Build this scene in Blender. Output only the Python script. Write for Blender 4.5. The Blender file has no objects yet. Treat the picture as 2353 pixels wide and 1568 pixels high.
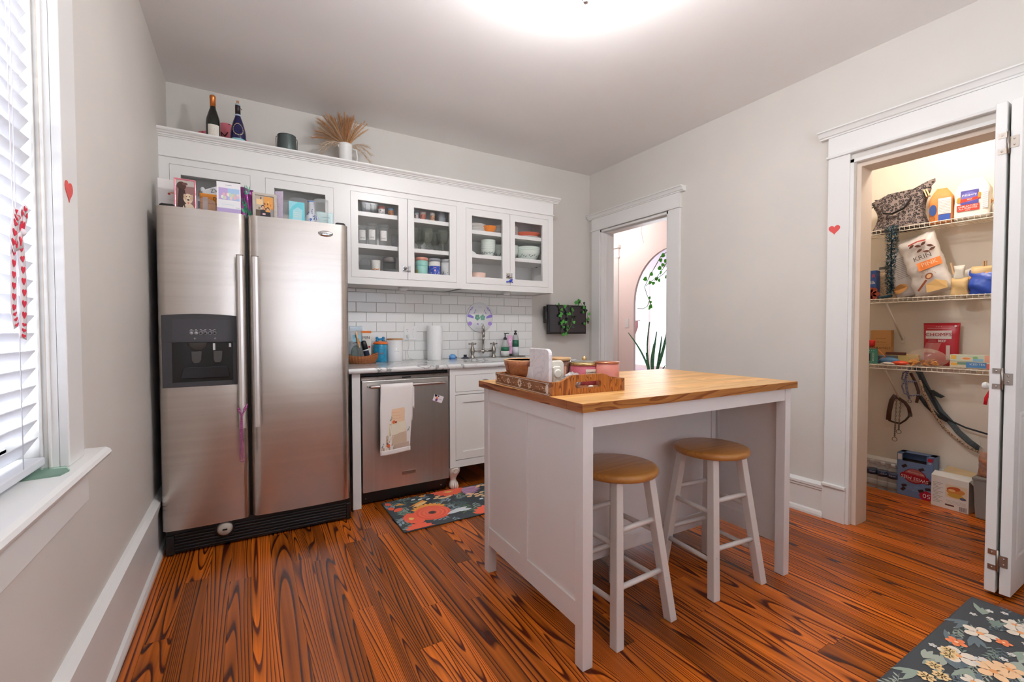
import bpy, math, random
from mathutils import Vector, Matrix
R_ = math.radians
random.seed(7)
SC = bpy.context.scene
COL = SC.collection
# ------------------------------------------------------------------ camera
cam_d = bpy.data.cameras.new('camera'); cam = bpy.data.objects.new('camera', cam_d); COL.objects.link(cam)
cam_d.sensor_width = 36.0; cam_d.lens = 36.0 * 1029.14 / 2353.0; cam_d.clip_start = 0.02
YAW, PITCH, ROLL = 0.5326, -0.0258, -0.0020
_f = Vector((math.sin(YAW) * math.cos(PITCH), math.cos(YAW) * math.cos(PITCH), math.sin(PITCH)))
_r = Vector((math.cos(YAW), -math.sin(YAW), 0)); _u = _r.cross(_f)
_c, _s = math.cos(ROLL), math.sin(ROLL)
_R, _U = _c * _r + _s * _u, -_s * _r + _c * _u
cam.matrix_world = Matrix(((_R.x, _U.x, -_f.x, 0.4234), (_R.y, _U.y, -_f.y, -3.5701), (_R.z, _U.z, -_f.z, 1.1536), (0, 0, 0, 1)))
SC.camera = cam
# ------------------------------------------------------------------ world, lights, exposure
wd = bpy.data.worlds.new('sky'); SC.world = wd; wd.use_nodes = True
bg = wd.node_tree.nodes['Background']; bg.inputs[0].default_value = (0.86, 0.90, 1.0, 1); bg.inputs[1].default_value = 1.7
def area(name, loc, direction, sx, sy, power, color=(1, 1, 1), spread=180):
    d = bpy.data.lights.new(name, 'AREA'); d.shape = 'RECTANGLE'; d.size = sx; d.size_y = sy; d.energy = power; d.color = color; d.spread = R_(spread)
    o = bpy.data.objects.new(name, d); COL.objects.link(o); o.location = loc
    o.rotation_euler = Vector(direction).to_track_quat('-Z', 'Y').to_euler(); return o
area('daylight_left_window', (-0.75, -2.45, 1.75), (1, 0.05, -0.1), 1.3, 1.7, 66, (0.93, 0.96, 1.0))
area('daylight_rear_window', (1.55, -5.15, 1.55), (0, 1, 0.0), 2.2, 1.7, 140, (0.95, 0.98, 1.0))
area('daylight_far_room', (7.9, 2.9, 1.5), (-1, -0.75, 0.0), 2.4, 2.0, 60, (0.95, 0.95, 1.0))
VS = SC.view_settings; VS.view_transform = 'Standard'; VS.look = 'None'; VS.gamma = 1.0; VS.use_curve_mapping = False; VS.exposure = 0.62
SC.cycles.use_denoising = True; SC.cycles.max_bounces = 8; SC.cycles.diffuse_bounces = 4; SC.cycles.glossy_bounces = 3
SC.cycles.transparent_max_bounces = 32; SC.cycles.transmission_bounces = 6; SC.cycles.sample_clamp_indirect = 6.0; SC.cycles.caustics_reflective = False; SC.cycles.caustics_refractive = False
# ------------------------------------------------------------------ materials
def s2l(c):
    return tuple(((v / 255) / 12.92 if v / 255 <= 0.04045 else ((v / 255 + 0.055) / 1.055) ** 2.4) for v in c)
class NT:
    def __init__(s, name):
        s.m = bpy.data.materials.new(name); s.m.use_nodes = True; s.t = s.m.node_tree; s.n = s.t.nodes; s.b = s.n['Principled BSDF']; s.out = s.n['Material Output']
    def add(s, typ, **k):
        n = s.n.new(typ)
        for a, v in k.items(): setattr(n, a, v)
        return n
    def link(s, a, b): s.t.links.new(a, b)
    def math(s, op, a, b=None, clamp=False):
        n = s.n.new('ShaderNodeMath'); n.operation = op; n.use_clamp = clamp
        for i, v in enumerate((a, b)):
            if v is None: continue
            if hasattr(v, 'is_output'): s.link(v, n.inputs[i])
            else: n.inputs[i].default_value = v
        return n.outputs[0]
    def ramp(s, fac, stops, interp='LINEAR'):
        n = s.n.new('ShaderNodeValToRGB'); cr = n.color_ramp; cr.interpolation = interp
        while len(cr.elements) < len(stops): cr.elements.new(0.5)
        for e, (p, c) in zip(cr.elements, stops): e.position = p; e.color = (*c, 1)
        s.link(fac, n.inputs[0]); return n.outputs[0]
    def mapped(s, src='Object', scale=(1, 1, 1), loc=(0, 0, 0), rot=(0, 0, 0)):
        if src == 'Position': o = s.n.new('ShaderNodeNewGeometry').outputs['Position']
        else: o = s.n.new('ShaderNodeTexCoord').outputs[src]
        mp = s.n.new('ShaderNodeMapping'); mp.inputs['Scale'].default_value = scale; mp.inputs['Location'].default_value = loc; mp.inputs['Rotation'].default_value = rot
        s.link(o, mp.inputs[0]); return mp.outputs[0]
    def noise(s, vec, scale=5, detail=2, rough=0.5, dist=0):
        n = s.n.new('ShaderNodeTexNoise'); n.inputs['Scale'].default_value = scale; n.inputs['Detail'].default_value = detail
        n.inputs['Roughness'].default_value = rough; n.inputs['Distortion'].default_value = dist
        if vec is not None: s.link(vec, n.inputs['Vector'])
        return n.outputs[0]
    def bump(s, h, strength=0.2, dist=0.01):
        n = s.n.new('ShaderNodeBump'); n.inputs['Strength'].default_value = strength; n.inputs['Distance'].default_value = dist
        s.link(h, n.inputs['Height']); s.link(n.outputs[0], s.b.inputs['Normal'])
    def mix(s, fac, a, b):
        n = s.n.new('ShaderNodeMix'); n.data_type = 'RGBA'
        for i, v in ((0, fac), (6, a), (7, b)):
            if hasattr(v, 'is_output'): s.link(v, n.inputs[i])
            else: n.inputs[i].default_value = v if i == 0 else (*v, 1)
        return n.outputs[2]
_mc = {}
def mat(rgb, rough=0.5, metal=0.0, name=None, spec=0.5, var=0.0, vscale=8, bump=0.0, bscale=60, coat=0, alpha=1, sheen=0):
    """plain paint, plastic, metal ...: sRGB colour with optional mottling and fine relief"""
    key = (tuple(rgb), rough, metal, spec, var, vscale, bump, bscale, coat, alpha, sheen)
    if key in _mc: return _mc[key]
    t = NT(name or 'paint_%02x%02x%02x' % tuple(int(v) for v in rgb)); c = s2l(rgb); b = t.b
    b.inputs['Base Color'].default_value = (*c, 1); b.inputs['Roughness'].default_value = rough; b.inputs['Metallic'].default_value = metal
    b.inputs['Specular IOR Level'].default_value = spec; b.inputs['Coat Weight'].default_value = coat; b.inputs['Alpha'].default_value = alpha
    if var:
        n = t.noise(t.mapped('Object'), vscale, 3)
        lo = tuple(v * (1 - var) for v in c); hi = tuple(min(1, v * (1 + var)) for v in c)
        t.link(t.ramp(n, [(0.3, lo), (0.7, hi)]), b.inputs['Base Color'])
    if bump: t.bump(t.noise(t.mapped('Object'), bscale, 3), bump, 0.004)
    _mc[key] = t.m; return t.m
def glass(rgb=(240, 245, 245), refl=0.12, tint=0.93, name='clear_glass', rough=0.02):
    """thin clear glass or film: mostly see-through, more surface shows at grazing angles"""
    key = ('g', tuple(rgb), refl, tint, rough)
    if key in _mc: return _mc[key]
    t = NT(name); tr = t.add('ShaderNodeBsdfTransparent'); b = t.b; c = s2l(rgb)
    b.inputs['Base Color'].default_value = (*c, 1); b.inputs['Roughness'].default_value = max(rough, 0.03); b.inputs['Specular IOR Level'].default_value = 0.9
    tr.inputs[0].default_value = (*((v * tint) ** 0.12 for v in c), 1)
    lw = t.add('ShaderNodeLayerWeight'); lw.inputs['Blend'].default_value = 0.35
    f = t.math('ADD', t.math('MULTIPLY', t.math('POWER', lw.outputs['Facing'], 2.0), 0.42), refl * 0.22)
    mx = t.add('ShaderNodeMixShader'); t.link(f, mx.inputs[0]); t.link(tr.outputs[0], mx.inputs[1]); t.link(b.outputs[0], mx.inputs[2])
    t.link(mx.outputs[0], t.out.inputs[0]); _mc[key] = t.m; return t.m
def emit(rgb, strength, name):
    t = NT(name); e = t.add('ShaderNodeEmission'); e.inputs[0].default_value = (*s2l(rgb), 1); e.inputs[1].default_value = strength
    t.link(e.outputs[0], t.out.inputs[0]); return t.m
def wood(name, light, dark, axis=0, ring=9.0, across=9.0, along=0.9, rough=0.35, contrast=1.0, bump=0.05, src='Object', seam=0, fine=0.25, coat=0.0, rnd=False, gdet=2.0, gdist=0.35):
    """grain as contour lines of a noise field stretched along the given axis"""
    t = NT(name); sc = [across] * 3; sc[axis] = along
    v = t.mapped(src, tuple(sc))
    if rnd:
        oi = t.add('ShaderNodeObjectInfo'); add = t.add('ShaderNodeVectorMath', operation='ADD'); cmb = t.add('ShaderNodeCombineXYZ')
        for i in range(3): t.link(t.math('MULTIPLY', oi.outputs['Random'], (37.0, 53.0, 91.0)[i]), cmb.inputs[i])
        t.link(v, add.inputs[0]); t.link(cmb.outputs[0], add.inputs[1]); v = add.outputs[0]
        ringv = t.math('MULTIPLY_ADD', t.math('FRACT', t.math('MULTIPLY', oi.outputs['Random'], 17.3)), ring)
        ringv.node.inputs[2].default_value = ring * 0.55
    else: ringv = ring
    n = t.noise(v, 1.0, gdet, 0.45, gdist)
    fr = t.math('FRACT', t.math('MULTIPLY', n, ringv))
    mid = tuple((a * 0.6 + b * 0.4) for a, b in zip(s2l(light), s2l(dark)))
    col = t.ramp(fr, [(0.0, s2l(light)), (0.38, tuple(a * 0.85 for a in s2l(light))), (0.66, mid), (0.80, s2l(dark)), (0.93, s2l(dark)), (1.0, s2l(light))])
    sc2 = [across * 14] * 3; sc2[axis] = along * 3
    fn = t.noise(t.mapped(src, tuple(sc2)), 1.0, 3.0)
    f2 = t.ramp(fn, [(0.35, (1 - fine,) * 3), (0.7, (1.0,) * 3)])
    mm = t.add('ShaderNodeMix', data_type='RGBA', blend_type='MULTIPLY'); mm.inputs[0].default_value = 1.0
    t.link(col, mm.inputs[6]); t.link(f2, mm.inputs[7]); outc = mm.outputs[2]
    if contrast != 1.0: outc = t.mix(1 - contrast, outc, tuple(a for a in s2l(light)))
    if rnd:
        hs = t.add('ShaderNodeHueSaturation')
        t.link(t.math('MULTIPLY_ADD', oi.outputs['Random'], 0.80), hs.inputs['Value']); hs.inputs['Value'].links[0].from_node.inputs[2].default_value = 0.50
        t.link(outc, hs.inputs['Color']); outc = hs.outputs[0]
    t.link(outc, t.b.inputs['Base Color']); t.b.inputs['Roughness'].default_value = rough; t.b.inputs['Specular IOR Level'].default_value = 0.32; t.b.inputs['Coat Weight'].default_value = coat; t.b.inputs['Coat Roughness'].default_value = 0.12
    if bump: t.bump(fr, bump, 0.002)
    return t.m
def steel(name, rgb=(200, 193, 186), rough=0.27, axis=0, aniso=0.0):
    """brushed stainless: even satin gloss over slightly wavy sheet metal"""
    t = NT(name); b = t.b; b.inputs['Base Color'].default_value = (*s2l(rgb), 1); b.inputs['Metallic'].default_value = 1; b.inputs['Roughness'].default_value = rough
    big = t.noise(t.mapped('Object', (1.0, 1.0, 3.2)), 1.0, 1.0); t.bump(big, 0.12, 0.012)
    n = t.noise(t.mapped('Object', (0.8, 0.8, 60.0) if axis == 0 else (60.0, 0.8, 0.8)), 1.0, 2); c = s2l(rgb)
    t.link(t.ramp(n, [(0.3, tuple(v * 0.96 for v in c)), (0.7, tuple(min(1, v * 1.03) for v in c))]), b.inputs['Base Color'])
    return t.m
def ink():
    """flat print: reads the colour that each printed shape carries"""
    t = NT('printed_ink'); a = t.add('ShaderNodeAttribute'); a.attribute_name = 'Col'; t.link(a.outputs['Color'], t.b.inputs['Base Color']); t.b.inputs['Roughness'].default_value = 0.55
    t.b.inputs['Specular IOR Level'].default_value = 0.3
    return t.m
INK = ink()
WHITE = mat((233, 232, 229), 0.38, name='white_trim_paint', bump=0.03, bscale=25)
CABW = mat((236, 235, 232), 0.33, name='white_cabinet_paint', bump=0.02, bscale=18)
WALLP = mat((217, 212, 205), 0.6, name='greige_wall_paint', var=0.025, vscale=2.2, bump=0.05, bscale=45)
CEILP = mat((238, 234, 232), 0.7, name='ceiling_paint', var=0.02, vscale=1.5, bump=0.03, bscale=30)
BLACKP = mat((22, 21, 23), 0.35, name='black_plastic')
CHROME = mat((205, 205, 205), 0.12, 1.0, name='chrome')
NICKEL = mat((168, 162, 154), 0.24, 1.0, name='brushed_nickel')
GLASS = glass()
PANE = glass((250, 251, 252), 0.05, 0.95, 'cabinet_glass')
# ------------------------------------------------------------------ mesh helpers
class MB:
    def __init__(s): s.v = []; s.f = []; s.sm = []
    def _add(s, vs, fs, smooth=False):
        o = len(s.v); s.v += [tuple(v) for v in vs]; s.f += [tuple(i + o for i in f) for f in fs]; s.sm += [smooth] * len(fs); return s
    def box(s, x0, x1, y0, y1, z0, z1):
        return s._add([(x0, y0, z0), (x1, y0, z0), (x1, y1, z0), (x0, y1, z0), (x0, y0, z1), (x1, y0, z1), (x1, y1, z1), (x0, y1, z1)],
                      [(0, 3, 2, 1), (4, 5, 6, 7), (0, 1, 5, 4), (1, 2, 6, 5), (2, 3, 7, 6), (3, 0, 4, 7)])
    def hexa(s, p):  # eight corners, bottom ring then top ring
        return s._add(p, [(0, 3, 2, 1), (4, 5, 6, 7), (0, 1, 5, 4), (1, 2, 6, 5), (2, 3, 7, 6), (3, 0, 4, 7)])
    def lathe(s, prof, c=(0, 0, 0), seg=24, axis='z', a0=0.0, a1=2 * math.pi, smooth=True, sx=1.0, sy=1.0):
        full = abs(a1 - a0 - 2 * math.pi) < 1e-6; n = seg if full else seg + 1; vs = []
        for r, h in prof:
            for k in range(n):
                a = a0 + (a1 - a0) * k / seg; p = (r * math.cos(a) * sx, r * math.sin(a) * sy, h)
                if axis == 'x': p = (p[2], p[0], p[1])
                elif axis == 'y': p = (p[0], -p[2], p[1])
                vs.append((p[0] + c[0], p[1] + c[1], p[2] + c[2]))
        fs = []
        for i in range(len(prof) - 1):
            for k in range(seg if full else n - 1):
                k2 = (k + 1) % n; fs.append((i * n + k, i * n + k2, (i + 1) * n + k2, (i + 1) * n + k))
        s._add(vs, fs, smooth)
        if full:
            o = len(s.v) - len(vs)
            for i, rev in ((0, True), (len(prof) - 1, False)):
                if prof[i][0] > 1e-6 and not (len(prof) > 2 and prof[0] == prof[-1]):
                    ring = [o + i * n + k for k in range(n)]; s.f.append(tuple(reversed(ring) if rev else ring)); s.sm.append(False)
        return s
    def cyl(s, c, r, h, axis='z', seg=20, r2=None):
        return s.lathe([(r, 0), (r if r2 is None else r2, h)], c, seg, axis)
    def tube(s, pts, r, seg=8, closed=False, flat=1.0, up=None):
        pts = [Vector(p) for p in pts]; n = len(pts); vs = []; fs = []
        rr = r if isinstance(r, (list, tuple)) else [r] * n; N = None
        for i, p in enumerate(pts):
            a = pts[(i - 1) % n] if (closed or i > 0) else p; b = pts[(i + 1) % n] if (closed or i < n - 1) else p
            T = (b - a).normalized() if (b - a).length > 1e-9 else Vector((0, 0, 1))
            if N is None:
                ref = Vector(up) if up else (Vector((0, 0, 1)) if abs(T.z) < 0.9 else Vector((1, 0, 0))); N = (ref - ref.dot(T) * T).normalized()
            else:
                N = N - N.dot(T) * T
                N = N.normalized() if N.length > 1e-6 else Vector((1, 0, 0))
            B = T.cross(N)
            for k in range(seg):
                a_ = 2 * math.pi * k / seg; vs.append(p + N * (math.cos(a_) * rr[i] * flat) + B * (math.sin(a_) * rr[i]))
        for i in range(n if closed else n - 1):
            for k in range(seg):
                j = (i + 1) % n; k2 = (k + 1) % seg; fs.append((i * seg + k, i * seg + k2, j * seg + k2, j * seg + k))
        if not closed: fs += [tuple(reversed(range(seg))), tuple(range((n - 1) * seg, n * seg))]
        return s._add(vs, fs, True)
    def prism(s, poly, axis, a0, a1, smooth=False):
        """poly: 2-D outline; axis x: (y,z); y: (x,z); z: (x,y)"""
        def P(u, w, a): return (a, u, w) if axis == 'x' else (u, a, w) if axis == 'y' else (u, w, a)
        n = len(poly); vs = [P(u, w, a0) for u, w in poly] + [P(u, w, a1) for u, w in poly]
        fs = [tuple(range(n)), tuple(reversed(range(n, 2 * n)))] + [(i, i + n, (i + 1) % n + n, (i + 1) % n) for i in range(n)]
        return s._add(vs, fs, smooth)
    def ball(s, c, r, seg=12, rings=8, sc=(1, 1, 1)):
        prof = [(max(1e-5, math.sin(math.pi * i / rings)), -math.cos(math.pi * i / rings)) for i in range(rings + 1)]
        o = len(s.v); s.lathe(prof, (0, 0, 0), seg)
        for i in range(o, len(s.v)):
            v = s.v[i]; s.v[i] = (c[0] + v[0] * r * sc[0], c[1] + v[1] * r * sc[1], c[2] + v[2] * r * sc[2])
        return s
    def grid(s, fn, nu, nv, closed_u=False, smooth=True):
        vs = [fn(i / nu, j / nv) for j in range(nv + 1) for i in range(nu + (0 if closed_u else 1))]; w = nu + (0 if closed_u else 1)
        fs = [(j * w + i, j * w + (i + 1) % w, (j + 1) * w + (i + 1) % w, (j + 1) * w + i) for j in range(nv) for i in range(nu)]
        return s._add(vs, fs, smooth)
    def xf(s, m, start=0):
        for i in range(start, len(s.v)): s.v[i] = tuple(m @ Vector(s.v[i]))
        return s
    def mesh(s, name, material):
        me = bpy.data.meshes.new(name); me.from_pydata(s.v, [], s.f)
        me.polygons.foreach_set('use_smooth', s.sm); me.materials.append(material)
        import bmesh
        bm = bmesh.new(); bm.from_mesh(me); bmesh.ops.recalc_face_normals(bm, faces=bm.faces); bm.to_mesh(me); bm.free(); me.update(); return me
    def build(s, name, material, parent=None, loc=(0, 0, 0), rz=0.0, bevel=0.0, solid=0.0, sub=0):
        o = bpy.data.objects.new(name, s.mesh(name, material)); COL.objects.link(o); o.location = loc; o.rotation_euler = (0, 0, rz)
        if parent: o.parent = parent
        if solid: md = o.modifiers.new('s', 'SOLIDIFY'); md.thickness = solid; md.offset = 0
        if bevel: md = o.modifiers.new('b', 'BEVEL'); md.width = bevel; md.segments = 2; md.limit_method = 'ANGLE'; md.angle_limit = R_(50)
        if sub: md = o.modifiers.new('u', 'SUBSURF'); md.levels = sub; md.render_levels = sub
        return o
def B(name, m, x0, x1, y0, y1, z0, z1, parent=None, bevel=0.0):
    return MB().box(x0, x1, y0, y1, z0, z1).build(name, m, parent, bevel=bevel)
def tag(o, label, cat, group=None, kind=None):
    o['label'] = label; o['category'] = cat
    if group: o['group'] = group
    if kind: o['kind'] = kind
    return o
def struct(o): o['kind'] = 'structure'; return o
def thing(name, label, cat, loc=(0, 0, 0), rz=0.0, group=None):
    o = bpy.data.objects.new(name, None); COL.objects.link(o); o.location = loc; o.rotation_euler = (0, 0, rz); o.empty_display_size = 0.05
    return tag(o, label, cat, group)
def copy_tree(o, parent=None, loc=None, rz=None, label=None):
    c = o.copy(); COL.objects.link(c); c.parent = parent
    if loc is not None: c.location = loc
    if rz is not None: c.rotation_euler = (0, 0, rz)
    if label: c['label'] = label
    for ch in list(o.children): copy_tree(ch, c)
    return c
class Print:
    """flat print: coloured 2-D shapes laid on a surface map fn(u,v,h)->point"""
    def __init__(s, fn, eps=2e-5, base=3e-4): s.fn = fn; s.eps = eps; s.k = 0; s.base = base; s.v = []; s.f = []; s.c = []
    def poly(s, pts, rgb):
        h = s.base + s.k * s.eps; s.k += 1; o = len(s.v)
        s.v += [tuple(s.fn(u, v, h)) for u, v in pts]; s.f.append(tuple(range(o, o + len(pts)))); s.c.append(s2l(rgb)); return s
    def rect(s, u0, u1, v0, v1, rgb, n=1):
        for i in range(n):
            a, b = u0 + (u1 - u0) * i / n, u0 + (u1 - u0) * (i + 1) / n; s.poly([(a, v0), (b, v0), (b, v1), (a, v1)], rgb)
            if i < n - 1: s.k -= 1
        return s
    def ell(s, u, v, ru, rv=None, rgb=(0, 0, 0), ang=0.0, n=16):
        rv = ru if rv is None else rv; ca, sa = math.cos(ang), math.sin(ang); P = []
        for k in range(n):
            a = 2 * math.pi * k / n; x, y = ru * math.cos(a), rv * math.sin(a); P.append((u + ca * x - sa * y, v + sa * x + ca * y))
        return s.poly(P, rgb)
    def leaf(s, u, v, L, w, ang, rgb):
        ca, sa = math.cos(ang), math.sin(ang)
        return s.poly([(u + ca * x - sa * y, v + sa * x + ca * y) for x, y in ((0, 0), (L * .3, w * .42), (L * .6, w * .5), (L * .85, w * .25), (L, 0), (L * .85, -w * .25), (L * .6, -w * .5), (L * .3, -w * .42))], rgb)
    def line(s, pts, w, rgb):
        for (a, b), (c, d) in zip(pts[:-1], pts[1:]):
            L = math.hypot(c - a, d - b) or 1e-9; nx, ny = -(d - b) / L * w / 2, (c - a) / L * w / 2
            s.poly([(a - nx, b - ny), (c - nx, d - ny), (c + nx, d + ny), (a + nx, b + ny)], rgb); s.k -= 1
        s.k += 1; return s
    def flower(s, u, v, r, rgb, n=5, ctr=None, ang=0.0, w=0.8, cr=0.25, sq=1.0):
        for k in range(n):
            a = ang + 2 * math.pi * k / n; s.ell(u + math.cos(a) * r * .58, v + math.sin(a) * r * .58 * sq, r * .45, r * .45 * w, rgb, math.atan2(math.sin(a) * sq, math.cos(a))); s.k -= 1
        s.k += 1
        if ctr: s.ell(u, v, r * cr, r * cr * sq, ctr)
        return s
    def heart(s, u, v, w, rgb, ang=0.0):
        P = []
        for k in range(20):
            a = 2 * math.pi * k / 20; x = 16 * math.sin(a) ** 3; y = 13 * math.cos(a) - 5 * math.cos(2 * a) - 2 * math.cos(3 * a) - math.cos(4 * a)
            x, y = x * w / 34, y * w / 34; P.append((u + math.cos(ang) * x - math.sin(ang) * y, v + math.sin(ang) * x + math.cos(ang) * y))
        return s.poly(P, rgb)
    def build(s, name, parent=None, loc=(0, 0, 0), rz=0.0):
        me = bpy.data.meshes.new(name); me.from_pydata(s.v, [], s.f); ca = me.color_attributes.new('Col', 'FLOAT_COLOR', 'CORNER'); data = []
        for f, c in zip(s.f, s.c): data += list((*c, 1.0)) * len(f)
        ca.data.foreach_set('color', data); me.materials.append(INK); me.update()
        o = bpy.data.objects.new(name, me); COL.objects.link(o); o.location = loc; o.rotation_euler = (0, 0, rz); o.parent = parent; return o
def plane_map(o, U, V):
    o, U, V = Vector(o), Vector(U), Vector(V); N = U.cross(V).normalized(); return lambda u, v, h: o + U * u + V * v + N * h
def cyl_map(c, r, z0, a0, sgn=1.0):
    """u runs along the arc in metres from angle a0, v up"""
    return lambda u, v, h: (c[0] + (r + h) * math.cos(a0 + sgn * u / r), c[1] + (r + h) * math.sin(a0 + sgn * u / r), z0 + v)
TEXTS = []
def text(s, size, m, parent, o, U, V, align='CENTER', name='lettering', extr=0.0002, lift=0.0006, sx=1.0):
    """lettering as thin raised shapes at o, running along U with V upwards"""
    cu = bpy.data.curves.new(name, 'FONT'); cu.body = s; cu.size = size; cu.align_x = align; cu.align_y = 'CENTER'; cu.extrude = extr; cu.resolution_u = 2
    cu.materials.append(m); ob = bpy.data.objects.new(name, cu); COL.objects.link(ob)
    U, V = Vector(U).normalized(), Vector(V).normalized(); N = U.cross(V); p = Vector(o) + N * lift
    ob.parent = parent; ob.matrix_local = Matrix(((U.x * sx, V.x, N.x, p.x), (U.y * sx, V.y, N.y, p.y), (U.z * sx, V.z, N.z, p.z), (0, 0, 0, 1))); TEXTS.append(ob); return ob
W, H = 3.452, 2.72
# ================================================================== THE SETTING
FLOORW = wood('heart_pine_floor', (218, 112, 29), (88, 31, 11), axis=1, ring=46, across=6.0, along=0.24, rough=0.27, bump=0.03, src='Position', fine=0.35, coat=0.0, rnd=True, gdet=1.2, gdist=0.12)
PINK = mat((246, 232, 228), 0.65, name='pale_pink_wall_paint', var=0.02, vscale=2, bump=0.03, bscale=40)
PANTRYP = mat((236, 224, 208), 0.6, name='cream_pantry_paint', var=0.02, vscale=2, bump=0.04, bscale=40)
floor = struct(MB().box(-0.14, W, -4.54, 0.0, -0.08, -0.015).box(W, 4.60, -3.64, -1.56, -0.08, -0.015).build('floor', mat((40, 16, 8), 0.6, name='dark_floor_gap')))
floor['label'] = 'glossy red-orange heart pine plank floor'
pu = MB().box(0, 1, 0, 1, 0, 1).mesh('plank', FLOORW)
PW = 0.0868; rnd = random.Random(3); k = 0
def plank(x0, x1, y0, y1):
    o = bpy.data.objects.new('plank', pu); COL.objects.link(o); o.parent = floor
    dz = rnd.uniform(-0.0004, 0.0004); o.location = (x0 + 0.0005, y0 + 0.0005, -0.015); o.scale = (x1 - x0 - 0.001, y1 - y0 - 0.001, 0.015 + dz)
x = -0.012
while x < 4.45:
    x1 = x + PW
    ya, yb = (-4.4, 0.0) if x1 < W + 0.05 else (-3.5, -1.7)
    y = yb - rnd.uniform(0.35, 1.5); top = yb
    while True:
        lo = max(y, ya)
        plank(max(x, 0.0), min(x1, 4.45), lo, top); top = lo
        if lo <= ya: break
        y = lo - rnd.uniform(0.7, 2.0)
        if y < ya + 0.3: y = ya
    x = x1
struct(B('floor_hall', wood('hall_floor_boards', (190, 100, 40), (80, 30, 12), axis=1, src='Position'), W, 7.6, 0.14, 4.3, -0.08, 0.0))
struct(MB().box(W, 7.6, -1.56, 0.14, -0.08, 0.0).box(4.62, 7.6, -2.6, -1.56, -0.08, 0.0).build('floor_far_room', mat((205, 190, 180), 0.5, name='pale_floor')))
struct(B('ceiling', CEILP, -0.14, W + 0.14, -4.54, 0.14, H, H + 0.1))
wb = struct(B('wall_back', WALLP, -0.14, W + 0.14, 0.0, 0.14, 0.0, H)); wb['label'] = 'greige kitchen wall with white subway tile backsplash'
wl = MB(); WY0, WY1, WZ0, WZ1 = -2.95, -1.99, 0.80, 2.40
wl.box(-0.14, 0, WY1 + 0.02, 0.0, 0, H).box(-0.14, 0, -4.54, WY0 - 0.02, 0, H).box(-0.14, 0, WY0 - 0.02, WY1 + 0.02, 0, WZ0 - 0.03).box(-0.14, 0, WY0 - 0.02, WY1 + 0.02, WZ1, H)
struct(wl.build('wall_left', WALLP))
D1A, D1B, PA, PB, DH = -0.174, -1.010, -2.355, -3.090, 2.130
wr = MB(); wr.box(W, W + 0.14, D1A, 0.0, 0, H).box(W, W + 0.14, PA + 0.043, D1B, 0, H).box(W, W + 0.14, -4.54, PB, 0, H).box(W, W + 0.14, D1B, D1A, DH, H).box(W, W + 0.14, PB, PA + 0.043, DH, H)
struct(wr.build('wall_right', WALLP))
FX0, FX1, FZ0, FZ1 = 0.55, 2.75, 0.80, 2.30
wf = MB(); wf.box(0, FX0, -4.54, -4.4, 0, H).box(FX1, W, -4.54, -4.4, 0, H).box(FX0, FX1, -4.54, -4.4, 0, FZ0).box(FX0, FX1, -4.54, -4.4, FZ1, H)
struct(wf.build('wall_front', WALLP))
# pantry closet shell
struct(B('wall_pantry_back', PANTRYP, 4.45, 4.60, -3.64, -1.56, 0, 2.6)); struct(B('wall_pantry_side', PANTRYP, W + 0.14, 4.45, -1.70, -1.56, 0, 2.6))
struct(B('wall_pantry_end', PANTRYP, W + 0.14, 4.45, -3.64, -3.50, 0, 2.6)); struct(B('ceiling_pantry', PANTRYP, W + 0.14, 4.60, -3.64, -1.56, 2.5, 2.6))
d = bpy.data.lights.new('pantry_bulb', 'POINT'); d.energy = 10; d.color = (1.0, 0.93, 0.85); d.shadow_soft_size = 0.06
o = bpy.data.objects.new('pantry_bulb', d); COL.objects.link(o); o.location = (3.88, -2.55, 2.40)
d = bpy.data.lights.new('hall_fill_light', 'POINT'); d.energy = 12; d.color = (1.0, 0.95, 0.93); d.shadow_soft_size = 0.12  # unseen fill lamp, added to brighten the dark hall
o = bpy.data.objects.new('hall_fill_light', d); COL.objects.link(o); o.location = (4.1, 0.9, 2.5)
# hall and far room seen through the doorway
arch = [(-1.56, 0), (-0.60, 0), (-0.60, 1.50)] + [(0.05 - 0.65 * math.cos(math.pi * i / 24), 1.50 + 0.65 * math.sin(math.pi * i / 24)) for i in range(1, 24)] + [(0.70, 1.50), (0.70, 0), (2.30, 0), (2.30, H), (-1.56, H)]
struct(MB().prism(arch, 'x', 4.80, 4.835).build('wall_hall_arch', PINK))
struct(B('wall_hall_end', PINK, W, 4.80, 2.30, 2.44, 0, H)); struct(B('wall_hall_side', PINK, W, W + 0.14, 0.14, 2.30, 0, H)); struct(B('ceiling_hall', CEILP, W, 4.95, 0.14, 2.44, H, H + 0.1))
struct(B('wall_hall_near', PINK, W + 0.14, 4.80, -1.56, -1.46, 0, H)); struct(B('ceiling_hall_near', CEILP, W + 0.14, 4.95, -1.56, 0.14, H, H + 0.1))
FARP = mat((232, 230, 238), 0.6, name='far_room_paint')
struct(MB().box(7.5, 7.6, -2.6, 1.7, 0, H).box(7.5, 7.6, 4.1, 4.3, 0, H).box(7.5, 7.6, 1.7, 4.1, 2.42, H).box(7.5, 7.6, 1.7, 4.1, 0, 0.35).build('wall_far_room', FARP))
struct(B('wall_far_side', FARP, 4.95, 7.5, 4.2, 4.3, 0, H)); struct(B('wall_far_near', FARP, 4.95, 7.5, -2.6, -2.5, 0, H)); struct(B('ceiling_far_room', FARP, 4.95, 7.6, -2.6, 4.3, H, H + 0.1))
w3 = struct(MB().box(7.50, 7.56, 1.70, 1.76, 0.35, 2.42).box(7.50, 7.56, 4.04, 4.10, 0.35, 2.42).box(7.50, 7.56, 1.76, 4.04, 0.35, 0.41).box(7.50, 7.56, 1.76, 4.04, 2.36, 2.42).box(7.50, 7.56, 2.87, 2.93, 0.41, 2.36).build('window_3', WHITE))
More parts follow.
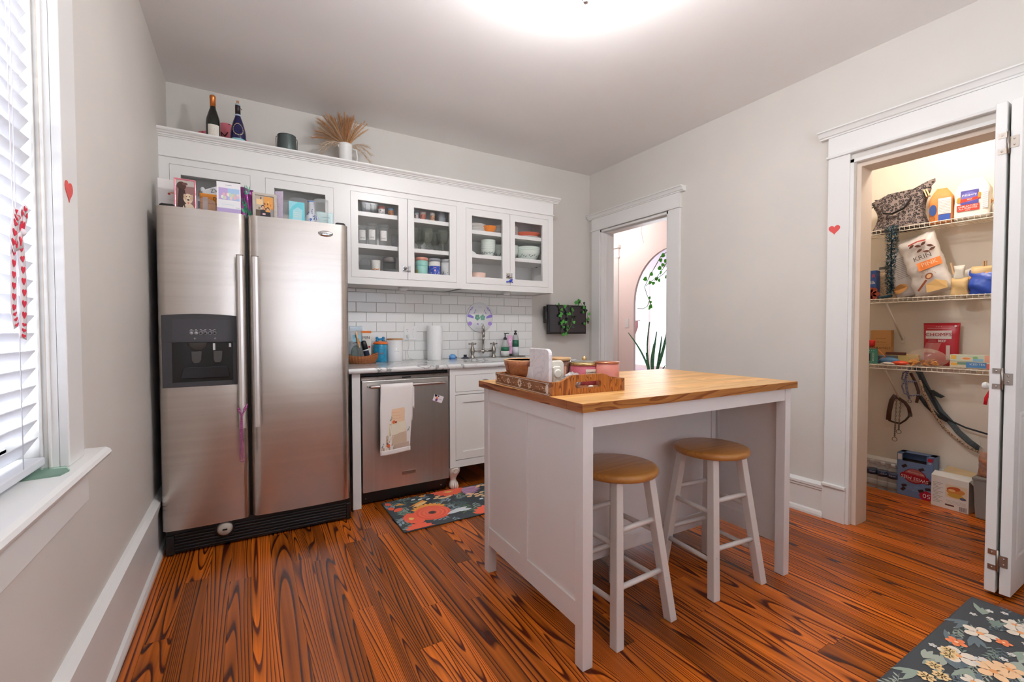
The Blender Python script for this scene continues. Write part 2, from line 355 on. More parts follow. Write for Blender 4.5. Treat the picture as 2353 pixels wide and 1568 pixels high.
B('pane', PANE, 7.525, 7.53, 1.76, 4.04, 0.41, 2.36, w3)
# ---- subway tile backsplash: every tile a piece of the back wall
TILE = mat((240, 240, 238), 0.10, name='white_glazed_tile', coat=0.3, bump=0.015, bscale=10)
XR, TZ, TW, TH = 2.7466, 0.9068, 0.1532, 0.0767
B('grout', mat((190, 188, 186), 0.8, name='grey_grout'), 0.95, XR, -0.004, 0.0, 0.9, 1.472, wb)
def tile_mesh(w, h):
    g = 0.0011; b = 0.0022; m = MB(); x0, x1, z0, z1 = g, w - g, g, h - g
    P = lambda i, y: [(x0 + i, y, z0 + i), (x1 - i, y, z0 + i), (x1 - i, y, z1 - i), (x0 + i, y, z1 - i)]
    m._add(P(0, 0) + P(0, -0.006) + P(b, -0.0085), [(0, 1, 5, 4), (1, 2, 6, 5), (2, 3, 7, 6), (3, 0, 4, 7), (4, 5, 9, 8), (5, 6, 10, 9), (6, 7, 11, 10), (7, 4, 8, 11), (8, 9, 10, 11)])
    return m.mesh('tile', TILE)
tcache = {}
for r in range(8):
    z0 = TZ + r * TH; z1 = min(z0 + TH, 1.472); off = 0 if r % 2 == 0 else TW / 2; x1 = XR
    while x1 > 0.96:
        x0 = x1 - (off if (off and abs(x1 - XR) < 1e-6) else TW); x0 = max(x0, 0.95); key = (round(x1 - x0, 4), round(z1 - z0, 4))
        if key not in tcache: tcache[key] = tile_mesh(x1 - x0, z1 - z0)
        o = bpy.data.objects.new('tile', tcache[key]); COL.objects.link(o); o.parent = wb; o.location = (x0, rnd.uniform(-0.0003, 0.0003), z0); x1 = x0
# ---- baseboards
def baseprof(h, sgn, x, cap=0.05, t=0.018, shoe=True):
    P = [(x, 0)] + ([(x + sgn * 0.034, 0), (x + sgn * 0.034, 0.012), (x + sgn * 0.028, 0.028), (x + sgn * t, 0.036)] if shoe else [(x + sgn * t, 0)])
    return P + [(x + sgn * t, h - cap), (x + sgn * (t + 0.006), h - cap + 0.004), (x + sgn * (t + 0.006), h - cap * .72), (x + sgn * (t + 0.012), h - cap * .6), (x + sgn * (t + 0.012), h - cap * .3), (x + sgn * t * 0.6, h - 0.004), (x, h)]
def base_y(name, h, sgn, x, y0, y1, cap=0.05):
    return struct(MB().prism(baseprof(h, sgn, x, cap), 'y', y0, y1).build(name, WHITE))
base_y('baseboard_left', 0.300, 1, 0.0, -4.4, 0.0, 0.062); base_y('baseboard_right', 0.212, -1, W, PA + 0.155, D1B - 0.13); base_y('baseboard_front', 0.212, -1, W, -4.4, PB - 0.15)
base_y('baseboard_pantry', 0.205, -1, 4.45, -3.5, -1.7, 0.06)
struct(MB().prism([(x_, z_) for x_, z_ in baseprof(0.212, -1, 0.0)], 'x', 2.75, W).build('baseboard_back', WHITE))
# ---- doorways: casings, friezes, crowns, jambs
def crownprof(z, h, p):  # (projection, z)
    return [(0, z), (0.010, z), (0.012, z + h * .18), (0.020, z + h * .25), (0.026, z + h * .5), (p * .72, z + h * .7), (p * .8, z + h * .78), (p, z + h * .84), (p, z + h), (0, z + h)]
def doorway(name, ya, yb, la, lb, zc, plinth):
    """ya/yb opening edges (ya nearer the back wall); la/lb casing outer edges"""
    d_ = struct(bpy.data.objects.new(name, None)); COL.objects.link(d_); t = 0.020
    B('casing', WHITE, W - t, W, ya, la, plinth, zc, d_, 0.002); B('casing', WHITE, W - t, W, lb, yb, plinth, zc, d_, 0.002)
    if plinth:
        B('plinth', WHITE, W - t - 0.006, W, ya - 0.004, la + 0.006, 0, plinth, d_, 0.002); B('plinth', WHITE, W - t - 0.006, W, lb - 0.006, yb + 0.004, 0, plinth, d_, 0.002)
        B('plinth_cap', WHITE, W - t - 0.016, W, ya - 0.006, la + 0.008, plinth - 0.012, plinth + 0.006, d_, 0.004)
    B('bead', WHITE, W - t - 0.012, W, lb - 0.010, min(la + 0.010, -0.002), zc, zc + 0.014, d_, 0.004)
    B('frieze', WHITE, W - t - 0.002, W, lb, la, zc + 0.014, zc + 0.122, d_)
    cp = [(W - t - p, z) for p, z in crownprof(zc + 0.122, 0.042, 0.045)]; cp[0] = (W, zc + 0.122); cp[-1] = (W, zc + 0.164)
    MB().prism([(q[0], q[1]) for q in cp], 'y', lb - 0.045, min(la + 0.045, -0.001)).build('crown', WHITE, d_)
    a, b = W - 0.012, W + 0.152
    B('jamb', WHITE, a, b, ya - 0.018, ya, 0, DH, d_); B('jamb', WHITE, a, b, yb, yb + 0.018, 0, DH, d_); B('jamb', WHITE, a, b, yb, ya, DH - 0.018, DH, d_)
    B('stop', WHITE, W + 0.03, W + 0.065, ya - 0.030, ya - 0.018, 0, DH - 0.018, d_, 0.003); B('stop', WHITE, W + 0.03, W + 0.065, yb + 0.018, yb + 0.030, 0, DH - 0.018, d_, 0.003)
    B('stop', WHITE, W + 0.03, W + 0.065, yb + 0.018, ya - 0.018, DH - 0.030, DH - 0.018, d_, 0.003)
    return d_
d1 = doorway('door_1', D1A, D1B, -0.057, -1.127, 2.135, 0.0); d1['label'] = 'white cased doorway to the pink hall'
d2 = doorway('door_2', PA + 0.043, PB, -2.200, PB - 0.112, 2.165, 0.215); d2['label'] = 'white cased opening of the pantry closet'
B('jamb_board', mat((222, 205, 188), 0.5, name='beige_paint_warm_lit'), W + 0.02, W + 0.154, PA, PA + 0.026, 0, DH - 0.02, d2)
B('jamb_board', mat((222, 205, 188), 0.5, name='beige_paint_warm_lit'), W + 0.02, W + 0.152, PB, PA, DH - 0.045, DH - 0.018, d2)  # header underside: its warm light is put into the beige colour
# ---- left window
w1 = struct(bpy.data.objects.new('window_1', None)); COL.objects.link(w1); w1['label'] = 'white cased window with a deep sill on the left wall'
B('casing', WHITE, 0.0, 0.020, WY1, -1.870, WZ0, 2.44, w1, 0.003); B('casing', WHITE, 0.0, 0.020, -3.07, WY0, WZ0, 2.44, w1, 0.003); B('head', WHITE, 0.0, 0.022, -3.09, -1.850, 2.40, 2.52, w1, 0.003)
B('jamb', WHITE, -0.14, 0.0, WY1, WY1 + 0.02, WZ0, WZ1, w1); B('jamb', WHITE, -0.14, 0.0, WY0 - 0.02, WY0, WZ0, WZ1, w1); B('jamb', WHITE, -0.14, 0.0, WY0, WY1, WZ1 - 0.02, WZ1, w1)
for xx in (-0.012, -0.028): B('stop', WHITE, xx - 0.006, xx, WY1 - 0.008, WY1, WZ0, WZ1, w1, 0.002)
B('parting_bead', mat((226, 205, 180), 0.5, name='worn_tan_paint'), -0.020, -0.016, WY1 - 0.004, WY1, WZ0, WZ1, w1)
sl = MB().prism([(-0.14, WZ0 - 0.03), (0.046, WZ0 - 0.03), (0.056, WZ0 - 0.024), (0.060, WZ0 - 0.015), (0.056, WZ0 - 0.006), (0.046, WZ0), (-0.14, WZ0)], 'y', -3.17, -1.775); sl.build('sill', WHITE, w1, bevel=0.002)
B('apron', WHITE, 0.0, 0.020, -3.09, -1.838, 0.662, WZ0 - 0.031, w1, 0.003)
for a, b_ in ((WZ0, WZ0 + 0.06), (1.56, 1.61), (WZ1 - 0.07, WZ1 - 0.02)): B('sash_rail', WHITE, -0.125, -0.095, WY0, WY1, a, b_, w1)
B('sash_stile', WHITE, -0.125, -0.095, WY1 - 0.05, WY1, WZ0, WZ1, w1); B('sash_stile', WHITE, -0.125, -0.095, WY0, WY0 + 0.05, WZ0, WZ1, w1)
B('pane', PANE, -0.112, -0.108, WY0 + 0.05, WY1 - 0.05, WZ0 + 0.06, WZ1 - 0.07, w1)
# ---- rear window (behind the camera, mirrored in the refrigerator)
w2 = struct(bpy.data.objects.new('window_2', None)); COL.objects.link(w2); w2['label'] = 'rear window with blinds facing the kitchen'
for a, b_ in ((FX0 - 0.11, FX0), (FX1, FX1 + 0.11)): B('casing', WHITE, a, b_, -4.4, -4.38, FZ0 - 0.03, FZ1, w2)
B('head', WHITE, FX0 - 0.13, FX1 + 0.13, -4.4, -4.375, FZ1, FZ1 + 0.13, w2); B('sill', WHITE, FX0 - 0.16, FX1 + 0.16, -4.54, -4.33, FZ0 - 0.03, FZ0, w2)
B('mullion', WHITE, 1.61, 1.69, -4.52, -4.40, FZ0, FZ1, w2)
def blind_slat():
    t = NT('blind_slat_white'); b = t.b; b.inputs['Base Color'].default_value = (0.80, 0.81, 0.84, 1); b.inputs['Roughness'].default_value = 0.5
    tl = t.add('ShaderNodeBsdfTranslucent'); tl.inputs[0].default_value = (0.86, 0.88, 0.95, 1); mx = t.add('ShaderNodeMixShader'); mx.inputs[0].default_value = 0.18
    t.link(b.outputs[0], mx.inputs[1]); t.link(tl.outputs[0], mx.inputs[2]); t.link(mx.outputs[0], t.out.inputs[0]); return t.m
SLAT = blind_slat()
def blind(name, label, n, pitch, z0, width, tilt, along, loc, rz):
    t = thing(name, label, 'blind', loc, rz); m = MB().box(-0.025, 0.025, 0, width, -0.0012, 0.0012)
    me = m.mesh('slat', SLAT)
    for i in range(n):
        o = bpy.data.objects.new('slat', me); COL.objects.link(o); o.parent = t; o.location = (0, 0, z0 + i * pitch); o.rotation_euler = (0, tilt, 0)
    B('bottom_rail', SLAT, -0.026, 0.026, 0, width, z0 - 0.05, z0 - 0.03, t, 0.003); B('head_rail', SLAT, -0.028, 0.028, 0, width, z0 + n * pitch - 0.005, z0 + n * pitch + 0.05, t)
    for yy in (0.12, width - 0.12): MB().cyl((0.024, yy, z0 - 0.04), 0.0011, n * pitch + 0.04, 'z', 6).build('lift_cord', SLAT, t)
    return t
bl1 = blind('window_blind', 'white horizontal slat blind closed over the left window', 34, 0.0435, 0.865, 0.93, R_(-58), 'y', (-0.048, WY0 + 0.015, 0), 0)
bl2 = blind('window_blind', 'white horizontal slat blind on the rear window', 31, 0.0465, 0.87, FX1 - FX0 - 0.02, R_(-60), 'x', (FX1 - 0.01, -4.44, 0), R_(90))
# ---- bifold closet door folded open
d3 = struct(bpy.data.objects.new('door_3', None)); COL.objects.link(d3); d3['label'] = 'white bifold closet door folded open beside the pantry'
def bifold_panel(y0, y1, x0, x1, z0, z1):
    m = MB().box(x0, x1, y0, y1, z0, z1); p = m.build('panel', WHITE, d3, bevel=0.002)
    zz = [(z0 + 0.14, z0 + 0.78), (z0 + 0.88, z0 + 1.50), (z0 + 1.60, z0 + 1.96)]
    for a, b_ in zz:
        for ys, yo in ((y0, -1), (y1, 1)):
            q = MB(); f = lambda i, dy: [(x0 + 0.06 + i, ys + yo * dy, a + i), (x1 - 0.06 - i, ys + yo * dy, a + i), (x1 - 0.06 - i, ys + yo * dy, b_ - i), (x0 + 0.06 + i, ys + yo * dy, b_ - i)]
            q._add(f(0, 0.0002) + f(0.006, 0.0045) + f(0.014, 0.0045) + f(0.024, 0.0008) + f(0.05, 0.004), [(i * 4 + j, i * 4 + (j + 1) % 4, i * 4 + 4 + (j + 1) % 4, i * 4 + 4 + j) for i in range(4) for j in range(4)] + [(16, 17, 18, 19)])
            q.build('raised_moulding', WHITE, p)
    return p
bp1 = bifold_panel(-2.990, -2.956, 3.168, 3.535, 0.018, 2.105); bp2 = bifold_panel(-3.034, -3.000, 3.175, 3.540, 0.018, 2.105)
HG = mat((170, 160, 150), 0.3, 1.0, name='steel_hinge')
for zc in (0.16, 0.94, 1.93):
    hp = MB().box(3.1655, 3.169, -2.991, -2.966, zc + 0.022, zc + 0.044).box(3.1655, 3.169, -2.991, -2.966, zc - 0.044, zc - 0.022).box(3.1720, 3.1755, -3.024, -2.998, zc - 0.024, zc + 0.024); hp.cyl((3.1665, -2.995, zc - 0.046), 0.004, 0.092, 'z', 10)
    hh = hp.build('hinge', HG, d3)
    q = MB()
    for (yy, zz, xx) in ((-2.978, zc + 0.033, 3.165), (-2.978, zc - 0.033, 3.165), (-3.012, zc + 0.012, 3.1715), (-3.012, zc - 0.012, 3.1715)): q.ball((xx, yy, zz), 0.004, 8, 5, (0.4, 1, 1))
    q.build('screw', CHROME, hh)
MB().lathe([(0.006, 0), (0.006, 0.014), (0.015, 0.02), (0.017, 0.028), (0.012, 0.036), (0.001, 0.038)], (3.24, -2.956, 0.90), 14, 'y').xf(Matrix.Translation((0, 2 * -2.956, 0)) @ Matrix.Scale(-1, 4, (0, 1, 0))).build('knob', WHITE, d3)
# ---- ceiling light
cl = thing('ceiling_light', 'small frosted glass semi-flush ceiling light with a metal finial', 'ceiling light', (1.600, -2.158, H))
LM = mat((225, 225, 225), 0.25, 0.9, name='lamp_nickel')
MB().lathe([(0.0, 0), (0.065, 0), (0.068, -0.010), (0.055, -0.022), (0.010, -0.026), (0.0, -0.026)], seg=28).build('canopy', LM, cl); MB().lathe([(0.007, -0.02), (0.007, -0.17), (0.0, -0.17)], seg=12).build('stem', LM, cl)
MB().lathe([(0.074, -0.160), (0.080, -0.180), (0.076, -0.205), (0.058, -0.228), (0.034, -0.242), (0.012, -0.246)], seg=32).build('glass_bowl', emit((250, 250, 252), 180, 'lit_frosted_glass'), cl)
MB().lathe([(0.0, -0.244), (0.018, -0.246), (0.020, -0.252), (0.009, -0.256), (0.012, -0.263), (0.008, -0.270), (0.0, -0.273)], seg=16).build('finial', LM, cl)
# ---- heart stickers
for nm, lab, loc, U in (('heart_sticker', 'small red paper heart stuck on the window casing', (0.0202, -1.945, 1.52), (0, 1, 0)), ('heart_sticker', 'small red paper heart stuck on the pantry door casing', (W - 0.0202, -2.238, 1.740), (0, -1, 0))):
    s_ = 1 if U[1] > 0 else -1; h = []
    for k in range(28):
        a = 2 * math.pi * k / 28; h.append((16 * math.sin(a) ** 3 * 0.0019, (13 * math.cos(a) - 5 * math.cos(2 * a) - 2 * math.cos(3 * a) - math.cos(4 * a)) * 0.0019 + 0.004))
    o = MB().prism(h, 'x', 0.0, 0.0012 * s_).build(nm, mat((226, 84, 80), 0.5, name='red_paper'), None, loc); tag(o, lab, 'sticker')
# ================================================================== CABINETS AND APPLIANCES
# ---- refrigerator: doors front at y = -0.775
FS = steel('brushed_stainless_door', (204, 197, 190), 0.27, axis=0); HS = mat((226, 222, 218), 0.3, 0.75, name='satin_handle_metal')
fr = thing('refrigerator', 'stainless steel side-by-side refrigerator with a black ice and water dispenser', 'refrigerator', (0, 0, 0))
DG = mat((58, 57, 61), 0.45, name='charcoal_plastic'); DK = mat((14, 14, 16), 0.18, name='gloss_black_plastic')
B('body', mat((44, 42, 46), 0.5, name='dark_grey_cabinet_side'), 0.045, 0.940, -0.700, -0.06, 0.10, 1.752, fr, 0.004)
def fdoor(x0, x1, name):
    # slightly convex front with rounded vertical edges
    n = 22; w = x1 - x0; P = []
    for i in range(n + 1):
        s = i / n; e = min(s, 1 - s) * w; rr = 0.016
        y = -0.763 - 0.012 * math.sin(math.pi * s) ** 0.6
        if e < rr: y += (1 - math.sqrt(max(0, 1 - (1 - e / rr) ** 2))) * rr
        P.append((x0 + s * w, y))
    P += [(x1, -0.705), (x0, -0.705)]
    m = MB(); nn = len(P); m._add([(a, b, 0.136) for a, b in P] + [(a, b, 1.772) for a, b in P], [tuple(range(nn)), tuple(range(nn, 2 * nn))]); m._add([(a, b, 0.136) for a, b in P] + [(a, b, 1.772) for a, b in P], [(i, (i + 1) % nn, (i + 1) % nn + nn, i + nn) for i in range(nn)], True)
    return m.build(name, FS, fr)
fd1 = fdoor(0.038, 0.420, 'freezer_door'); fd2 = fdoor(0.432, 0.944, 'fridge_door')
B('door_gasket', BLACKP, 0.045, 0.940, -0.706, -0.699, 0.14, 1.765, fr)
def fhandle(xc, nm):
    h = bpy.data.objects.new(nm, None); COL.objects.link(h); h.parent = fr
    P = [(-0.017, 0.0), (0.017, 0.0), (0.017, -0.006), (0.011, -0.014), (0, -0.0165), (-0.011, -0.014), (-0.017, -0.006)]
    MB().prism([(xc + a, -0.822 + b) for a, b in P], 'z', 0.636, 1.542).build('grip', HS, h, bevel=0.002)
    for z in (0.655, 1.49): B('standoff', HS, xc - 0.009, xc + 0.009, -0.824, -0.768, z, z + 0.035, h, 0.002)
    B('end_cap', mat((120, 110, 102), 0.3, 0.8, name='bronze_cap'), xc - 0.0165, xc + 0.0165, -0.836, -0.821, 1.542, 1.546, h); return h
fhandle(0.392, 'handle'); fhandle(0.461, 'handle')
dp = bpy.data.objects.new('dispenser', None); COL.objects.link(dp); dp.parent = fr
top = [(0.054, 1.228)] + [(0.054 + 0.318 * i / 10, 1.228 + 0.009 * math.sin(math.pi * i / 10)) for i in range(1, 10)] + [(0.372, 1.228)]
m = MB().prism(top + [(0.372, 1.090), (0.054, 1.090)], 'y', -0.782, -0.762); m.box(0.054, 0.094, -0.782, -0.762, 0.864, 1.090).box(0.352, 0.372, -0.782, -0.762, 0.864, 1.090).box(0.094, 0.352, -0.782, -0.762, 0.864, 0.890)
m.build('bezel', DG, dp, bevel=0.002)
cv = MB().box(0.094, 0.352, -0.7815, -0.780, 0.889, 0.8905).box(0.094, 0.352, -0.7790, -0.7785, 0.89, 1.09); cv.build('cavity', DK, dp)
B('control_field', mat((64, 63, 68), 0.4, name='control_panel_grey'), 0.098, 0.348, -0.7832, -0.782, 1.094, 1.208, dp)
IW = mat((222, 220, 222), 0.4, name='panel_marking_white')
for i in range(6):
    xc = 0.176 + i * 0.0196; bt = MB().lathe([(0.0085, 0), (0.0085, 0.002), (0.0068, 0.003), (0.0, 0.003)], (xc, -0.7832, 1.138), 16, 'y').build('button', mat((150, 150, 155), 0.3, name='button_ring_grey'), dp)
    MB().lathe([(0.0058, 0), (0.0, 0.0012)], (xc, -0.7862, 1.138), 14, 'y').build('button_face', mat((205, 208, 212), 0.3, name='button_light') if i < 2 else mat((60, 60, 66), 0.3, name='button_dark'), bt)
    B('mark', IW, xc - 0.004, xc + 0.004, -0.7838, -0.7832, 1.155, 1.1572, dp)
for a, b_ in ((0.168, 0.186), (0.19, 0.203), (0.216, 0.236), (0.256, 0.272)): B('mark', IW, a, b_, -0.7838, -0.7832, 1.149, 1.1503, dp)
for xc in (0.190, 0.276): MB().tube([(xc - 0.004, -0.7838, 1.112), (xc, -0.7838, 1.106), (xc + 0.005, -0.7838, 1.112), (xc, -0.7838, 1.106), (xc, -0.7838, 1.116)], 0.0008, 5).build('drop_symbol', IW, dp)
PADDLE = mat((70, 68, 66), 0.25, name='smoked_plastic')
for xc, w in ((0.196, 0.045), (0.287, 0.04)):
    MB().prism([(xc - w / 2, 1.045), (xc + w / 2, 1.045), (xc + w / 2 - 0.003, 1.0), (xc + 0.010, 0.985), (xc - 0.012, 0.985), (xc - w / 2 + 0.001, 0.998)], 'y', -0.7880, -0.780).build('paddle', PADDLE, dp, bevel=0.002)
MB().lathe([(0.042, 0.044), (0.038, 0.024), (0.022, 0.008), (0.008, 0.0), (0.0, 0.0)], (0.200, -0.779, 1.046), 18, 'z', math.pi, 2 * math.pi, sy=0.35).build('ice_chute', PADDLE, dp)
B('water_spout', mat((190, 192, 198), 0.25, name='grey_spout'), 0.266, 0.276, -0.7860, -0.780, 1.05, 1.085, dp); B('lamp_window', mat((220, 225, 230), 0.3, name='lamp_lens'), 0.336, 0.346, -0.7850, -0.780, 1.064, 1.084, dp)
MB().prism([(0.126, 0.905), (0.340, 0.905), (0.330, 0.955), (0.320, 0.966), (0.150, 0.966), (0.136, 0.955)], 'y', -0.7885, -0.780).build('drip_tray', mat((30, 30, 34), 0.12, name='glossy_tray_black'), dp, bevel=0.004)
m = MB().lathe([(0.040, 0), (0.040, 0.004), (0.036, 0.006), (0.0, 0.006)], (0, 0, 0), 28, 'y', sy=0.42).build('badge', CHROME, fr, (0.819, -0.7725, 1.710))
text('Whirlpool', 0.019, mat((60, 60, 64), 0.4, name='badge_script'), m, (0, -0.0062, 0.0), (1, 0, 0), (0, 0, 1))
gr = MB().box(0.050, 0.946, -0.742, -0.730, 0.010, 0.132); gb = gr.build('toe_grille', mat((16, 15, 16), 0.4, name='grille_black'), fr)
for i in range(6): B('louver', BLACKP, 0.085, 0.920, -0.750, -0.741, 0.020 + i * 0.016, 0.028 + i * 0.016, gb, 0.002)
B('grille_end', BLACKP, 0.050, 0.084, -0.752, -0.730, 0.006, 0.105, gb, 0.004); B('grille_end', BLACKP, 0.921, 0.946, -0.752, -0.730, 0.006, 0.105, gb, 0.004)
fc = MB().lathe([(0.036, 0), (0.036, 0.012), (0.032, 0.022), (0.026, 0.030), (0.0, 0.030)], (0.302, -0.748, 0.096), 24, 'y'); fc = fc.build('filter_cap', mat((178, 170, 158), 0.4, name='beige_cap'), fr)
MB().lathe([(0.046, 0), (0.046, 0.006), (0.039, 0.008), (0.0, 0.008)], (0.302, -0.744, 0.092), 24, 'y').build('cap_ring', BLACKP, fc); B('cap_slot', DK, 0.292, 0.314, -0.7800, -0.777, 0.093, 0.101, fc, 0.002)
for x0, x1 in ((0.050, 0.115), (0.878, 0.936)):
    MB().prism([(x0, 1.752), (x1, 1.752), (x1, 1.782), (x1 - 0.008, 1.790), (x0 + 0.010, 1.790), (x0, 1.784)], 'y', -0.745, -0.66).build('hinge_cover', BLACKP, fr, bevel=0.006)
for xx in (0.055, 0.925): MB().cyl((xx, -0.724, 0.105), 0.006, 0.03, 'z', 8).build('hinge_pin', CHROME, fr)
for x_ in (0.09, 0.88): MB().cyl((x_, -0.66, 0.0), 0.02, 0.10, 'z', 10).build('foot', BLACKP, fr)
MB().cyl((0.09, -0.12, 0.0), 0.02, 0.10, 'z', 10).cyl((0.88, -0.12, 0.0), 0.02, 0.10, 'z', 10).build('rear_foot', BLACKP, fr)
# ---- upper cabinets, face at y = -0.34
YF = -0.340; ZB, ZT = 1.472, 2.150
CABI = mat((244, 242, 239), 0.5, name='cabinet_interior_paint')
CG = 'upper cabinets along the back wall'
def upper(label, x0, x1, stiles, doors, zb, shelves, door_bottom):
    """box with face frame; doors: (x0,x1, glass x0,x1)"""
    t = thing('upper_cabinet', label, 'cabinet', (0, 0, 0), 0, CG)
    bx = MB().box(x0, x0 + 0.016, YF + 0.02, 0, zb, ZT).box(x1 - 0.016, x1, YF + 0.02, 0, zb, ZT).box(x0, x1, YF + 0.02, 0, ZT - 0.016, ZT).box(x0, x1, YF + 0.02, 0, zb + 0.01, zb + 0.045).box(x0, x1, -0.012, 0, zb, ZT); bx.build('carcass', CABI, t)
    B('bottom', CABW, x0, x1, YF + 0.02, 0, zb, zb + 0.01, t)
    ff = MB()
    for a, b_ in stiles: ff.box(a, b_, YF, YF + 0.02, zb, ZT)
    ff.box(x0, x1, YF + 0.0005, YF + 0.02, 2.110, ZT).box(x0, x1, YF + 0.0005, YF + 0.02, zb, door_bottom - 0.002); ff.build('face_frame', CABW, t)
    for z in shelves: B('shelf', CABW, x0 + 0.016, x1 - 0.016, YF + 0.03, -0.012, z - 0.030, z, t)
    for (a, b_, ga, gb_) in doors:
        m = MB(); za, zb2 = door_bottom, 2.108; g0, g1 = za + 0.052, 2.055; a += 0.0016; b_ -= 0.0016
        m.box(a, ga, YF - 0.0005, YF + 0.019, za, zb2).box(gb_, b_, YF - 0.0005, YF + 0.019, za, zb2).box(ga, gb_, YF - 0.0005, YF + 0.019, za, g0).box(ga, gb_, YF - 0.0005, YF + 0.019, g1, zb2)
        dd = m.build('door', CABW, t); B('pane', PANE, ga - 0.004, gb_ + 0.004, YF + 0.010, YF + 0.013, g0 - 0.004, g1 + 0.004, dd)
    return t
u1 = upper('white glass-door cabinet above the refrigerator', 0.0, 1.000, [(0.0, 0.048), (0.450, 0.530), (0.934, 1.000)], [(0.048, 0.450, 0.101, 0.397), (0.530, 0.934, 0.581, 0.882)], 1.80, [], 1.84)
u2 = upper('white glass-door cabinet of glassware above the dishwasher', 1.000, 1.868, [(1.000, 1.042), (1.829, 1.868)], [(1.042, 1.442, 1.092, 1.376), (1.442, 1.829, 1.491, 1.773)], ZB, [1.985, 1.760], 1.521)
u3 = upper('white glass-door cabinet of bowls and plates above the sink', 1.868, XR + 0.003, [(1.868, 1.909), (2.697, XR + 0.003)], [(1.909, 2.310, 1.962, 2.240), (2.310, 2.697, 2.358, 2.637)], ZB, [1.952, 1.760], 1.521)
for z0 in (1.952, 1.760):
    for xx, yy in ((2.725, -0.12),): MB().cyl((xx - 0.014, yy, z0 - 0.036), 0.003, 0.016, 'x', 8).build('shelf_pin', mat((70, 66, 62), 0.4, 0.6, name='shelf_pin_metal'), u3)
cr = thing('cabinet_cornice', 'white stepped cornice and frieze running along the tops of the wall cabinets', 'cornice')
B('frieze', CABW, 0.0, XR + 0.003, YF - 0.001, -0.001, ZT + 0.006, 2.262, cr); B('frieze_joint', CABW, 0.985, 1.037, YF - 0.0025, YF, ZT + 0.006, 2.262, cr)
B('bead', CABW, 0.0, XR + 0.010, YF - 0.010, -0.001, ZT - 0.003, ZT + 0.008, cr, 0.003)
cp = [(YF + 0.02, 2.262), (YF - 0.008, 2.258), (YF - 0.010, 2.264), (YF - 0.018, 2.266), (YF - 0.020, 2.272), (YF - 0.030, 2.274), (YF - 0.034, 2.280), (YF - 0.044, 2.284), (YF - 0.050, 2.290), (YF - 0.050, 2.298), (YF + 0.02, 2.298)]
MB().prism(cp, 'x', 0.0, XR + 0.053).build('crown', CABW, cr)
ce = [(XR + 0.003, 2.262)] + [(XR + 0.003 + (YF - a), z) for a, z in cp[1:-1]] + [(XR + 0.003, 2.298)]
MB().prism(ce, 'y', YF + 0.01, -0.001).build('crown_return', CABW, cr); B('top_board', CABW, 0.0, XR + 0.003, YF + 0.01, -0.001, 2.262, 2.290, cr)
# latches
for lab, xc in (('chrome turn latch on the glass doors above the dishwasher', 1.431), ('chrome turn latch on the glass doors above the sink', 2.300)):
    t = thing('cabinet_latch', lab, 'latch', (xc, YF - 0.0006, 1.598), 0, 'turn latches of the wall cabinets')
    B('plate', CHROME, -0.030, 0.008, -0.003, 0, -0.024, 0.024, t, 0.002); B('strike_plate', CHROME, 0.013, 0.031, -0.003, 0, -0.024, 0.024, t, 0.002)
    MB().lathe([(0.013, 0), (0.013, 0.006), (0.009, 0.012), (0.008, 0.018), (0.0, 0.019)], (-0.010, -0.003, 0.004), 16, 'y').build('turn_knob', CHROME, t)
    B('latch_bar', mat((120, 112, 106), 0.25, 1.0, name='worn_nickel'), -0.026, 0.028, -0.010, -0.004, -0.018, -0.011, t, 0.002)
    MB().box(0.018, 0.024, -0.009, -0.003, -0.016, 0.016).build('keeper', CHROME, t, bevel=0.002)
# under-cabinet puck lights
for lab, xc in (('frosted puck light under the cabinet above the dishwasher', 1.44), ('frosted puck light under the cabinet above the sink', 2.345)):
    t = thing('puck_light', lab, 'puck light', (xc, -0.225, ZB), 0, 'puck lights under the wall cabinets')
    MB().lathe([(0.0, 0), (0.040, 0), (0.040, -0.006), (0.034, -0.008)], seg=24).build('rim', WHITE, t); MB().lathe([(0.034, -0.007), (0.030, -0.018), (0.018, -0.025), (0.0, -0.027)], seg=24).build('lens', mat((236, 236, 236), 0.35, name='frosted_lens'), t)
# ---- base cabinets, dishwasher, countertop
ZC = 0.908; YC = -0.625
def marble(name, base=(226, 226, 224), vein=(120, 122, 124), scale=3.0, amt=1.0):
    t = NT(name); v = t.mapped('Position', (1, 1.6, 1.6), rot=(0.3, 0.5, 0.6)); n1 = t.noise(v, scale, 6, 0.6, 1.4); r = t.math('ABSOLUTE', t.math('SUBTRACT', n1, 0.5))
    vn = t.ramp(r, [(0.0, s2l(vein)), (0.018, tuple(0.7 * a + 0.3 * b for a, b in zip(s2l(base), s2l(vein)))), (0.06, s2l(base)), (1.0, s2l(base))])
    n2 = t.noise(v, scale * 0.8, 4, 0.6, 0.5); vv = t.mix(t.ramp(n2, [(0.45, (0, 0, 0)), (0.75, (0.55 * amt,) * 3)]), vn, tuple(0.62 * a for a in s2l(base)))
    t.link(vv, t.b.inputs['Base Color']); t.b.inputs['Roughness'].default_value = 0.13; return t.m
MARB = marble('carrara_marble')
ct = thing('countertop', 'white and grey veined marble countertop with a rounded front edge', 'countertop')
ep = [(0.0, ZC - 0.034), (YC - 0.012, ZC - 0.034), (YC - 0.020, ZC - 0.031), (YC - 0.025, ZC - 0.022), (YC - 0.025, ZC - 0.012), (YC - 0.020, ZC - 0.003), (YC - 0.012, ZC), (-0.009, ZC)]
SX0, SX1, SY0, SY1 = 1.93, 2.52, -0.545, -0.185
fp = [(y if y < -0.3 else SY0, z) for y, z in ep]
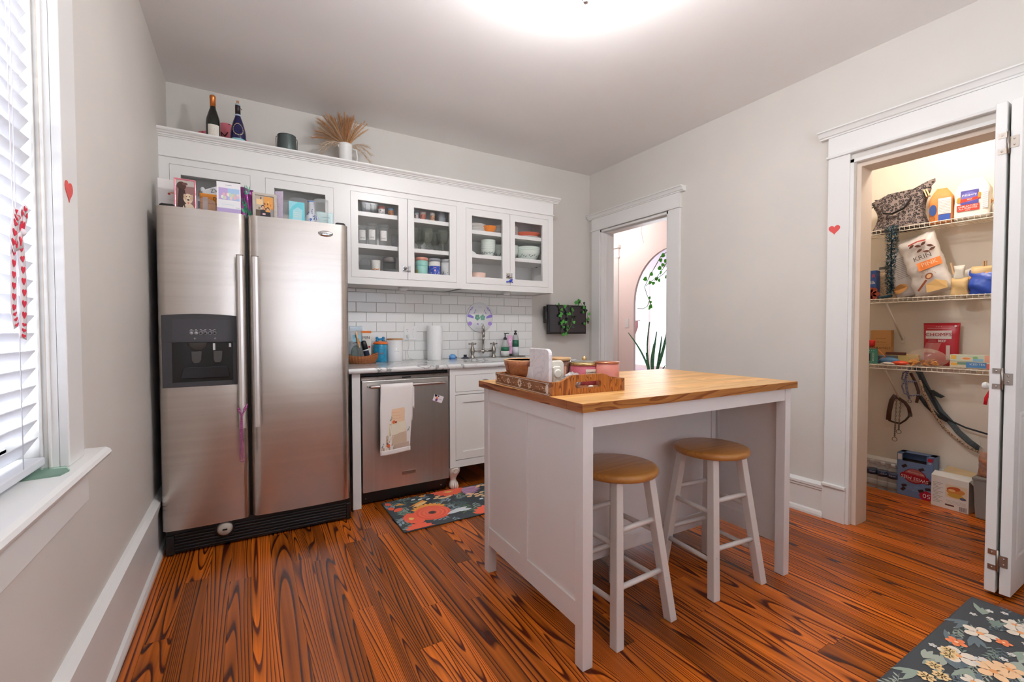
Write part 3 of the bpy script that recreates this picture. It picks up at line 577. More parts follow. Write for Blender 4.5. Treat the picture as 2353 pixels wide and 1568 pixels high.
MB().prism(fp, 'x', 0.962, XR + 0.02).box(0.962, SX0, SY0, -0.009, ZC - 0.034, ZC).box(SX1, XR + 0.02, SY0, -0.009, ZC - 0.034, ZC).box(SX0, SX1, SY1, -0.009, ZC - 0.034, ZC).build('slab', MARB, ct)
sk = MB().box(SX0 - 0.01, SX1 + 0.01, SY0 - 0.01, SY1 + 0.01, ZC - 0.22, ZC - 0.215).box(SX0 - 0.012, SX0, SY0, SY1, ZC - 0.22, ZC - 0.034).box(SX1, SX1 + 0.012, SY0, SY1, ZC - 0.22, ZC - 0.034).box(SX0, SX1, SY0 - 0.012, SY0, ZC - 0.22, ZC - 0.034).box(SX0, SX1, SY1, SY1 + 0.012, ZC - 0.22, ZC - 0.034)
sk.build('sink_basin', mat((238, 238, 236), 0.12, name='white_fireclay'), ct)
fl = thing('filler_panel', 'narrow white end panel between the refrigerator and the dishwasher', 'panel')
B('stile', CABW, 0.985, 1.037, -0.618, -0.02, 0.0, ZC - 0.034, fl, 0.002)
dw = thing('dishwasher', 'stainless steel dishwasher with a bar handle under the marble counter', 'dishwasher')
DS = steel('brushed_stainless_dishwasher', (208, 204, 198), 0.36, axis=2, aniso=0.3)
B('tub', mat((34, 33, 35), 0.5, name='dark_tub'), 1.044, 1.642, -0.585, -0.03, 0.10, 0.868, dw); B('door', DS, 1.047, 1.640, -0.620, -0.586, 0.098, 0.822, dw, 0.003)
cpn = MB().prism([(-0.586, 0.824), (-0.618, 0.824), (-0.624, 0.828), (-0.624, 0.838), (-0.616, 0.848), (-0.600, 0.852), (-0.586, 0.852)], 'x', 1.043, 1.643).build('control_strip', mat((205, 200, 195), 0.22, 1.0, name='bright_strip'), dw)
MB().prism([(1.306, 0.830), (1.366, 0.830), (1.368, 0.842), (1.304, 0.842)], 'y', -0.6265, -0.61).build('latch_button', BLACKP, dw, bevel=0.003)
hd = MB().tube([(1.085, -0.622, 0.786), (1.092, -0.645, 0.786)] + [(1.10 + 0.495 * i / 10, -0.654 - 0.012 * math.sin(math.pi * i / 10), 0.786) for i in range(11)] + [(1.603, -0.645, 0.786), (1.61, -0.622, 0.786)], [0.008, 0.010] + [0.0115] * 11 + [0.010, 0.008], 12); hd.build('bar_handle', mat((205, 200, 196), 0.24, 1.0, name='bar_handle_steel'), dw)
bd = B('name_badge', mat((210, 205, 200), 0.2, 1.0, name='badge_metal'), 1.302, 1.396, -0.6222, -0.6195, 0.176, 0.203, dw, 0.001); B('badge_field', mat((150, 142, 136), 0.3, 0.9, name='badge_brown'), 1.306, 1.392, -0.6228, -0.6221, 0.180, 0.199, bd)
B('kick_plate', mat((16, 14, 15), 0.35, name='kick_black'), 1.044, 1.642, -0.565, -0.54, 0.012, 0.104, dw)
for xx in (1.075, 1.600): MB().ball((xx, -0.566, 0.040), 0.004, 8, 6, (1, 0.4, 1)).build('kick_screw', CHROME, dw)
for xx in (1.08, 1.60): MB().cyl((xx, -0.5, 0.0), 0.014, 0.10, 'z', 10).build('foot', BLACKP, dw)
bc = thing('sink_cabinet', 'white sink base cabinet on carved claw feet', 'cabinet')
X0, X1 = 1.648, XR
MB().box(X0, X0 + 0.018, YC + 0.02, -0.01, 0.165, ZC - 0.035).box(X1 - 0.018, X1, YC + 0.02, -0.01, 0.165, ZC - 0.035).box(X0, X1, YC + 0.02, -0.01, 0.165, 0.185).box(X0, X1, -0.03, -0.01, 0.165, ZC - 0.035).build('carcass', CABI, bc)
F0, F1 = YC, YC + 0.02
MB().box(X0, X0 + 0.043, F0, F1, 0.165, ZC - 0.035).box(X1 - 0.043, X1, F0, F1, 0.165, ZC - 0.035).box(2.170, 2.215, F0, F1, 0.165, ZC - 0.035).box(X0 + 0.043, X1 - 0.043, F0 + 0.0006, F1 - 0.0006, 0.165, 0.214).box(X0 + 0.043, X1 - 0.043, F0 + 0.0006, F1 - 0.0006, 0.688, 0.706).box(X0 + 0.043, X1 - 0.043, F0 + 0.0006, F1 - 0.0006, 0.828, ZC - 0.035).build('face_frame', CABW, bc)
def shaker(name, a, b_, za, zb2, w, par):
    m = MB(); y0, y1 = F0 + 0.001, F1 - 0.001; a += 0.002; b_ -= 0.002; za += 0.002; zb2 -= 0.002
    m.box(a, a + w, y0, y1, za, zb2).box(b_ - w, b_, y0, y1, za, zb2).box(a + w, b_ - w, y0, y1, za, za + w).box(a + w, b_ - w, y0, y1, zb2 - w, zb2).box(a + w, b_ - w, y0 + 0.008, y1, za + w, zb2 - w)
    return m.build(name, CABW, par)
for a, b_ in ((X0 + 0.043, 2.170), (2.215, X1 - 0.043)):
    dr = MB().box(a + 0.002, b_ - 0.002, F0 + 0.001, F1 - 0.001, 0.708, 0.826).build('drawer', CABW, bc)
    xc = (a + b_) / 2
    MB().lathe([(0.040, 0.0), (0.040, 0.004), (0.036, 0.016), (0.022, 0.024), (0.0, 0.026)], (xc, F0 + 0.001, 0.760), 16, 'y', 0, math.pi, sy=0.7).build('cup_pull', NICKEL, dr)
    dd = shaker('door', a, b_, 0.216, 0.686, 0.055, bc)
    MB().lathe([(0.006, 0), (0.006, 0.014), (0.014, 0.020), (0.015, 0.028), (0.0, 0.032)], (b_ - 0.03 if a < 2 else a + 0.03, F0 + 0.001, 0.60), 14, 'y').build('knob', NICKEL, dd)
CF = mat((231, 220, 208), 0.4, name='cream_foot_paint')
def clawfoot(xc):
    # cabriole foot: carved knee, slim ankle, ball-and-claw
    zz = [0.166, 0.150, 0.120, 0.095, 0.070, 0.055, 0.040, 0.020, 0.006, 0.0]; rx = [0.048, 0.050, 0.044, 0.030, 0.021, 0.024, 0.032, 0.034, 0.026, 0.016]; dy = [0.0, 0, -0.002, 0.004, 0.008, 0.004, -0.004, -0.006, -0.004, 0]
    m = MB(); n = 16; vs = []; fs = []
    for i, z in enumerate(zz):
        for k in range(n):
            a = 2 * math.pi * k / n; flute = 1 + (0.10 * math.cos(5 * a) if z < 0.06 else 0.0); vs.append((xc + rx[i] * math.cos(a) * flute, -0.580 + dy[i] + 0.92 * rx[i] * math.sin(a) * flute, z))
    for i in range(len(zz) - 1): fs += [(i * n + k, i * n + (k + 1) % n, (i + 1) * n + (k + 1) % n, (i + 1) * n + k) for k in range(n)]
    fs += [tuple(range(n)), tuple(range((len(zz) - 1) * n, len(zz) * n))]; m._add(vs, fs, True); ft = m.build('claw_foot', CF, bc)
    MB().tube([(xc + 0.026 * math.cos(a) * (1 - a / 14), -0.629 + a * 0.0006, 0.138 + 0.020 * math.sin(a) * (1 - a / 14)) for a in [k * 0.5 for k in range(20)]], 0.0022, 6).build('carved_scroll', CF, ft)
    for s in (-1, 0, 1): MB().tube([(xc + s * 0.014, -0.606, 0.050), (xc + s * 0.018, -0.617, 0.030), (xc + s * 0.017, -0.614, 0.012), (xc + s * 0.013, -0.604, 0.003)], [0.005, 0.0075, 0.006, 0.003], 8).build('toe', CF, ft)
for xc in (1.690, 2.700): clawfoot(xc)
MB().cyl((1.69, -0.08, 0.0), 0.03, 0.166, 'z', 12).cyl((2.70, -0.08, 0.0), 0.03, 0.166, 'z', 12).build('rear_foot', CF, bc)
# ---- kitchen island
IH = 0.9101; IWD, IDP = 1.2605, 0.785
isl = thing('kitchen_island', 'white kitchen island with a butcher block top and open stool side', 'kitchen island', (1.3579, -2.4351, 0), -0.0165)
BB = NT('oak_butcher_block')
def butcher():
    t = BB; v = t.mapped('Object', (1.2, 9, 9)); n = t.noise(v, 1.0, 2, 0.5, 0.4); fr_ = t.math('FRACT', t.math('MULTIPLY', n, 9))
    br = t.add('ShaderNodeTexBrick'); br.offset = 0.5; t.link(t.mapped('Object', (1, 1, 1)), br.inputs['Vector']); br.inputs['Scale'].default_value = 1.0; br.inputs['Brick Width'].default_value = 0.62; br.inputs['Row Height'].default_value = 0.062; br.inputs['Mortar Size'].default_value = 0.0; br.inputs['Color1'].default_value = (0.82, 0.82, 0.82, 1); br.inputs['Color2'].default_value = (1.08, 1.05, 1.0, 1)
    col = t.ramp(fr_, [(0, s2l((232, 184, 120))), (0.6, s2l((222, 170, 102))), (0.9, s2l((206, 148, 82))), (1, s2l((232, 184, 120)))])
    mm = t.add('ShaderNodeMix', data_type='RGBA', blend_type='MULTIPLY'); mm.inputs[0].default_value = 1; t.link(col, mm.inputs[6]); t.link(br.outputs['Color'], mm.inputs[7]); t.link(mm.outputs[2], t.b.inputs['Base Color']); t.b.inputs['Roughness'].default_value = 0.38
butcher()
IEND = wood('oak_end_grain', (190, 118, 74), (120, 58, 32), axis=1, ring=5, across=22, along=3, rough=0.4); IFR = wood('oak_front_edge', (196, 128, 62), (146, 80, 32), axis=0, ring=8, across=16, along=1.6, rough=0.4)
tp = MB().box(0, IWD, 0, IDP, IH - 0.030, IH).build('top', BB.m, isl, bevel=0.0015)
# end-grain staves along the short side and the front strip of the top
e0 = 0.0
for i, w in enumerate((0.085, 0.14, 0.105, 0.13, 0.115, 0.12, 0.09)):
    B('end_stave', IEND, -0.0012, 0.0, e0 + 0.0003, min(e0 + w, IDP) - 0.0003, IH - 0.0297, IH - 0.0003, tp); e0 += w
B('front_strip', IFR, 0.0, IWD, -0.0012, 0.0, IH - 0.0297, IH - 0.0003, tp)
ISW = mat((232, 226, 223), 0.35, name='island_white_paint', bump=0.015, bscale=20)
u0, u1, v0, v1, ZL = 0.018, IWD - 0.018, 0.018, IDP - 0.018, IH - 0.030; LW = 0.043
for a in (u0, u1 - LW):
    for b_ in (v0, v1 - LW): B('leg', ISW, a, a + LW, b_, b_ + LW, 0.0, ZL, isl, 0.0015)
def endpanel(xo, sgn):
    e = bpy.data.objects.new('end_panel', None); COL.objects.link(e); e.parent = isl; a, b_ = (xo, xo + 0.022) if sgn < 0 else (xo - 0.022, xo); y0, y1 = v0 + LW, v1 - LW
    f0, f1 = (a + 0.002, b_ - 0.004) if sgn < 0 else (a + 0.004, b_ - 0.002)
    B('rail', ISW, f0, f1, y0, y1, 0.818, ZL, e); B('rail', ISW, f0, f1, y0, y1, 0.135, 0.219, e)
    mid = (y0 + y1) / 2 - 0.012
    B('stile', ISW, f0, f1, mid, mid + 0.055, 0.219, 0.818, e)
    for p, q in ((y0, mid), (mid + 0.055, y1)): B('panel', ISW, (a + b_) / 2 - 0.003, (a + b_) / 2 + 0.004, p, q, 0.219, 0.818, e)
endpanel(u0, -1); endpanel(u1, 1)
B('apron', ISW, u0 + LW, u1 - LW, v0 + 0.004, v0 + 0.024, 0.822, ZL, isl, 0.001); B('rear_apron', ISW, u0 + LW, u1 - LW, v1 - 0.024, v1 - 0.004, 0.835, ZL, isl, 0.001)
B('back_panel', ISW, u0 + 0.022, u1 - 0.022, 0.395, 0.410, 0.19, ZL, isl); B('lower_rail', ISW, u0 + 0.022, u1 - 0.022, 0.388, 0.412, 0.120, 0.190, isl, 0.002)
B('shelf', ISW, u0 + 0.022, u1 - 0.022, 0.412, v1 - 0.01, 0.165, 0.185, isl); B('shelf', ISW, u0 + 0.022, u1 - 0.022, 0.412, v1 - 0.01, 0.50, 0.52, isl); B('batten', ISW, u1 - 0.062, u1 - 0.048, 0.389, 0.395, 0.19, 0.83, isl)
# ---- bar stools
SEATW = wood('stool_seat_oak', (206, 142, 72), (166, 104, 48), axis=0, ring=7, across=10, along=1.2, rough=0.3, coat=0.3, contrast=0.55); STW = mat((226, 218, 212), 0.38, name='stool_white_paint')
def stool(label, loc, rz):
    t = thing('bar_stool', label, 'bar stool', loc, rz, 'round wooden stools under the island')
    s0 = MB().lathe([(0.0, 0.578), (0.145, 0.578), (0.158, 0.582), (0.165, 0.592), (0.165, 0.600), (0.160, 0.608), (0.150, 0.611), (0.0, 0.611)], seg=40).build('seat', SEATW, t)
    top, bot = 0.088, 0.150
    def at(sx, sy, z): f = (0.578 - z) / 0.578; r = top + (bot - top) * f; return sx * r, sy * r
    for sx in (-1, 1):
        for sy in (-1, 1):
            a, b_ = at(sx, sy, 0.578), at(sx, sy, 0.0); h0, h1 = 0.0175, 0.0185
            lg = MB().hexa([(b_[0] + i * h1, b_[1] + j * h1, 0.0) for i, j in ((-1, -1), (1, -1), (1, 1), (-1, 1))] + [(a[0] + i * h0, a[1] + j * h0, 0.579) for i, j in ((-1, -1), (1, -1), (1, 1), (-1, 1))]).build('leg', STW, t, bevel=0.003)
            bx_, by_ = at(sx, sy, 0.175); MB().ball((bx_, by_ + sy * 0.0175, 0.175), 0.006, 8, 6, (1, 0.5, 1)).build('bolt_cap', STW, lg)
    def rung(p, q): MB().tube([p, q], 0.0105, 12).build('rung', STW, t)
    for z in (0.200, 0.400):
        for sy in (-1, 1): x_, y_ = at(1, sy, z); rung((-x_, y_, z), (x_, y_, z))
    for z in (0.150, 0.350):
        for sx in (-1, 1): x_, y_ = at(sx, 1, z); rung((x_, -y_, z), (x_, y_, z))
    return t
stool('round oak-topped white stool nearest the island end panel', (1.697, -2.236, 0), 0.046); stool('round oak-topped white stool nearer the pantry side of the island', (2.279, -2.250, 0), -0.09)
# ================================================================== KITCHEN SMALL THINGS
def fa(x, y): return math.atan2(-3.57 - y, 0.4234 - x)
def ctext(s, size, m, parent, c, r, a, z, sx=1.0):
    """lettering wrapped on an upright cylinder"""
    U = (-math.sin(a), math.cos(a), 0); o = text(s, size, m, parent, (c[0] + r * math.cos(a), c[1] + r * math.sin(a), z), U, (0, 0, 1), sx=1.0); o['warp'] = r; o['sx'] = sx; return o
BLK = mat((28, 27, 30), 0.5, name='black_print'); WHT = mat((240, 240, 238), 0.5, name='white_print')
ORD = ['lowest', 'second', 'third', 'fourth', 'fifth', 'sixth']
# ---- glassware in the cabinet above the dishwasher
SHA, SHB, SH0 = 1.985, 1.760, 1.517
SG = 'shot glasses on the top shelf'
def lat(name, label, cat, prof, m, loc, group=None, seg=22, **k):
    o = MB().lathe(prof, seg=seg, **k).build(name, m, None, loc); return tag(o, label, cat, group)
def cup(r0, r1, h, t=0.0022): return [(0.0, 0.0), (r0, 0.0), (r1, h), (r1 - t, h), (r0 - t, 0.006), (0.0, 0.006)]
for lab, xc, r, h, tint in (('clear shot glass at the fridge end of the top glass shelf', 1.147, 0.018, 0.072, (235, 240, 242)), ('second clear shot glass from the fridge on the top glass shelf', 1.214, 0.018, 0.075, (240, 240, 240))):
    t = thing('shot_glass', lab, 'shot glass', (xc, -0.25, SHA), 0, SG); MB().lathe(cup(r * .8, r, h)).build('glass', glass((215, 220, 222), 0.25, 0.9, 'shot_glass_clear'), t); MB().lathe([(0, 0.0005), (r * .78, 0.0005), (r * .8, 0.012), (0, 0.012)]).build('base', glass((225, 235, 240), 0.5, 0.95, 'thick_glass'), t)
for lab, xc, r, h, c1, c2 in (('white and pink printed shot glass on the top glass shelf', 1.277, 0.026, 0.068, (238, 236, 232), (222, 150, 140)), ('amber shot glass with a blue band on the top glass shelf', 1.344, 0.023, 0.066, (196, 140, 100), (150, 175, 200)),
                              ('pale shot glass at the door edge of the top glass shelf', 1.540, 0.017, 0.060, (205, 190, 190), (190, 200, 210)), ('red tinted shot glass on the top glass shelf', 1.590, 0.024, 0.070, (196, 120, 104), (205, 190, 180)), ('orange and white patterned shot glass on the top glass shelf', 1.668, 0.018, 0.072, (226, 176, 140), (240, 236, 228))):
    t = thing('shot_glass', lab, 'shot glass', (xc, -0.25, SHA), 0, SG); MB().lathe(cup(r * .82, r, h)).build('glass', mat(c1, 0.15, name='tinted_shot'), t); MB().lathe([(r * .95 + 0.0006, h * .68), (r + 0.0006, h * .96)]).build('band', mat(c2, 0.2, name='shot_band'), t)
    a = fa(xc, -0.25); p = Print(cyl_map((0, 0), r * 0.92 + 0.0008, 0.0, a)); rr = random.Random(int(xc * 1000))
    for i in range(9): p.ell(rr.uniform(-0.012, 0.012), rr.uniform(0.012, h * .6), 0.003, 0.002, (120, 60, 50) if i % 2 else (60, 60, 80), n=6)
    p.build('print', t)
lat('plastic_cup', 'frosted plastic cup at the end of the top glass shelf', 'cup', cup(0.027, 0.036, 0.095), mat((196, 200, 202), 0.4, name='frosted_plastic', alpha=0.75), (1.756, -0.22, SHA))
for i, (lab, xc, yy, r, h) in enumerate((('tall tumbler with a letter label, tucked at the frame edge', 1.150, -0.20, 0.036, 0.140), ('tall tumbler with a letter label, middle of the three', 1.208, -0.245, 0.036, 0.158), ('tall tumbler with a letter label, nearest the goblets', 1.291, -0.245, 0.037, 0.158))):
    t = thing('tumbler', lab, 'glass', (xc, yy, SHB), 0, 'letter tumblers on the middle shelf'); MB().lathe(cup(r * .9, r, h)).build('glass', glass((222, 224, 222), 0.3, 0.92, 'tumbler_glass'), t)
    a = fa(xc, yy) ; R = r * 0.97 + 0.0015; p = Print(cyl_map((0, 0), R, 0.0, a)); p.rect(-0.023, 0.023, 0.040, 0.112, (240, 238, 234), 8)
    p.line([(-0.014, 0.066), (0.0, 0.103)], 0.0035, (40, 36, 40)); p.line([(0.0, 0.103), (0.015, 0.066)], 0.008, (30, 28, 32)); p.line([(-0.009, 0.072), (0.008, 0.082)], 0.002, (60, 56, 60))
    for q in range(5): p.line([(-0.015 + q * 0.007, 0.050), (-0.012 + q * 0.006, 0.061)], 0.002, (60, 60, 64))
    p.build('label', t)
lat('tumbler', 'small clear glass beside the letter tumblers', 'glass', cup(0.023, 0.025, 0.105), glass((205, 210, 214), 0.35, 0.9, 'small_tumbler_glass'), (1.380, -0.22, SHB))
GOB = glass((150, 156, 142), 1.1, 0.7, 'smoky_green_glass')
gob = [(0.0, 0.0), (0.036, 0.0), (0.037, 0.004), (0.012, 0.012), (0.008, 0.024), (0.013, 0.032), (0.008, 0.040), (0.012, 0.052), (0.028, 0.066), (0.040, 0.095), (0.044, 0.130), (0.043, 0.165), (0.0412, 0.165), (0.042, 0.130), (0.038, 0.097), (0.026, 0.070), (0.0, 0.060)]
for lab, xc, yy in (('smoky glass goblet nearest the tumblers', 1.520, -0.23), ('smoky glass goblet behind the front pair, on the tumbler side', 1.591, -0.170), ('smoky glass goblet in front, on the tumbler side', 1.619, -0.262), ('smoky glass goblet behind the front pair, on the sink side', 1.718, -0.170), ('smoky glass goblet in front, on the sink side', 1.748, -0.262)):
    lat('goblet', lab, 'goblet', gob, GOB, (xc, yy, SHB), 'goblets on the middle shelf', 26)
t = thing('glass_jar', 'clear round jar with a domed top on the lowest glass shelf', 'jar', (1.157, -0.24, SH0)); MB().lathe(cup(0.036, 0.040, 0.10)).build('body', glass((200, 204, 204), 0.35, 0.9, 'jar_glass'), t); MB().lathe([(0.041, 0.10), (0.038, 0.125), (0.022, 0.145), (0.0, 0.150)]).build('dome_lid', glass((205, 208, 208), 0.4, 0.9, 'jar_lid_glass'), t); MB().lathe([(0, 0.006), (0.032, 0.006), (0.033, 0.03), (0, 0.03)]).build('contents', mat((110, 108, 100), 0.7, name='jar_contents'), t)
t = thing('printed_cup', 'white cup with an orange and black print on the lowest glass shelf', 'cup', (1.228, -0.26, SH0)); MB().lathe(cup(0.029, 0.034, 0.138)).build('body', mat((226, 224, 218), 0.35, name='cup_white'), t)
p = Print(cyl_map((0, 0), 0.0335, 0.0, fa(1.228, -0.26)))
for i, (u, v, c) in enumerate(((-0.018, 0.070, (222, 140, 80)), (-0.006, 0.074, (230, 170, 80)), (0.006, 0.070, (214, 120, 90)), (0.018, 0.073, (226, 150, 90)), (-0.012, 0.060, (222, 140, 80)), (0.0, 0.058, (40, 40, 44)), (0.004, 0.050, (40, 40, 44)), (0.012, 0.055, (90, 120, 80)))): p.ell(u, v, 0.006, 0.005, c, n=8)
p.build('print', t)
t = thing('lidded_jar', 'glass jar with a grey lid at the back of the lowest glass shelf', 'jar', (1.344, -0.20, SH0)); MB().lathe(cup(0.044, 0.046, 0.140)).build('body', glass((190, 192, 190), 0.3, 0.85, 'smoked_jar_glass'), t); MB().lathe([(0.0, 0.140), (0.047, 0.140), (0.047, 0.172), (0.043, 0.176), (0, 0.176)]).build('lid', mat((142, 136, 134), 0.5, name='grey_lid'), t)
lat('food_container', 'clear plastic tub in front of the lidded jar', 'container', [(0, 0), (0.046, 0), (0.052, 0.07), (0.055, 0.072), (0.055, 0.076), (0.05, 0.076), (0.044, 0.006), (0, 0.006)], glass((210, 212, 212), 0.4, 0.9, 'plastic_tub', 0.1), (1.330, -0.272, SH0), None, 20, sx=1.0)
def mug(lab, xc, body, rimc, prints, nm='insulated_cup', rim_z=0.160):
    t = thing(nm, lab, 'cup', (xc, -0.262, SH0), 0, 'plastic cups on the lowest shelf'); MB().lathe(cup(0.043, 0.047, 0.160)).build('body', mat(body, 0.3, name='cup_body'), t); MB().lathe([(0.0, 0.160), (0.049, 0.160), (0.0495, 0.182), (0.046, 0.184), (0.0, 0.180)]).build('rim', mat(rimc, 0.3, name='cup_rim'), t)
    p = Print(cyl_map((0, 0), 0.0478, 0.0, fa(xc, -0.262)), eps=3e-6); prints(p, random.Random(int(xc * 997))); p.build('print', t); return t
def pr_teal(p, r):
    p.rect(-0.07, 0.06, 0.120, 0.124, (120, 185, 180), 10); p.rect(-0.07, -0.028, 0.02, 0.09, (190, 190, 120), 4)
    for i in range(9): p.rect(-0.060 + i * 0.013, -0.054 + i * 0.013, 0.163, 0.181, (214, 110, 90) if i % 2 else (235, 190, 150))
def pr_blue(p, r):
    p.rect(-0.068, 0.068, 0.045, 0.125, (44, 72, 170), 12)
    for i in range(60): p.ell(r.uniform(-0.06, 0.06), r.uniform(0.05, 0.122), 0.0024, 0.0018, (180, 200, 240), n=5)
    for i in range(16): p.rect(-0.056 + i * 0.007, -0.053 + i * 0.007, 0.045, r.uniform(0.060, 0.085), (226, 230, 240) if i % 2 else (30, 60, 150))
    p.ell(0.006, 0.090, 0.006, 0.008, (240, 190, 200), n=8); p.rect(0.0055, 0.0068, 0.05, 0.085, (240, 235, 240)); p.ell(0.006, 0.112, 0.008, 0.003, (230, 140, 110), n=8)
def pr_grey(p, r):
    for i in range(46): p.ell(-0.040 + abs(r.gauss(0, 0.018)), 0.04 + abs(r.gauss(0, 0.028)), 0.0032, 0.0022, (70, 84, 76) if i % 3 else (150, 165, 150), r.uniform(0, 3), 6)
    p.line([(0.02, 0.055), (0.034, 0.078), (0.044, 0.09)], 0.003, (40, 40, 44)); p.ell(0.028, 0.05, 0.010, 0.007, (130, 130, 132), 0.5, 8)
mug('teal plastic cup with a red striped rim', 1.574, (158, 212, 200), (222, 150, 130), pr_teal); mug('white cup with a blue city print', 1.675, (236, 234, 228), (150, 152, 158), pr_blue); mug('grey-white cup with a leafy print', 1.776, (214, 214, 212), (168, 168, 170), pr_grey)
# ---- plates and bowls in the cabinet above the sink
SHC = 1.952; PLW = mat((232, 228, 222), 0.22, name='stoneware_white'); CRM = mat((226, 236, 226), 0.2, name='pale_mint_glaze')
plp = lambda r: [(0, 0), (r * .55, 0), (r * .6, 0.004), (r * .98, 0.014), (r, 0.017), (r * .97, 0.018), (r * .6, 0.009), (0, 0.008)]
for i in range(5): lat('plate', ORD[i] + ' white dinner plate up in the stack beside the orange bowl', 'plate', plp(0.098 - 0.0005 * i), PLW, (2.063, -0.185, SHC + 0.0125 * i), 'plates stacked beside the orange bowl', 28)
for i in range(6): lat('plate', ORD[i] + ' white dinner plate up in the taller stack behind the door stile', 'plate', plp(0.128 - 0.0005 * i), PLW, (2.350, -0.165, SHC + 0.0130 * i), 'plates stacked behind the door stile', 28)
t = thing('orange_bowl', 'small orange fluted bowl in front of the plates', 'bowl', (2.159, -0.262, SHC)); MB().grid(lambda u, v: ((lambda a, q: ((0.034 + 0.024 * q + 0.0018 * math.cos(18 * a)) * math.cos(a), (0.034 + 0.024 * q + 0.0018 * math.cos(18 * a)) * math.sin(a), 0.004 + 0.048 * q))(2 * math.pi * u, math.sin(v * 1.57))), 54, 6, True).build('body', mat((238, 140, 50), 0.3, name='orange_glaze'), t, solid=0.003); MB().lathe([(0, 0), (0.036, 0), (0.036, 0.008), (0, 0.008)]).build('foot', PLW, t)
lat('orange_plate', 'orange-red serving plate lying at the side wall of the cabinet', 'plate', [(0, 0), (0.085, 0), (0.09, 0.008), (0.128, 0.026), (0.130, 0.030), (0.126, 0.030), (0.085, 0.014), (0, 0.012)], mat((226, 104, 70), 0.25, name='coral_glaze'), (2.565, -0.185, SHC + 0.014), None, 30)
lat('serving_plate', 'white plate under the orange-red serving plate', 'plate', [(0, 0), (0.07, 0), (0.115, 0.010), (0.118, 0.013), (0.07, 0.008), (0, 0.008)], PLW, (2.570, -0.185, SHC), None, 28)
def bowlprof(r, h): return [(0, 0), (r * .50, 0), (r * .52, h * .06), (r * .72, h * .22), (r * .90, h * .58), (r * .97, h * .88), (r, h), (r * .96, h), (r * .86, h * .58), (r * .66, h * .26), (0, h * .14)]
def bowlstack(n, r, h, dz, xc, yc, lab1, lab, nm, grp):
    for i in range(n):
        t = thing(nm, lab1 if i == 0 else ORD[i] + ' ' + lab, 'bowl', (xc, yc, SHB + dz * i), 0, grp)
        MB().lathe(bowlprof(r, h), seg=32).build('body', CRM, t); MB().lathe([(r * 1.004, h * .955), (r * 1.014, h * .985), (r * .985, h * 1.01)], seg=32).build('lip', mat((214, 224, 214), 0.2, name='mint_rim'), t)
        if i == 0:
            a = fa(xc, yc); fn = lambda u, v, hh: ((r * (.58 + .40 * v) + hh) * math.cos(a + u / r), (r * (.58 + .40 * v) + hh) * math.sin(a + u / r), h * (.12 + .74 * v ** 1.5) )
            p = Print(lambda u, v, hh: (lambda rr_, z_: ((rr_ + hh + 0.0008) * math.cos(a + u / r), (rr_ + hh + 0.0008) * math.sin(a + u / r), z_))(r * (0.72 + 0.18 * v), h * (0.22 + 0.36 * v)), eps=1e-5); rr = random.Random(5)
            for q in range(15):
                u = -r * 1.2 + q * r * 0.17; v = 0.5 + 0.25 * math.sin(q * 1.9); c = (70, 84, 120) if q % 5 == 2 else (60, 74, 76)
                if q % 5 == 2: p.flower(u, v, 0.012, (84, 96, 140), 5, (200, 180, 140), sq=14)
                else: p.ell(u, v, 0.0055, 0.13, c, rr.uniform(-.01, .01), 7); p.ell(u + 0.006, v + 0.22, 0.003, 0.08, c, 0, 6)
            p.build('vine_pattern', t)
bowlstack(6, 0.063, 0.062, 0.0145, 2.159, -0.235, 'small mint bowl with a floral band, lowest of its stack', 'small mint bowl up in the tall stack', 'small_bowl', 'small bowls in a tall stack')
bowlstack(4, 0.110, 0.075, 0.0135, 2.372, -0.165, 'medium mint bowl with a floral band, lowest behind the door stile', 'medium mint bowl up behind the door stile', 'medium_bowl', 'medium bowls in the middle stack')
bowlstack(3, 0.115, 0.085, 0.0145, 2.572, -0.200, 'large mint serving bowl with a floral band, lowest of its stack', 'large mint serving bowl up in its stack', 'large_bowl', 'large serving bowls')
tag(MB().hexa([(-0.026, -0.008, 0), (0.024, -0.012, 0), (0.026, 0.010, 0), (-0.022, 0.012, 0), (-0.016, -0.004, 0.034), (0.012, -0.008, 0.020), (0.014, 0.006, 0.022), (-0.014, 0.006, 0.036)]).build('folded_paper', mat((236, 234, 232), 0.6, name='white_paper'), None, (2.010, -0.262, SHB), bevel=0.001), 'small crumpled white paper beside the small bowls', 'paper')
lat('pink_bowl', 'plain pale pink bowl alone on the lowest cabinet shelf', 'bowl', [(0, 0), (0.055, 0), (0.066, 0.05), (0.070, 0.100), (0.066, 0.100), (0.060, 0.05), (0, 0.008)], mat((242, 206, 188), 0.3, name='pale_pink_glaze'), (2.060, -0.235, SH0), None, 30)
# ---- blue charm on the latch
t = thing('blue_charm', 'small blue glitter dog charm hanging from the latch above the sink', 'charm', (2.305, YF - 0.016, 1.552)); BLG = mat((52, 80, 200), 0.3, 0.3, name='blue_glitter', var=0.5, vscale=300)
MB().ball((0.0, 0, 0.004), 0.011, 10, 7, (1.2, .5, 1)).ball((0.014, 0, 0.014), 0.007, 8, 6, (1, .6, 1)).ball((0.018, 0, -0.006), 0.006, 8, 6, (1.2, .5, .8)).build('body', BLG, t); MB().tube([(-0.008, 0, 0), (-0.022, 0, -0.004), (-0.032, 0, -0.004)], 0.003, 6).build('tail', BLG, t)
MB().prism([(-0.034 + (0.009 if k % 2 == 0 else 0.004) * math.sin(k * math.pi / 5), -0.006 + (0.009 if k % 2 == 0 else 0.004) * math.cos(k * math.pi / 5)) for k in range(10)], 'y', -0.002, 0.002).build('star', BLG, t); MB().tube([(0.0, 0.004, 0.012), (0.002, 0.003, 0.032)], 0.0008, 5).build('string', BLG, t)
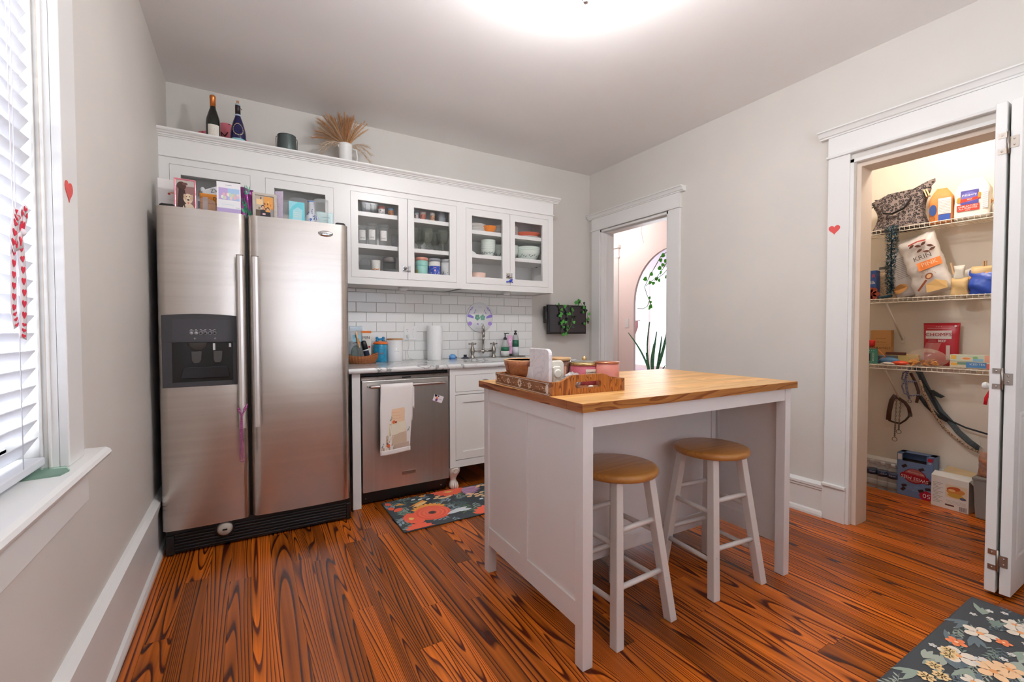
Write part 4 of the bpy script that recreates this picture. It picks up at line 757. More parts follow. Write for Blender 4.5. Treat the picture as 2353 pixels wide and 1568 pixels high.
# ---- on top of the refrigerator
ZF = 1.752; MG = 'things on top of the refrigerator'
def card(name, label, cat, x, y, w, h, tilt, rz, rgb, fn, th=0.0015, z=ZF, frame=None, mt=None):
    """upright card leaning back; local u 0..w, v 0..h"""
    t = thing(name, label, cat, (x, y, z), rz, None); c, s = math.cos(tilt), math.sin(tilt); Vv = (0, s, c); n = (0, -c, s)
    m = MB(); P = lambda u, v, d: (u + 0, Vv[1] * v - n[1] * d, Vv[2] * v - n[2] * d)
    m.hexa([P(0, 0, th), P(w, 0, th), P(w, 0, 0), P(0, 0, 0), P(0, h, th), P(w, h, th), P(w, h, 0), P(0, h, 0)]); m.build('board', mt or mat(rgb, 0.5, name='card_stock'), t)
    pr = Print(lambda u, v, hh: (u, Vv[1] * v + n[1] * hh, Vv[2] * v + n[2] * hh), eps=8e-6); fn(pr, w, h)
    if pr.f: pr.build('print', t)
    t['_'] = 0; del t['_']; return t, (lambda u, v: (u, Vv[1] * v, Vv[2] * v)), Vv
def nop(p, w, h): pass
def ph_dog(p, w, h):
    p.rect(0.006, w - 0.006, 0.008, h - 0.008, (150, 112, 108)); p.rect(0.006, w - 0.006, h * .80, h - 0.008, (196, 186, 180)); p.ell(w * .34, h * .80, 0.020, 0.022, (84, 58, 52)); p.poly([(w * .12, 0.01), (w * .62, 0.01), (w * .50, h * .70), (w * .22, h * .74)], (70, 50, 46)); p.ell(w * .5, h * .86, 0.012, 0.008, (110, 76, 66))
    p.ell(w * .66, h * .16, 0.026, 0.034, (226, 204, 178)); p.ell(w * .64, h * .46, 0.020, 0.027, (230, 206, 178)); p.ell(w * .50, h * .50, 0.006, 0.017, (206, 176, 146), 0.2); p.ell(w * .80, h * .50, 0.006, 0.017, (206, 176, 146), -0.2)
    for q in (.57, .71): p.ell(w * q, h * .52, 0.0026, rgb=(40, 30, 28), n=8)
    p.ell(w * .65, h * .43, 0.0058, 0.0045, (44, 34, 34), n=8); p.ell(w * .65, h * .345, 0.0042, 0.006, (216, 120, 120), n=8); p.line([(w * .46, h * .3), (w * .52, h * .12)], 0.005, (80, 54, 48))
t, P_, Vv = card('dog_photo_frame', 'pink framed photo of a cream puppy standing on the refrigerator', 'picture frame', 0.106, -0.690, 0.092, 0.190, R_(4), 0.05, (216, 130, 140), ph_dog, 0.008, mt=mat((222, 130, 142), 0.25, 0.4, name='pink_foil_frame'))
for a, b_, c_, d_ in ((0, 0.006, 0, 0.19), (0.086, 0.092, 0, 0.19), (0, 0.092, 0.184, 0.19)):
    m = MB().box(a, b_, -0.003, 0.0, c_, d_).xf(Matrix.Rotation(-R_(4), 4, 'X')); m.build('rail', mat((226, 138, 150), 0.22, 0.5, name='pink_foil_rail'), t, bevel=0.001)
def pr_env(p, w, h): p.ell(w * .55, h * .62, 0.006, rgb=(200, 70, 60)); p.ell(w * .72, h * .66, 0.010, 0.006, (232, 180, 160)); p.rect(w * .55, w * .85, h * .46, h * .47, (220, 190, 180))
card('envelope', 'white envelope leaning behind the dog photo', 'envelope', 0.030, -0.600, 0.085, 0.205, R_(6), 0.20, (236, 232, 230), pr_env, 0.003)
t = thing('plastic_cup', 'clear plastic cup turned over in front of an orange box', 'cup', (0.240, -0.655, ZF)); MB().lathe([(0.046, 0), (0.048, 0.03), (0.047, 0.07), (0.040, 0.094), (0.028, 0.100), (0.0, 0.100)], seg=28).build('shell', glass((238, 240, 240), 0.45, 0.95, 'clear_plastic', 0.08), t); MB().lathe([(0.049, 0.0), (0.051, 0.004), (0.049, 0.008)], seg=28).build('rim', glass((245, 245, 245), 0.6, 0.95, 'clear_plastic_rim'), t)
t = thing('supplement_box', 'orange vitamin carton behind the clear cup', 'box', (0.205, -0.53, ZF)); MB().box(0, 0.098, 0, 0.05, 0, 0.165).build('carton', mat((238, 150, 44), 0.45, name='orange_carton'), t, bevel=0.002); text('Dz', 0.026, mat((110, 60, 30), 0.5, name='brown_print'), t, (0.075, -0.001, 0.140), (1, 0, 0), (0, 0, 1)); B('stripe', mat((206, 110, 30), 0.5, name='dark_orange'), 0.0, 0.098, -0.0008, 0, 0.108, 0.114, t); B('lid_cap', mat((230, 200, 190), 0.4, name='peach_lid'), 0.012, 0.036, -0.0012, 0, 0.05, 0.145, t)
t = thing('medicine_box', 'white and navy box beside the orange carton', 'box', (0.180, -0.50, ZF)); MB().box(0, 0.024, 0, 0.04, 0, 0.15).build('carton', mat((220, 224, 232), 0.5, name='white_blue_box'), t); B('navy_panel', mat((44, 34, 92), 0.5, name='navy_print'), 0.012, 0.0242, -0.001, 0, 0.085, 0.125, t); MB().tube([(0.012, 0.02, 0.15), (0.018, 0.02, 0.19), (0.026, 0.02, 0.16)], 0.002, 6).build('orange_cord', mat((220, 120, 70), 0.5, name='orange_cord'), t)
t = thing('pharmacy_bag', 'crumpled white paper bag behind the orange carton', 'bag', (0.250, -0.440, ZF)); MB().hexa([(-0.045, -0.02, 0), (0.04, -0.02, 0), (0.04, 0.02, 0), (-0.045, 0.02, 0), (-0.04, -0.01, 0.20), (0.05, -0.012, 0.245), (0.05, 0.01, 0.245), (-0.04, 0.008, 0.205)]).build('bag', mat((228, 232, 236), 0.6, name='white_bag_paper', bump=0.3, bscale=40), t, bevel=0.006); MB().ball((-0.038, -0.004, 0.205), 0.012, 8, 6, (1, .5, 1.3)).build('fold', mat((228, 232, 236), 0.6, name='white_bag_paper'), t); text('ZV', 0.03, mat((90, 96, 110), 0.5, name='slate_print'), t, (0.018, -0.016, 0.205), (1, 0, 0.2), (-0.2, 0, 1))
def pr_card(p, w, h):
    p.rect(0, w, 0.0, h * .30, (196, 176, 220)); p.rect(w * .08, w * .95, h * .52, h * .84, (200, 176, 224)); p.rect(w * .46, w * .95, h * .53, h * .84, (176, 206, 236)); rr = random.Random(2)
    for i in range(16): p.ell(w * (.16 + .76 * rr.random()), h * (.55 + .13 * rr.random()), 0.006, 0.010, rr.choice([(244, 214, 210), (250, 244, 232), (226, 206, 176), (240, 190, 200), (206, 226, 206)]), n=10)
    p.rect(w * .08, w * .95, h * .50, h * .52, (250, 250, 250)); p.line([(w * .36, h * .92), (w * .62, h * .92)], 0.003, (180, 176, 190)); p.line([(w * .2, h * .40), (w * .7, h * .40)], 0.0016, (196, 220, 226)); p.line([(w * .78, h * .33), (w * .94, h * .33)], 0.0014, (160, 160, 170)); p.line([(w * .1, h * .12), (w * .9, h * .12)], 0.003, (96, 70, 150))
card('greeting_card', 'white and lavender greeting card standing on the refrigerator', 'card', 0.290, -0.690, 0.110, 0.205, R_(5), 0.02, (244, 243, 246), pr_card, 0.002)
t = thing('mardi_gras_bag', 'purple and green foil gift bag between the card and the photo', 'bag', (0.400, -0.62, ZF)); MB().grid(lambda u, v: (0.062 * u, -0.012 * math.sin(math.pi * u) - 0.006 * math.sin(9 * u + 5 * v), 0.205 * v * (1 - 0.10 * u * v)), 10, 12).build('front', mat((150, 60, 140), 0.25, 0.3, name='purple_foil', var=0.4, vscale=25, bump=0.3, bscale=60), t, solid=0.002); MB().grid(lambda u, v: (0.062 * u, 0.025, 0.200 * v), 4, 4).build('back', mat((120, 44, 120), 0.3, 0.2, name='purple_foil_back'), t, solid=0.002)
p = Print(lambda u, v, h: (0.062 * u, -0.0125 * math.sin(math.pi * u) - 0.006 * math.sin(9 * u + 5 * v) - h - 0.0006, 0.205 * v * (1 - 0.10 * u * v)), eps=4e-5)
for u, v, a in ((.3, .80, .5), (.6, .85, 1.2), (.2, .48, .3), (.5, .40, 2.2), (.3, .30, 1), (.7, .2, .6), (.6, .05, 1.6), (.85, .12, 2)):
    for k in range(3): p.leaf(u, v, .30, .09, a + k * .9, (70, 176, 128) if k != 1 else (44, 140, 104))
p.build('leaf_print', t)
def ph_couple(p, w, h):
    p.rect(0.016, w - 0.018, 0.012, h - 0.018, (96, 80, 66)); p.rect(0.016, w * .45, h * .45, h - 0.018, (190, 176, 160)); p.rect(w * .45, w - 0.018, h * .4, h - 0.018, (226, 160, 84)); p.rect(w * .16, w * .42, h * .62, h * .80, (236, 200, 150)); rr = random.Random(8)
    for i in range(14): p.rect(*(lambda a: (a, a + 0.005))(w * (.18 + .6 * rr.random())), *(lambda b_: (b_, b_ + 0.012))(h * (.45 + .36 * rr.random())), rr.choice([(250, 200, 120), (120, 84, 60), (240, 230, 210), (206, 120, 60)]))
    p.rect(0.016, w - 0.018, 0.012, h * .24, (130, 112, 104)); p.rect(w - 0.034, w - 0.018, 0.012, h * .5, (150, 144, 140))
    for u, hh in ((.42, .62), (.62, .56)):
        p.poly([(w * (u - .13), 0.012), (w * (u + .13), 0.012), (w * (u + .10), h * (hh - .16)), (w * (u - .10), h * (hh - .16))], (44, 42, 50)); p.ell(w * u, h * (hh - .06), 0.0085, 0.011, (50, 36, 32)); p.ell(w * u, h * (hh - .08), 0.0062, 0.0085, (214, 166, 140))
    p.rect(w * .40, w * .52, h * .30, h * .35, (236, 190, 190)); p.line([(w * .5, h * .10), (w * .52, h * .02)], 0.004, (214, 170, 150))
t, P_, Vv = card('couple_photo_frame', 'grey wood picture frame with a photo of two people in dark coats', 'picture frame', 0.456, -0.672, 0.122, 0.175, R_(5), 0.06, (176, 166, 156), ph_couple, 0.012, mt=mat((184, 172, 160), 0.5, name='driftwood_frame', var=0.1, vscale=30))
for a, b_, c_, d_ in ((0, 0.014, 0, 0.175), (0.106, 0.122, 0, 0.175), (0.014, 0.106, 0.161, 0.175)): MB().box(a, b_, -0.006, 0.0, c_, d_).xf(Matrix.Rotation(-R_(5), 4, 'X')).build('rail', mat((190, 180, 168), 0.5, name='driftwood_rail', var=0.1, vscale=30), t, bevel=0.001)
def pr_lav(p, w, h):
    rr = random.Random(4)
    for i in range(46): p.ell(w * rr.random(), h * (rr.random() ** 1.0) * .96, 0.0012, 0.0016, rr.choice([(150, 110, 180), (196, 120, 170), (120, 110, 150)]), n=6)
card('speckled_card', 'lavender speckled card behind the grey picture frame', 'card', 0.566, -0.628, 0.046, 0.205, R_(3), -0.55, (218, 206, 226), pr_lav, 0.0015)
CRY = glass((232, 236, 238), 0.6, 0.93, 'cut_crystal')
t = thing('crystal_decanter', 'cut crystal vase beside the speckled card', 'vase', (0.628, -0.560, ZF)); MB().grid(lambda u, v: (lambda a, r: (r * math.cos(a), r * math.sin(a), 0.172 * v))(2 * math.pi * u, (0.036 - 0.022 * math.sin(min(1, v * 1.15) * math.pi * .62) + 0.012 * max(0, v - .82) * 5) * (1 + 0.05 * math.cos(12 * 2 * math.pi * u))), 48, 14, True).build('body', CRY, t); MB().lathe([(0, 0), (0.036, 0), (0.036, 0.006), (0, 0.006)]).build('base', CRY, t)
def pr_teal2(p, w, h):
    p.poly([(w * .2, h * .25), (w * .8, h * .3), (w * .86, h * .7), (w * .55, h * .80), (w * .25, h * .66)], (170, 216, 222)); p.poly([(0, h), (0, h * .6), (w * .2, h * .8), (w * .5, h * .95), (w * .6, h)], (150, 212, 222))
    for v in (.58, .50, .42): p.line([(w * .3, h * v), (w * .75, h * v)], 0.003, (220, 226, 216))
    p.line([(w * .35, 0.0), (w, h * .4)], 0.001, (150, 220, 226))
card('teal_card', 'turquoise watercolour card standing in front of crystal', 'card', 0.640, -0.668, 0.084, 0.152, R_(4), 0.10, (96, 196, 208), pr_teal2, 0.0015)
t = thing('glass_bowl', 'ribbed clear glass bowl behind the turquoise card', 'bowl', (0.705, -0.500, ZF)); MB().grid(lambda u, v: (lambda a, r: (r * math.cos(a), r * math.sin(a), 0.205 * v))(2 * math.pi * u, (0.030 + 0.020 * math.sin(v * 1.5)) * (1 + 0.03 * math.cos(20 * 2 * math.pi * u))), 60, 8, True).build('body', CRY, t); MB().lathe([(0, 0), (0.03, 0), (0.03, 0.008), (0, 0.008)]).build('base', CRY, t)
t = thing('porcelain_vase', 'blue and white porcelain vase on the refrigerator', 'vase', (0.768, -0.590, ZF)); vp = [(0, 0), (0.030, 0), (0.040, 0.030), (0.043, 0.060), (0.036, 0.090), (0.022, 0.110), (0.018, 0.130), (0.019, 0.165), (0.022, 0.182), (0.019, 0.182), (0.015, 0.15), (0, 0.14)]; MB().lathe(vp, seg=28).build('body', mat((236, 238, 242), 0.12, name='white_porcelain'), t)
def vr(z):
    for (r0, z0), (r1, z1) in zip(vp[:9], vp[1:9]):
        if z0 <= z <= z1 and z1 > z0: return r0 + (r1 - r0) * (z - z0) / (z1 - z0)
    return 0.02
av = fa(0.768, -0.59); p = Print(lambda u, v, h: ((vr(v) + h + 0.0006) * math.cos(av + u / 0.03), (vr(v) + h + 0.0006) * math.sin(av + u / 0.03), v), eps=1e-5); rr = random.Random(9); BL = (62, 92, 166)
for i in range(9):
    u, v = -0.034 + 0.0085 * i, rr.uniform(0.04, 0.17); p.line([(u, v - 0.014), (u + 0.004, v), (u + 0.002, v + 0.012)], 0.0022, BL)
    for k in range(4): p.leaf(u + 0.003, v - 0.008 + 0.006 * k, 0.009, 0.005, rr.uniform(0, 6.2), BL if k % 2 else (110, 140, 200))
p.rect(-0.05, 0.05, 0.174, 0.180, (120, 150, 206), 12); p.build('blue_pattern', t)
t = thing('clear_cylinder', 'plain clear glass cylinder near the fridge edge', 'glass', (0.816, -0.640, ZF)); MB().lathe(cup(0.038, 0.040, 0.180, 0.0016), seg=30).build('body', glass((240, 242, 242), 0.3, 0.97, 'thin_glass'), t); MB().lathe([(0.0385, 0.179), (0.0405, 0.1815), (0.0385, 0.183)], seg=30).build('rim', glass((250, 250, 250), 0.9, 0.9, 'rim_glass'), t)
def pr_lt(p, w, h):
    p.rect(0.006, w - 0.006, 0.006, h - 0.006, (222, 242, 240)); p.rect(0.012, w - 0.012, 0.012, h - 0.012, (204, 232, 232)); p.line([(w * .3, h * .78), (w * .8, h * .78)], 0.003, (90, 150, 160)); p.line([(w * .4, h * .66), (w * .7, h * .66)], 0.002, (120, 170, 176)); rr = random.Random(12); 
    p.ell(w * .36, h * .34, 0.014, 0.018, (190, 206, 200)); p.ell(w * .70, h * .34, 0.010, 0.016, (150, 170, 176))
card('invitation_card', 'pale aqua bordered card behind the clear cylinder', 'card', 0.805, -0.515, 0.098, 0.148, R_(5), 0.05, (190, 228, 230), pr_lt, 0.0015)
# ---- along the top of the wall cabinets
ZTOP = 2.298
def bottle(lab, loc, prof, glassm, parts):
    t = thing('wine_bottle', lab, 'bottle', loc); MB().lathe(prof, seg=28).build('glass', glassm, t)
    for nm, pr, m_ in parts: MB().lathe(pr, seg=28).build(nm, m_, t)
    return t
DGG = mat((26, 30, 24), 0.08, name='dark_green_glass', coat=0.5)
b1 = bottle('dark wine bottle with a copper capsule on the cabinet top', (0.258, -0.235, ZTOP), [(0, 0), (0.036, 0), (0.0385, 0.004), (0.0385, 0.125), (0.036, 0.150), (0.026, 0.185), (0.0165, 0.215), (0.0145, 0.235), (0.0145, 0.290), (0, 0.290)], DGG, [('capsule', [(0.0152, 0.222), (0.0155, 0.278), (0.0165, 0.280), (0.0165, 0.290), (0.0150, 0.294), (0, 0.295)], mat((214, 128, 66), 0.3, 0.7, name='copper_foil'))])
p = Print(cyl_map((0, 0), 0.0388, 0, fa(0.258, -0.235)), eps=8e-6); p.rect(-0.030, 0.034, 0.020, 0.108, (232, 224, 212), 10); rr = random.Random(1)
for i in range(10): p.line([(rr.uniform(-0.025, 0.01), rr.uniform(0.06, 0.095)), (rr.uniform(-0.01, 0.028), rr.uniform(0.06, 0.095))], 0.0012, (190, 176, 166))
p.ell(0.002, 0.048, 0.008, 0.004, (206, 176, 140)); p.build('label', b1)
b2 = bottle('navy painted sparkling wine bottle with a gold wreath', (0.389, -0.225, ZTOP), [(0, 0), (0.040, 0), (0.043, 0.005), (0.043, 0.085), (0.040, 0.115), (0.028, 0.165), (0.0165, 0.198), (0.0140, 0.215), (0.0140, 0.275), (0, 0.275)], mat((34, 32, 78), 0.25, name='navy_bottle_paint'), [('foil', [(0.0146, 0.214), (0.0148, 0.268), (0.0148, 0.272), (0, 0.272)], mat((48, 38, 40), 0.35, 0.4, name='dark_foil')), ('collar', [(0.0165, 0.204), (0.0155, 0.214)], mat((190, 206, 226), 0.4, name='pale_blue_band')), ('top_rim', [(0.0150, 0.270), (0.0152, 0.280), (0.0, 0.281)], mat((188, 204, 212), 0.4, name='pale_rim')), ('cork', [(0.0075, 0.280), (0.0075, 0.300), (0, 0.301)], mat((200, 150, 112), 0.7, name='cork'))])
br_ = lambda z: 0.043 if z < 0.085 else (0.043 - 0.003 * (z - .085) / .03 if z < 0.115 else 0.040 - 0.012 * (z - .115) / .05); a2 = fa(0.389, -0.225)
p = Print(lambda u, v, h: ((br_(v) + 0.0006 + h) * math.cos(a2 + u / 0.041), (br_(v) + 0.0006 + h) * math.sin(a2 + u / 0.041), v), eps=1e-5)
p.rect(-0.040, 0.042, 0.012, 0.055, (150, 200, 208), 12); p.rect(-0.03, 0.034, 0.015, 0.030, (206, 226, 222), 8)
for k in range(26):
    a = -math.pi / 2 + 0.18 + k * (2 * math.pi - .36) / 25; p.leaf(0.026 * math.cos(a), 0.112 + 0.034 * math.sin(a), 0.011, 0.005, a + 1.2, (206, 190, 160) if k % 2 else (150, 136, 120))
p.ell(0, 0.112, 0.020, 0.026, (38, 36, 92)); p.build('wreath_print', b2); MB().tube([(0.013, -0.004, 0.255), (0.020, -0.005, 0.252), (0.022, -0.006, 0.246)], 0.002, 6).build('tear_tab', mat((60, 44, 44), 0.4, name='tab_brown'), b2)
# pink cloud-shaped sign
t = thing('pink_sign', 'pink scalloped wooden sign lying against the wall behind two bottles', 'sign', (0.30, -0.050, ZTOP)); pts = []
for k in range(31): a = math.pi * k / 30; pts.append((0.160 * -math.cos(a), 0))
out = [(-0.155, 0.0)] + [(-0.155 + 0.055 * (1 - math.cos(a)), 0.075 + 0.060 * math.sin(a)) for a in [math.pi * k / 10 * .62 for k in range(1, 9)]] + [(0.02 + 0.085 * math.cos(a), 0.130 + 0.085 * math.sin(a)) for a in [math.pi * (1 - k / 16) for k in range(2, 14)]] + [(0.158, 0.10), (0.165, 0.05), (0.16, 0.0)]
MB().prism(out, 'y', -0.010, 0.0).build('board', mat((222, 118, 132), 0.5, name='pink_paint'), t, bevel=0.002)
p = Print(lambda u, v, h: (u, -0.010 - h, v), eps=1e-5); DKR = (70, 24, 34)
p.line([(-0.05, 0.150), (-0.075, 0.148), (-0.06, 0.12), (-0.04, 0.085), (-0.030, 0.05), (0.0, 0.045)], 0.007, DKR); p.line([(-0.045, 0.10), (-0.025, 0.105)], 0.006, DKR); p.line([(0.0, 0.105), (-0.01, 0.150), (0.012, 0.125), (0.03, 0.155)], 0.007, DKR); p.line([(-0.135, 0.09), (-0.118, 0.10), (-0.105, 0.09)], 0.007, DKR); p.line([(-0.08, 0.06), (-0.075, 0.09)], 0.006, DKR); p.line([(0.07, 0.06), (0.07, 0.11), (0.10, 0.11)], 0.007, DKR)
for u, v, a in ((-0.145, 0.10, .9), (-0.115, 0.125, .2), (-0.02, 0.200, .3), (0.03, 0.208, 0), (0.105, 0.15, 2.3), (0.135, 0.105, 2), (0.150, 0.06, 1.7), (-0.055, 0.175, .7)): p.leaf(u, v, 0.014, 0.005, a, DKR)
p.build('painted_lettering', t)
# lantern and dried grasses in a pitcher
t = thing('candle_lantern', 'small grey ribbed metal lantern with a wire bail', 'lantern', (0.666, -0.200, ZTOP)); LG = mat((96, 108, 106), 0.4, 0.5, name='grey_lantern_metal', alpha=1)
MB().grid(lambda u, v: (lambda a, r: (r * math.cos(a), r * math.sin(a), 0.145 * v))(2 * math.pi * u, 0.054 + 0.004 * math.sin(math.pi * v) + 0.0014 * math.cos(2 * math.pi * (26 * u + 4 * abs(v - .5)))), 104, 10, True).build('body', LG, t); MB().lathe([(0, 0), (0.054, 0), (0.054, 0.004), (0, 0.004)]).build('base', LG, t); MB().lathe([(0.0525, 0.143), (0.056, 0.146), (0.0565, 0.149), (0.052, 0.148)], seg=30).build('rim', LG, t)
for s in (-1, 1): MB().tube([(s * 0.057, 0, 0.135), (s * 0.062, 0, 0.138), (s * 0.064, 0, 0.12), (s * 0.062, 0, 0.02), (s * 0.056, 0, 0.004)], 0.0022, 6).build('side_wire', LG, t)
MB().tube([(0.060 * math.cos(a), 0.02 * math.sin(a) - 0.01, 0.132 + 0.022 * math.sin(a)) for a in [math.pi * k / 12 for k in range(13)]], 0.0018, 6).build('bail', LG, t)
t = thing('pitcher', 'white enamel pitcher standing on the cabinet top', 'pitcher', (1.045, -0.170, ZTOP)); PIT = mat((240, 239, 236), 0.18, name='white_enamel')
MB().lathe([(0, 0), (0.044, 0), (0.048, 0.006), (0.046, 0.10), (0.047, 0.172), (0.050, 0.182), (0.047, 0.182), (0.043, 0.10), (0, 0.01)], seg=30).build('body', PIT, t); MB().prism([(-0.046, 0.150), (-0.062, 0.186), (-0.030, 0.182)], 'y', -0.012, 0.012).build('spout', PIT, t, bevel=0.004); MB().tube([(0.046, 0, 0.16), (0.075, 0, 0.155), (0.082, 0, 0.10), (0.070, 0, 0.04), (0.047, 0, 0.03)], 0.006, 8).build('handle', PIT, t)
t = thing('dried_grass_bouquet', 'fan of dried pampas and wheat standing in the white pitcher', 'dried bouquet', (1.045, -0.170, ZTOP + 0.012)); rr = random.Random(21)
def plume(ang, L, wdt, c, fluffy, yb, k):
    # stalk rising to the mouth of the pitcher, then fanning out, with many fine bristles
    m = MB(); bx_, by_ = rr.uniform(-0.012, 0.012), rr.uniform(-0.012, 0.012); mx_, my_ = math.sin(ang) * 0.028, rr.uniform(-0.02, 0.02); P = [(bx_, by_, 0.0), (mx_, my_, 0.165)]
    for i in range(1, 8):
        s_ = i / 7; a = ang * (0.75 + 0.25 * s_); dr = 0.10 * max(0, abs(ang) - 0.9) * s_ * s_
        P.append((mx_ + math.sin(a) * L * s_, my_ + yb * s_ * L, 0.165 + math.cos(a) * L * s_ - dr))
    m.tube(P, [0.0016] * 8 + [0.0008], 5); st = m.build('stalk', c, t); h = MB()
    for i in range(fluffy):
        s_ = 1.3 + 6.7 * rr.random() ** 0.8; i_ = min(7, int(s_)); q = Vector(P[i_]).lerp(Vector(P[i_ + 1]), min(1, s_ - i_)); dirv = (Vector(P[8]) - Vector(P[4])).normalized(); side = Vector((rr.gauss(0, 1), rr.gauss(0, .8), rr.gauss(0, 1))).normalized(); e_ = q + (dirv * .8 + side * .5).normalized() * wdt * rr.uniform(.4, 1.1); n_ = dirv.cross(side).normalized() * 0.0010
        h._add([q - n_, q + n_, e_], [(0, 1, 2)])
    h.build('bristles', c, st)['kind'] = 'stuff'
PAM = mat((206, 172, 136), 0.8, name='pampas_tan'); PAM2 = mat((198, 142, 92), 0.8, name='wheat_tan'); PAM3 = mat((228, 206, 182), 0.85, name='pampas_pale')
for i in range(24): plume(R_(-72 + i * 3.6 + rr.uniform(-2, 2)), rr.uniform(0.165, 0.20), 0.040, PAM if i % 3 else PAM2, 300, rr.uniform(-.25, .2), i)
for i in range(12): plume(R_(-14 + i * 2.6), rr.uniform(0.17, 0.205), 0.026, PAM2, 300, rr.uniform(-.3, .1), i)
for i in range(9): plume(R_(20 + i * 3.0), rr.uniform(0.17, 0.205), 0.022, mat((216, 166, 112), 0.8, name='oat_tan'), 260, rr.uniform(-.3, .1), i)
for a in (-100, -92, -84, 70, 84, 96): plume(R_(a), 0.14, 0.045, PAM3, 260, -0.15, 0)
# ---- television on a wall arm with trailing ivy
tv = thing('wall_television', 'small black television on a wall arm beside the doorway', 'television', (0, 0, 0))
B('screen_case', mat((26, 26, 28), 0.35, name='tv_plastic'), 2.864, 3.322, -0.105, -0.070, 1.108, 1.388, tv, 0.004); B('screen', mat((40, 40, 46), 0.08, name='tv_glass', coat=0.6), 2.880, 3.306, -0.1062, -0.105, 1.128, 1.376, tv)
B('mount_plate', BLACKP, 2.94, 3.10, -0.012, -0.0, 1.18, 1.32, tv); B('mount_arm', BLACKP, 2.99, 3.05, -0.072, -0.010, 1.23, 1.27, tv); ub = B('input_box', BLACKP, 2.835, 2.862, -0.100, -0.060, 1.215, 1.372, tv, 0.004); B('slot', mat((60, 60, 66), 0.3, name='slot_grey'), 2.838, 2.850, -0.1015, -0.1, 1.25, 1.32, ub)
IVY = mat((72, 158, 62), 0.35, name='ivy_green', var=0.35, vscale=14); IVD = mat((28, 48, 26), 0.4, name='ivy_dark'); STEM = mat((92, 128, 64), 0.5, name='ivy_stem')
iv = thing('ivy_garland', 'artificial ivy vines trailing over the television', 'plant', (0, 0, 0)); rr = random.Random(6)
leafm = {}
def ivy_leaf(m):
    if m.name not in leafm:
        P = [(0, 0), (0.45, 0.1), (0.5, 0.45), (0.28, 0.5), (0.30, 0.75), (0, 1.0), (-0.30, 0.75), (-0.28, 0.5), (-0.5, 0.45), (-0.45, 0.1)]
        q = MB()._add([(x, 0.12 * abs(x) - 0.0, -y) for x, y in P] + [(0, 0.0, -0.5)], [(i, (i + 1) % 10, 10) for i in range(10)], True); leafm[m.name] = q.mesh('leaf', m)
    return leafm[m.name]
def put_leaf(par, p, s, m, ry, rz, rx=0.0):
    o = bpy.data.objects.new('leaf', ivy_leaf(m)); COL.objects.link(o); o.parent = par; o.location = p; o.scale = (s, s, s); o.rotation_euler = (rx, ry, rz)
for pts in ([(2.955, -0.09, 1.392), (2.985, -0.118, 1.36), (3.00, -0.122, 1.28), (3.02, -0.120, 1.20), (3.005, -0.122, 1.098)], [(3.10, -0.09, 1.396), (3.135, -0.118, 1.36), (3.145, -0.122, 1.27), (3.115, -0.122, 1.18), (3.05, -0.122, 1.105)], [(3.03, -0.09, 1.394), (3.07, -0.120, 1.35), (3.085, -0.122, 1.25), (3.06, -0.122, 1.15)], [(3.20, -0.09, 1.396), (3.24, -0.115, 1.42), (3.29, -0.118, 1.36), (3.335, -0.116, 1.30), (3.30, -0.118, 1.19)]):
    MB().tube(pts, 0.0022, 6).build('vine', STEM, iv)
    for i in range(9):
        s_ = (i + .5) / 9 * (len(pts) - 1); q = Vector(pts[int(s_)]).lerp(Vector(pts[min(len(pts) - 1, int(s_) + 1)]), s_ - int(s_)); put_leaf(iv, (q.x + rr.uniform(-.03, .03), q.y - 0.006, q.z + rr.uniform(-.01, .02)), rr.uniform(0.026, 0.038), IVY if rr.random() < .72 else IVD, rr.uniform(-1, 1), rr.uniform(-.4, .4))
for q in ((3.225, -0.10, 1.452), (3.25, -0.10, 1.445), (3.30, -0.10, 1.425), (3.19, -0.10, 1.43), (3.335, -0.11, 1.26), (3.345, -0.11, 1.24)): put_leaf(iv, q, 0.036, IVY if rr.random() < .5 else IVD, rr.uniform(-1, 1), 0.2)
# ---- rugs
def floral(p, w, h, rng, dens):
    G1, G2, G3, CRL, ORG, PCH, WHTE, LAV, BLU = (112, 140, 120), (150, 168, 160), (86, 104, 104), (250, 112, 84), (250, 170, 84), (250, 206, 158), (226, 232, 236), (196, 160, 190), (150, 168, 180)
    for i in range(int(90 * dens)):
        u, v, a = rng.uniform(.02, w - .02), rng.uniform(.02, h - .02), rng.uniform(0, 6.28); c = rng.choice([G1, G2, G3, BLU, G3, (96, 120, 92)])
        n = rng.randint(3, 6); L = rng.uniform(.03, .055)
        for k in range(n): p.leaf(u + k * .014 * math.cos(a), v + k * .014 * math.sin(a), L, L * .33, a + (1 if k % 2 else -1) * .75, c)
        p.line([(u - .01 * math.cos(a), v - .01 * math.sin(a)), (u + n * .016 * math.cos(a), v + n * .016 * math.sin(a))], .0016, G2)
    return G1, G2, G3, CRL, ORG, PCH, WHTE, LAV, BLU
def clip_rect(fn, w, h):
    return lambda u, v, hh: fn(min(max(u, 0.001), w - 0.001), min(max(v, 0.001), h - 0.001), hh)
rg = thing('kitchen_mat', 'dark floral kitchen mat with big coral flowers before the dishwasher', 'rug', (1.166, -1.104, 0), 0.005); RW, RH = 1.0, 0.495
MB().box(0, RW, 0, RH, 0, 0.009).build('mat', mat((58, 66, 72), 0.6, name='charcoal_mat'), rg, bevel=0.004)
p = Print(clip_rect(lambda u, v, h: (u, v, 0.009 + h), RW, RH), eps=2.5e-6); rng = random.Random(14); G1, G2, G3, CRL, ORG, PCH, WHTE, LAV, BLU = floral(p, RW, RH, rng, 1.0)
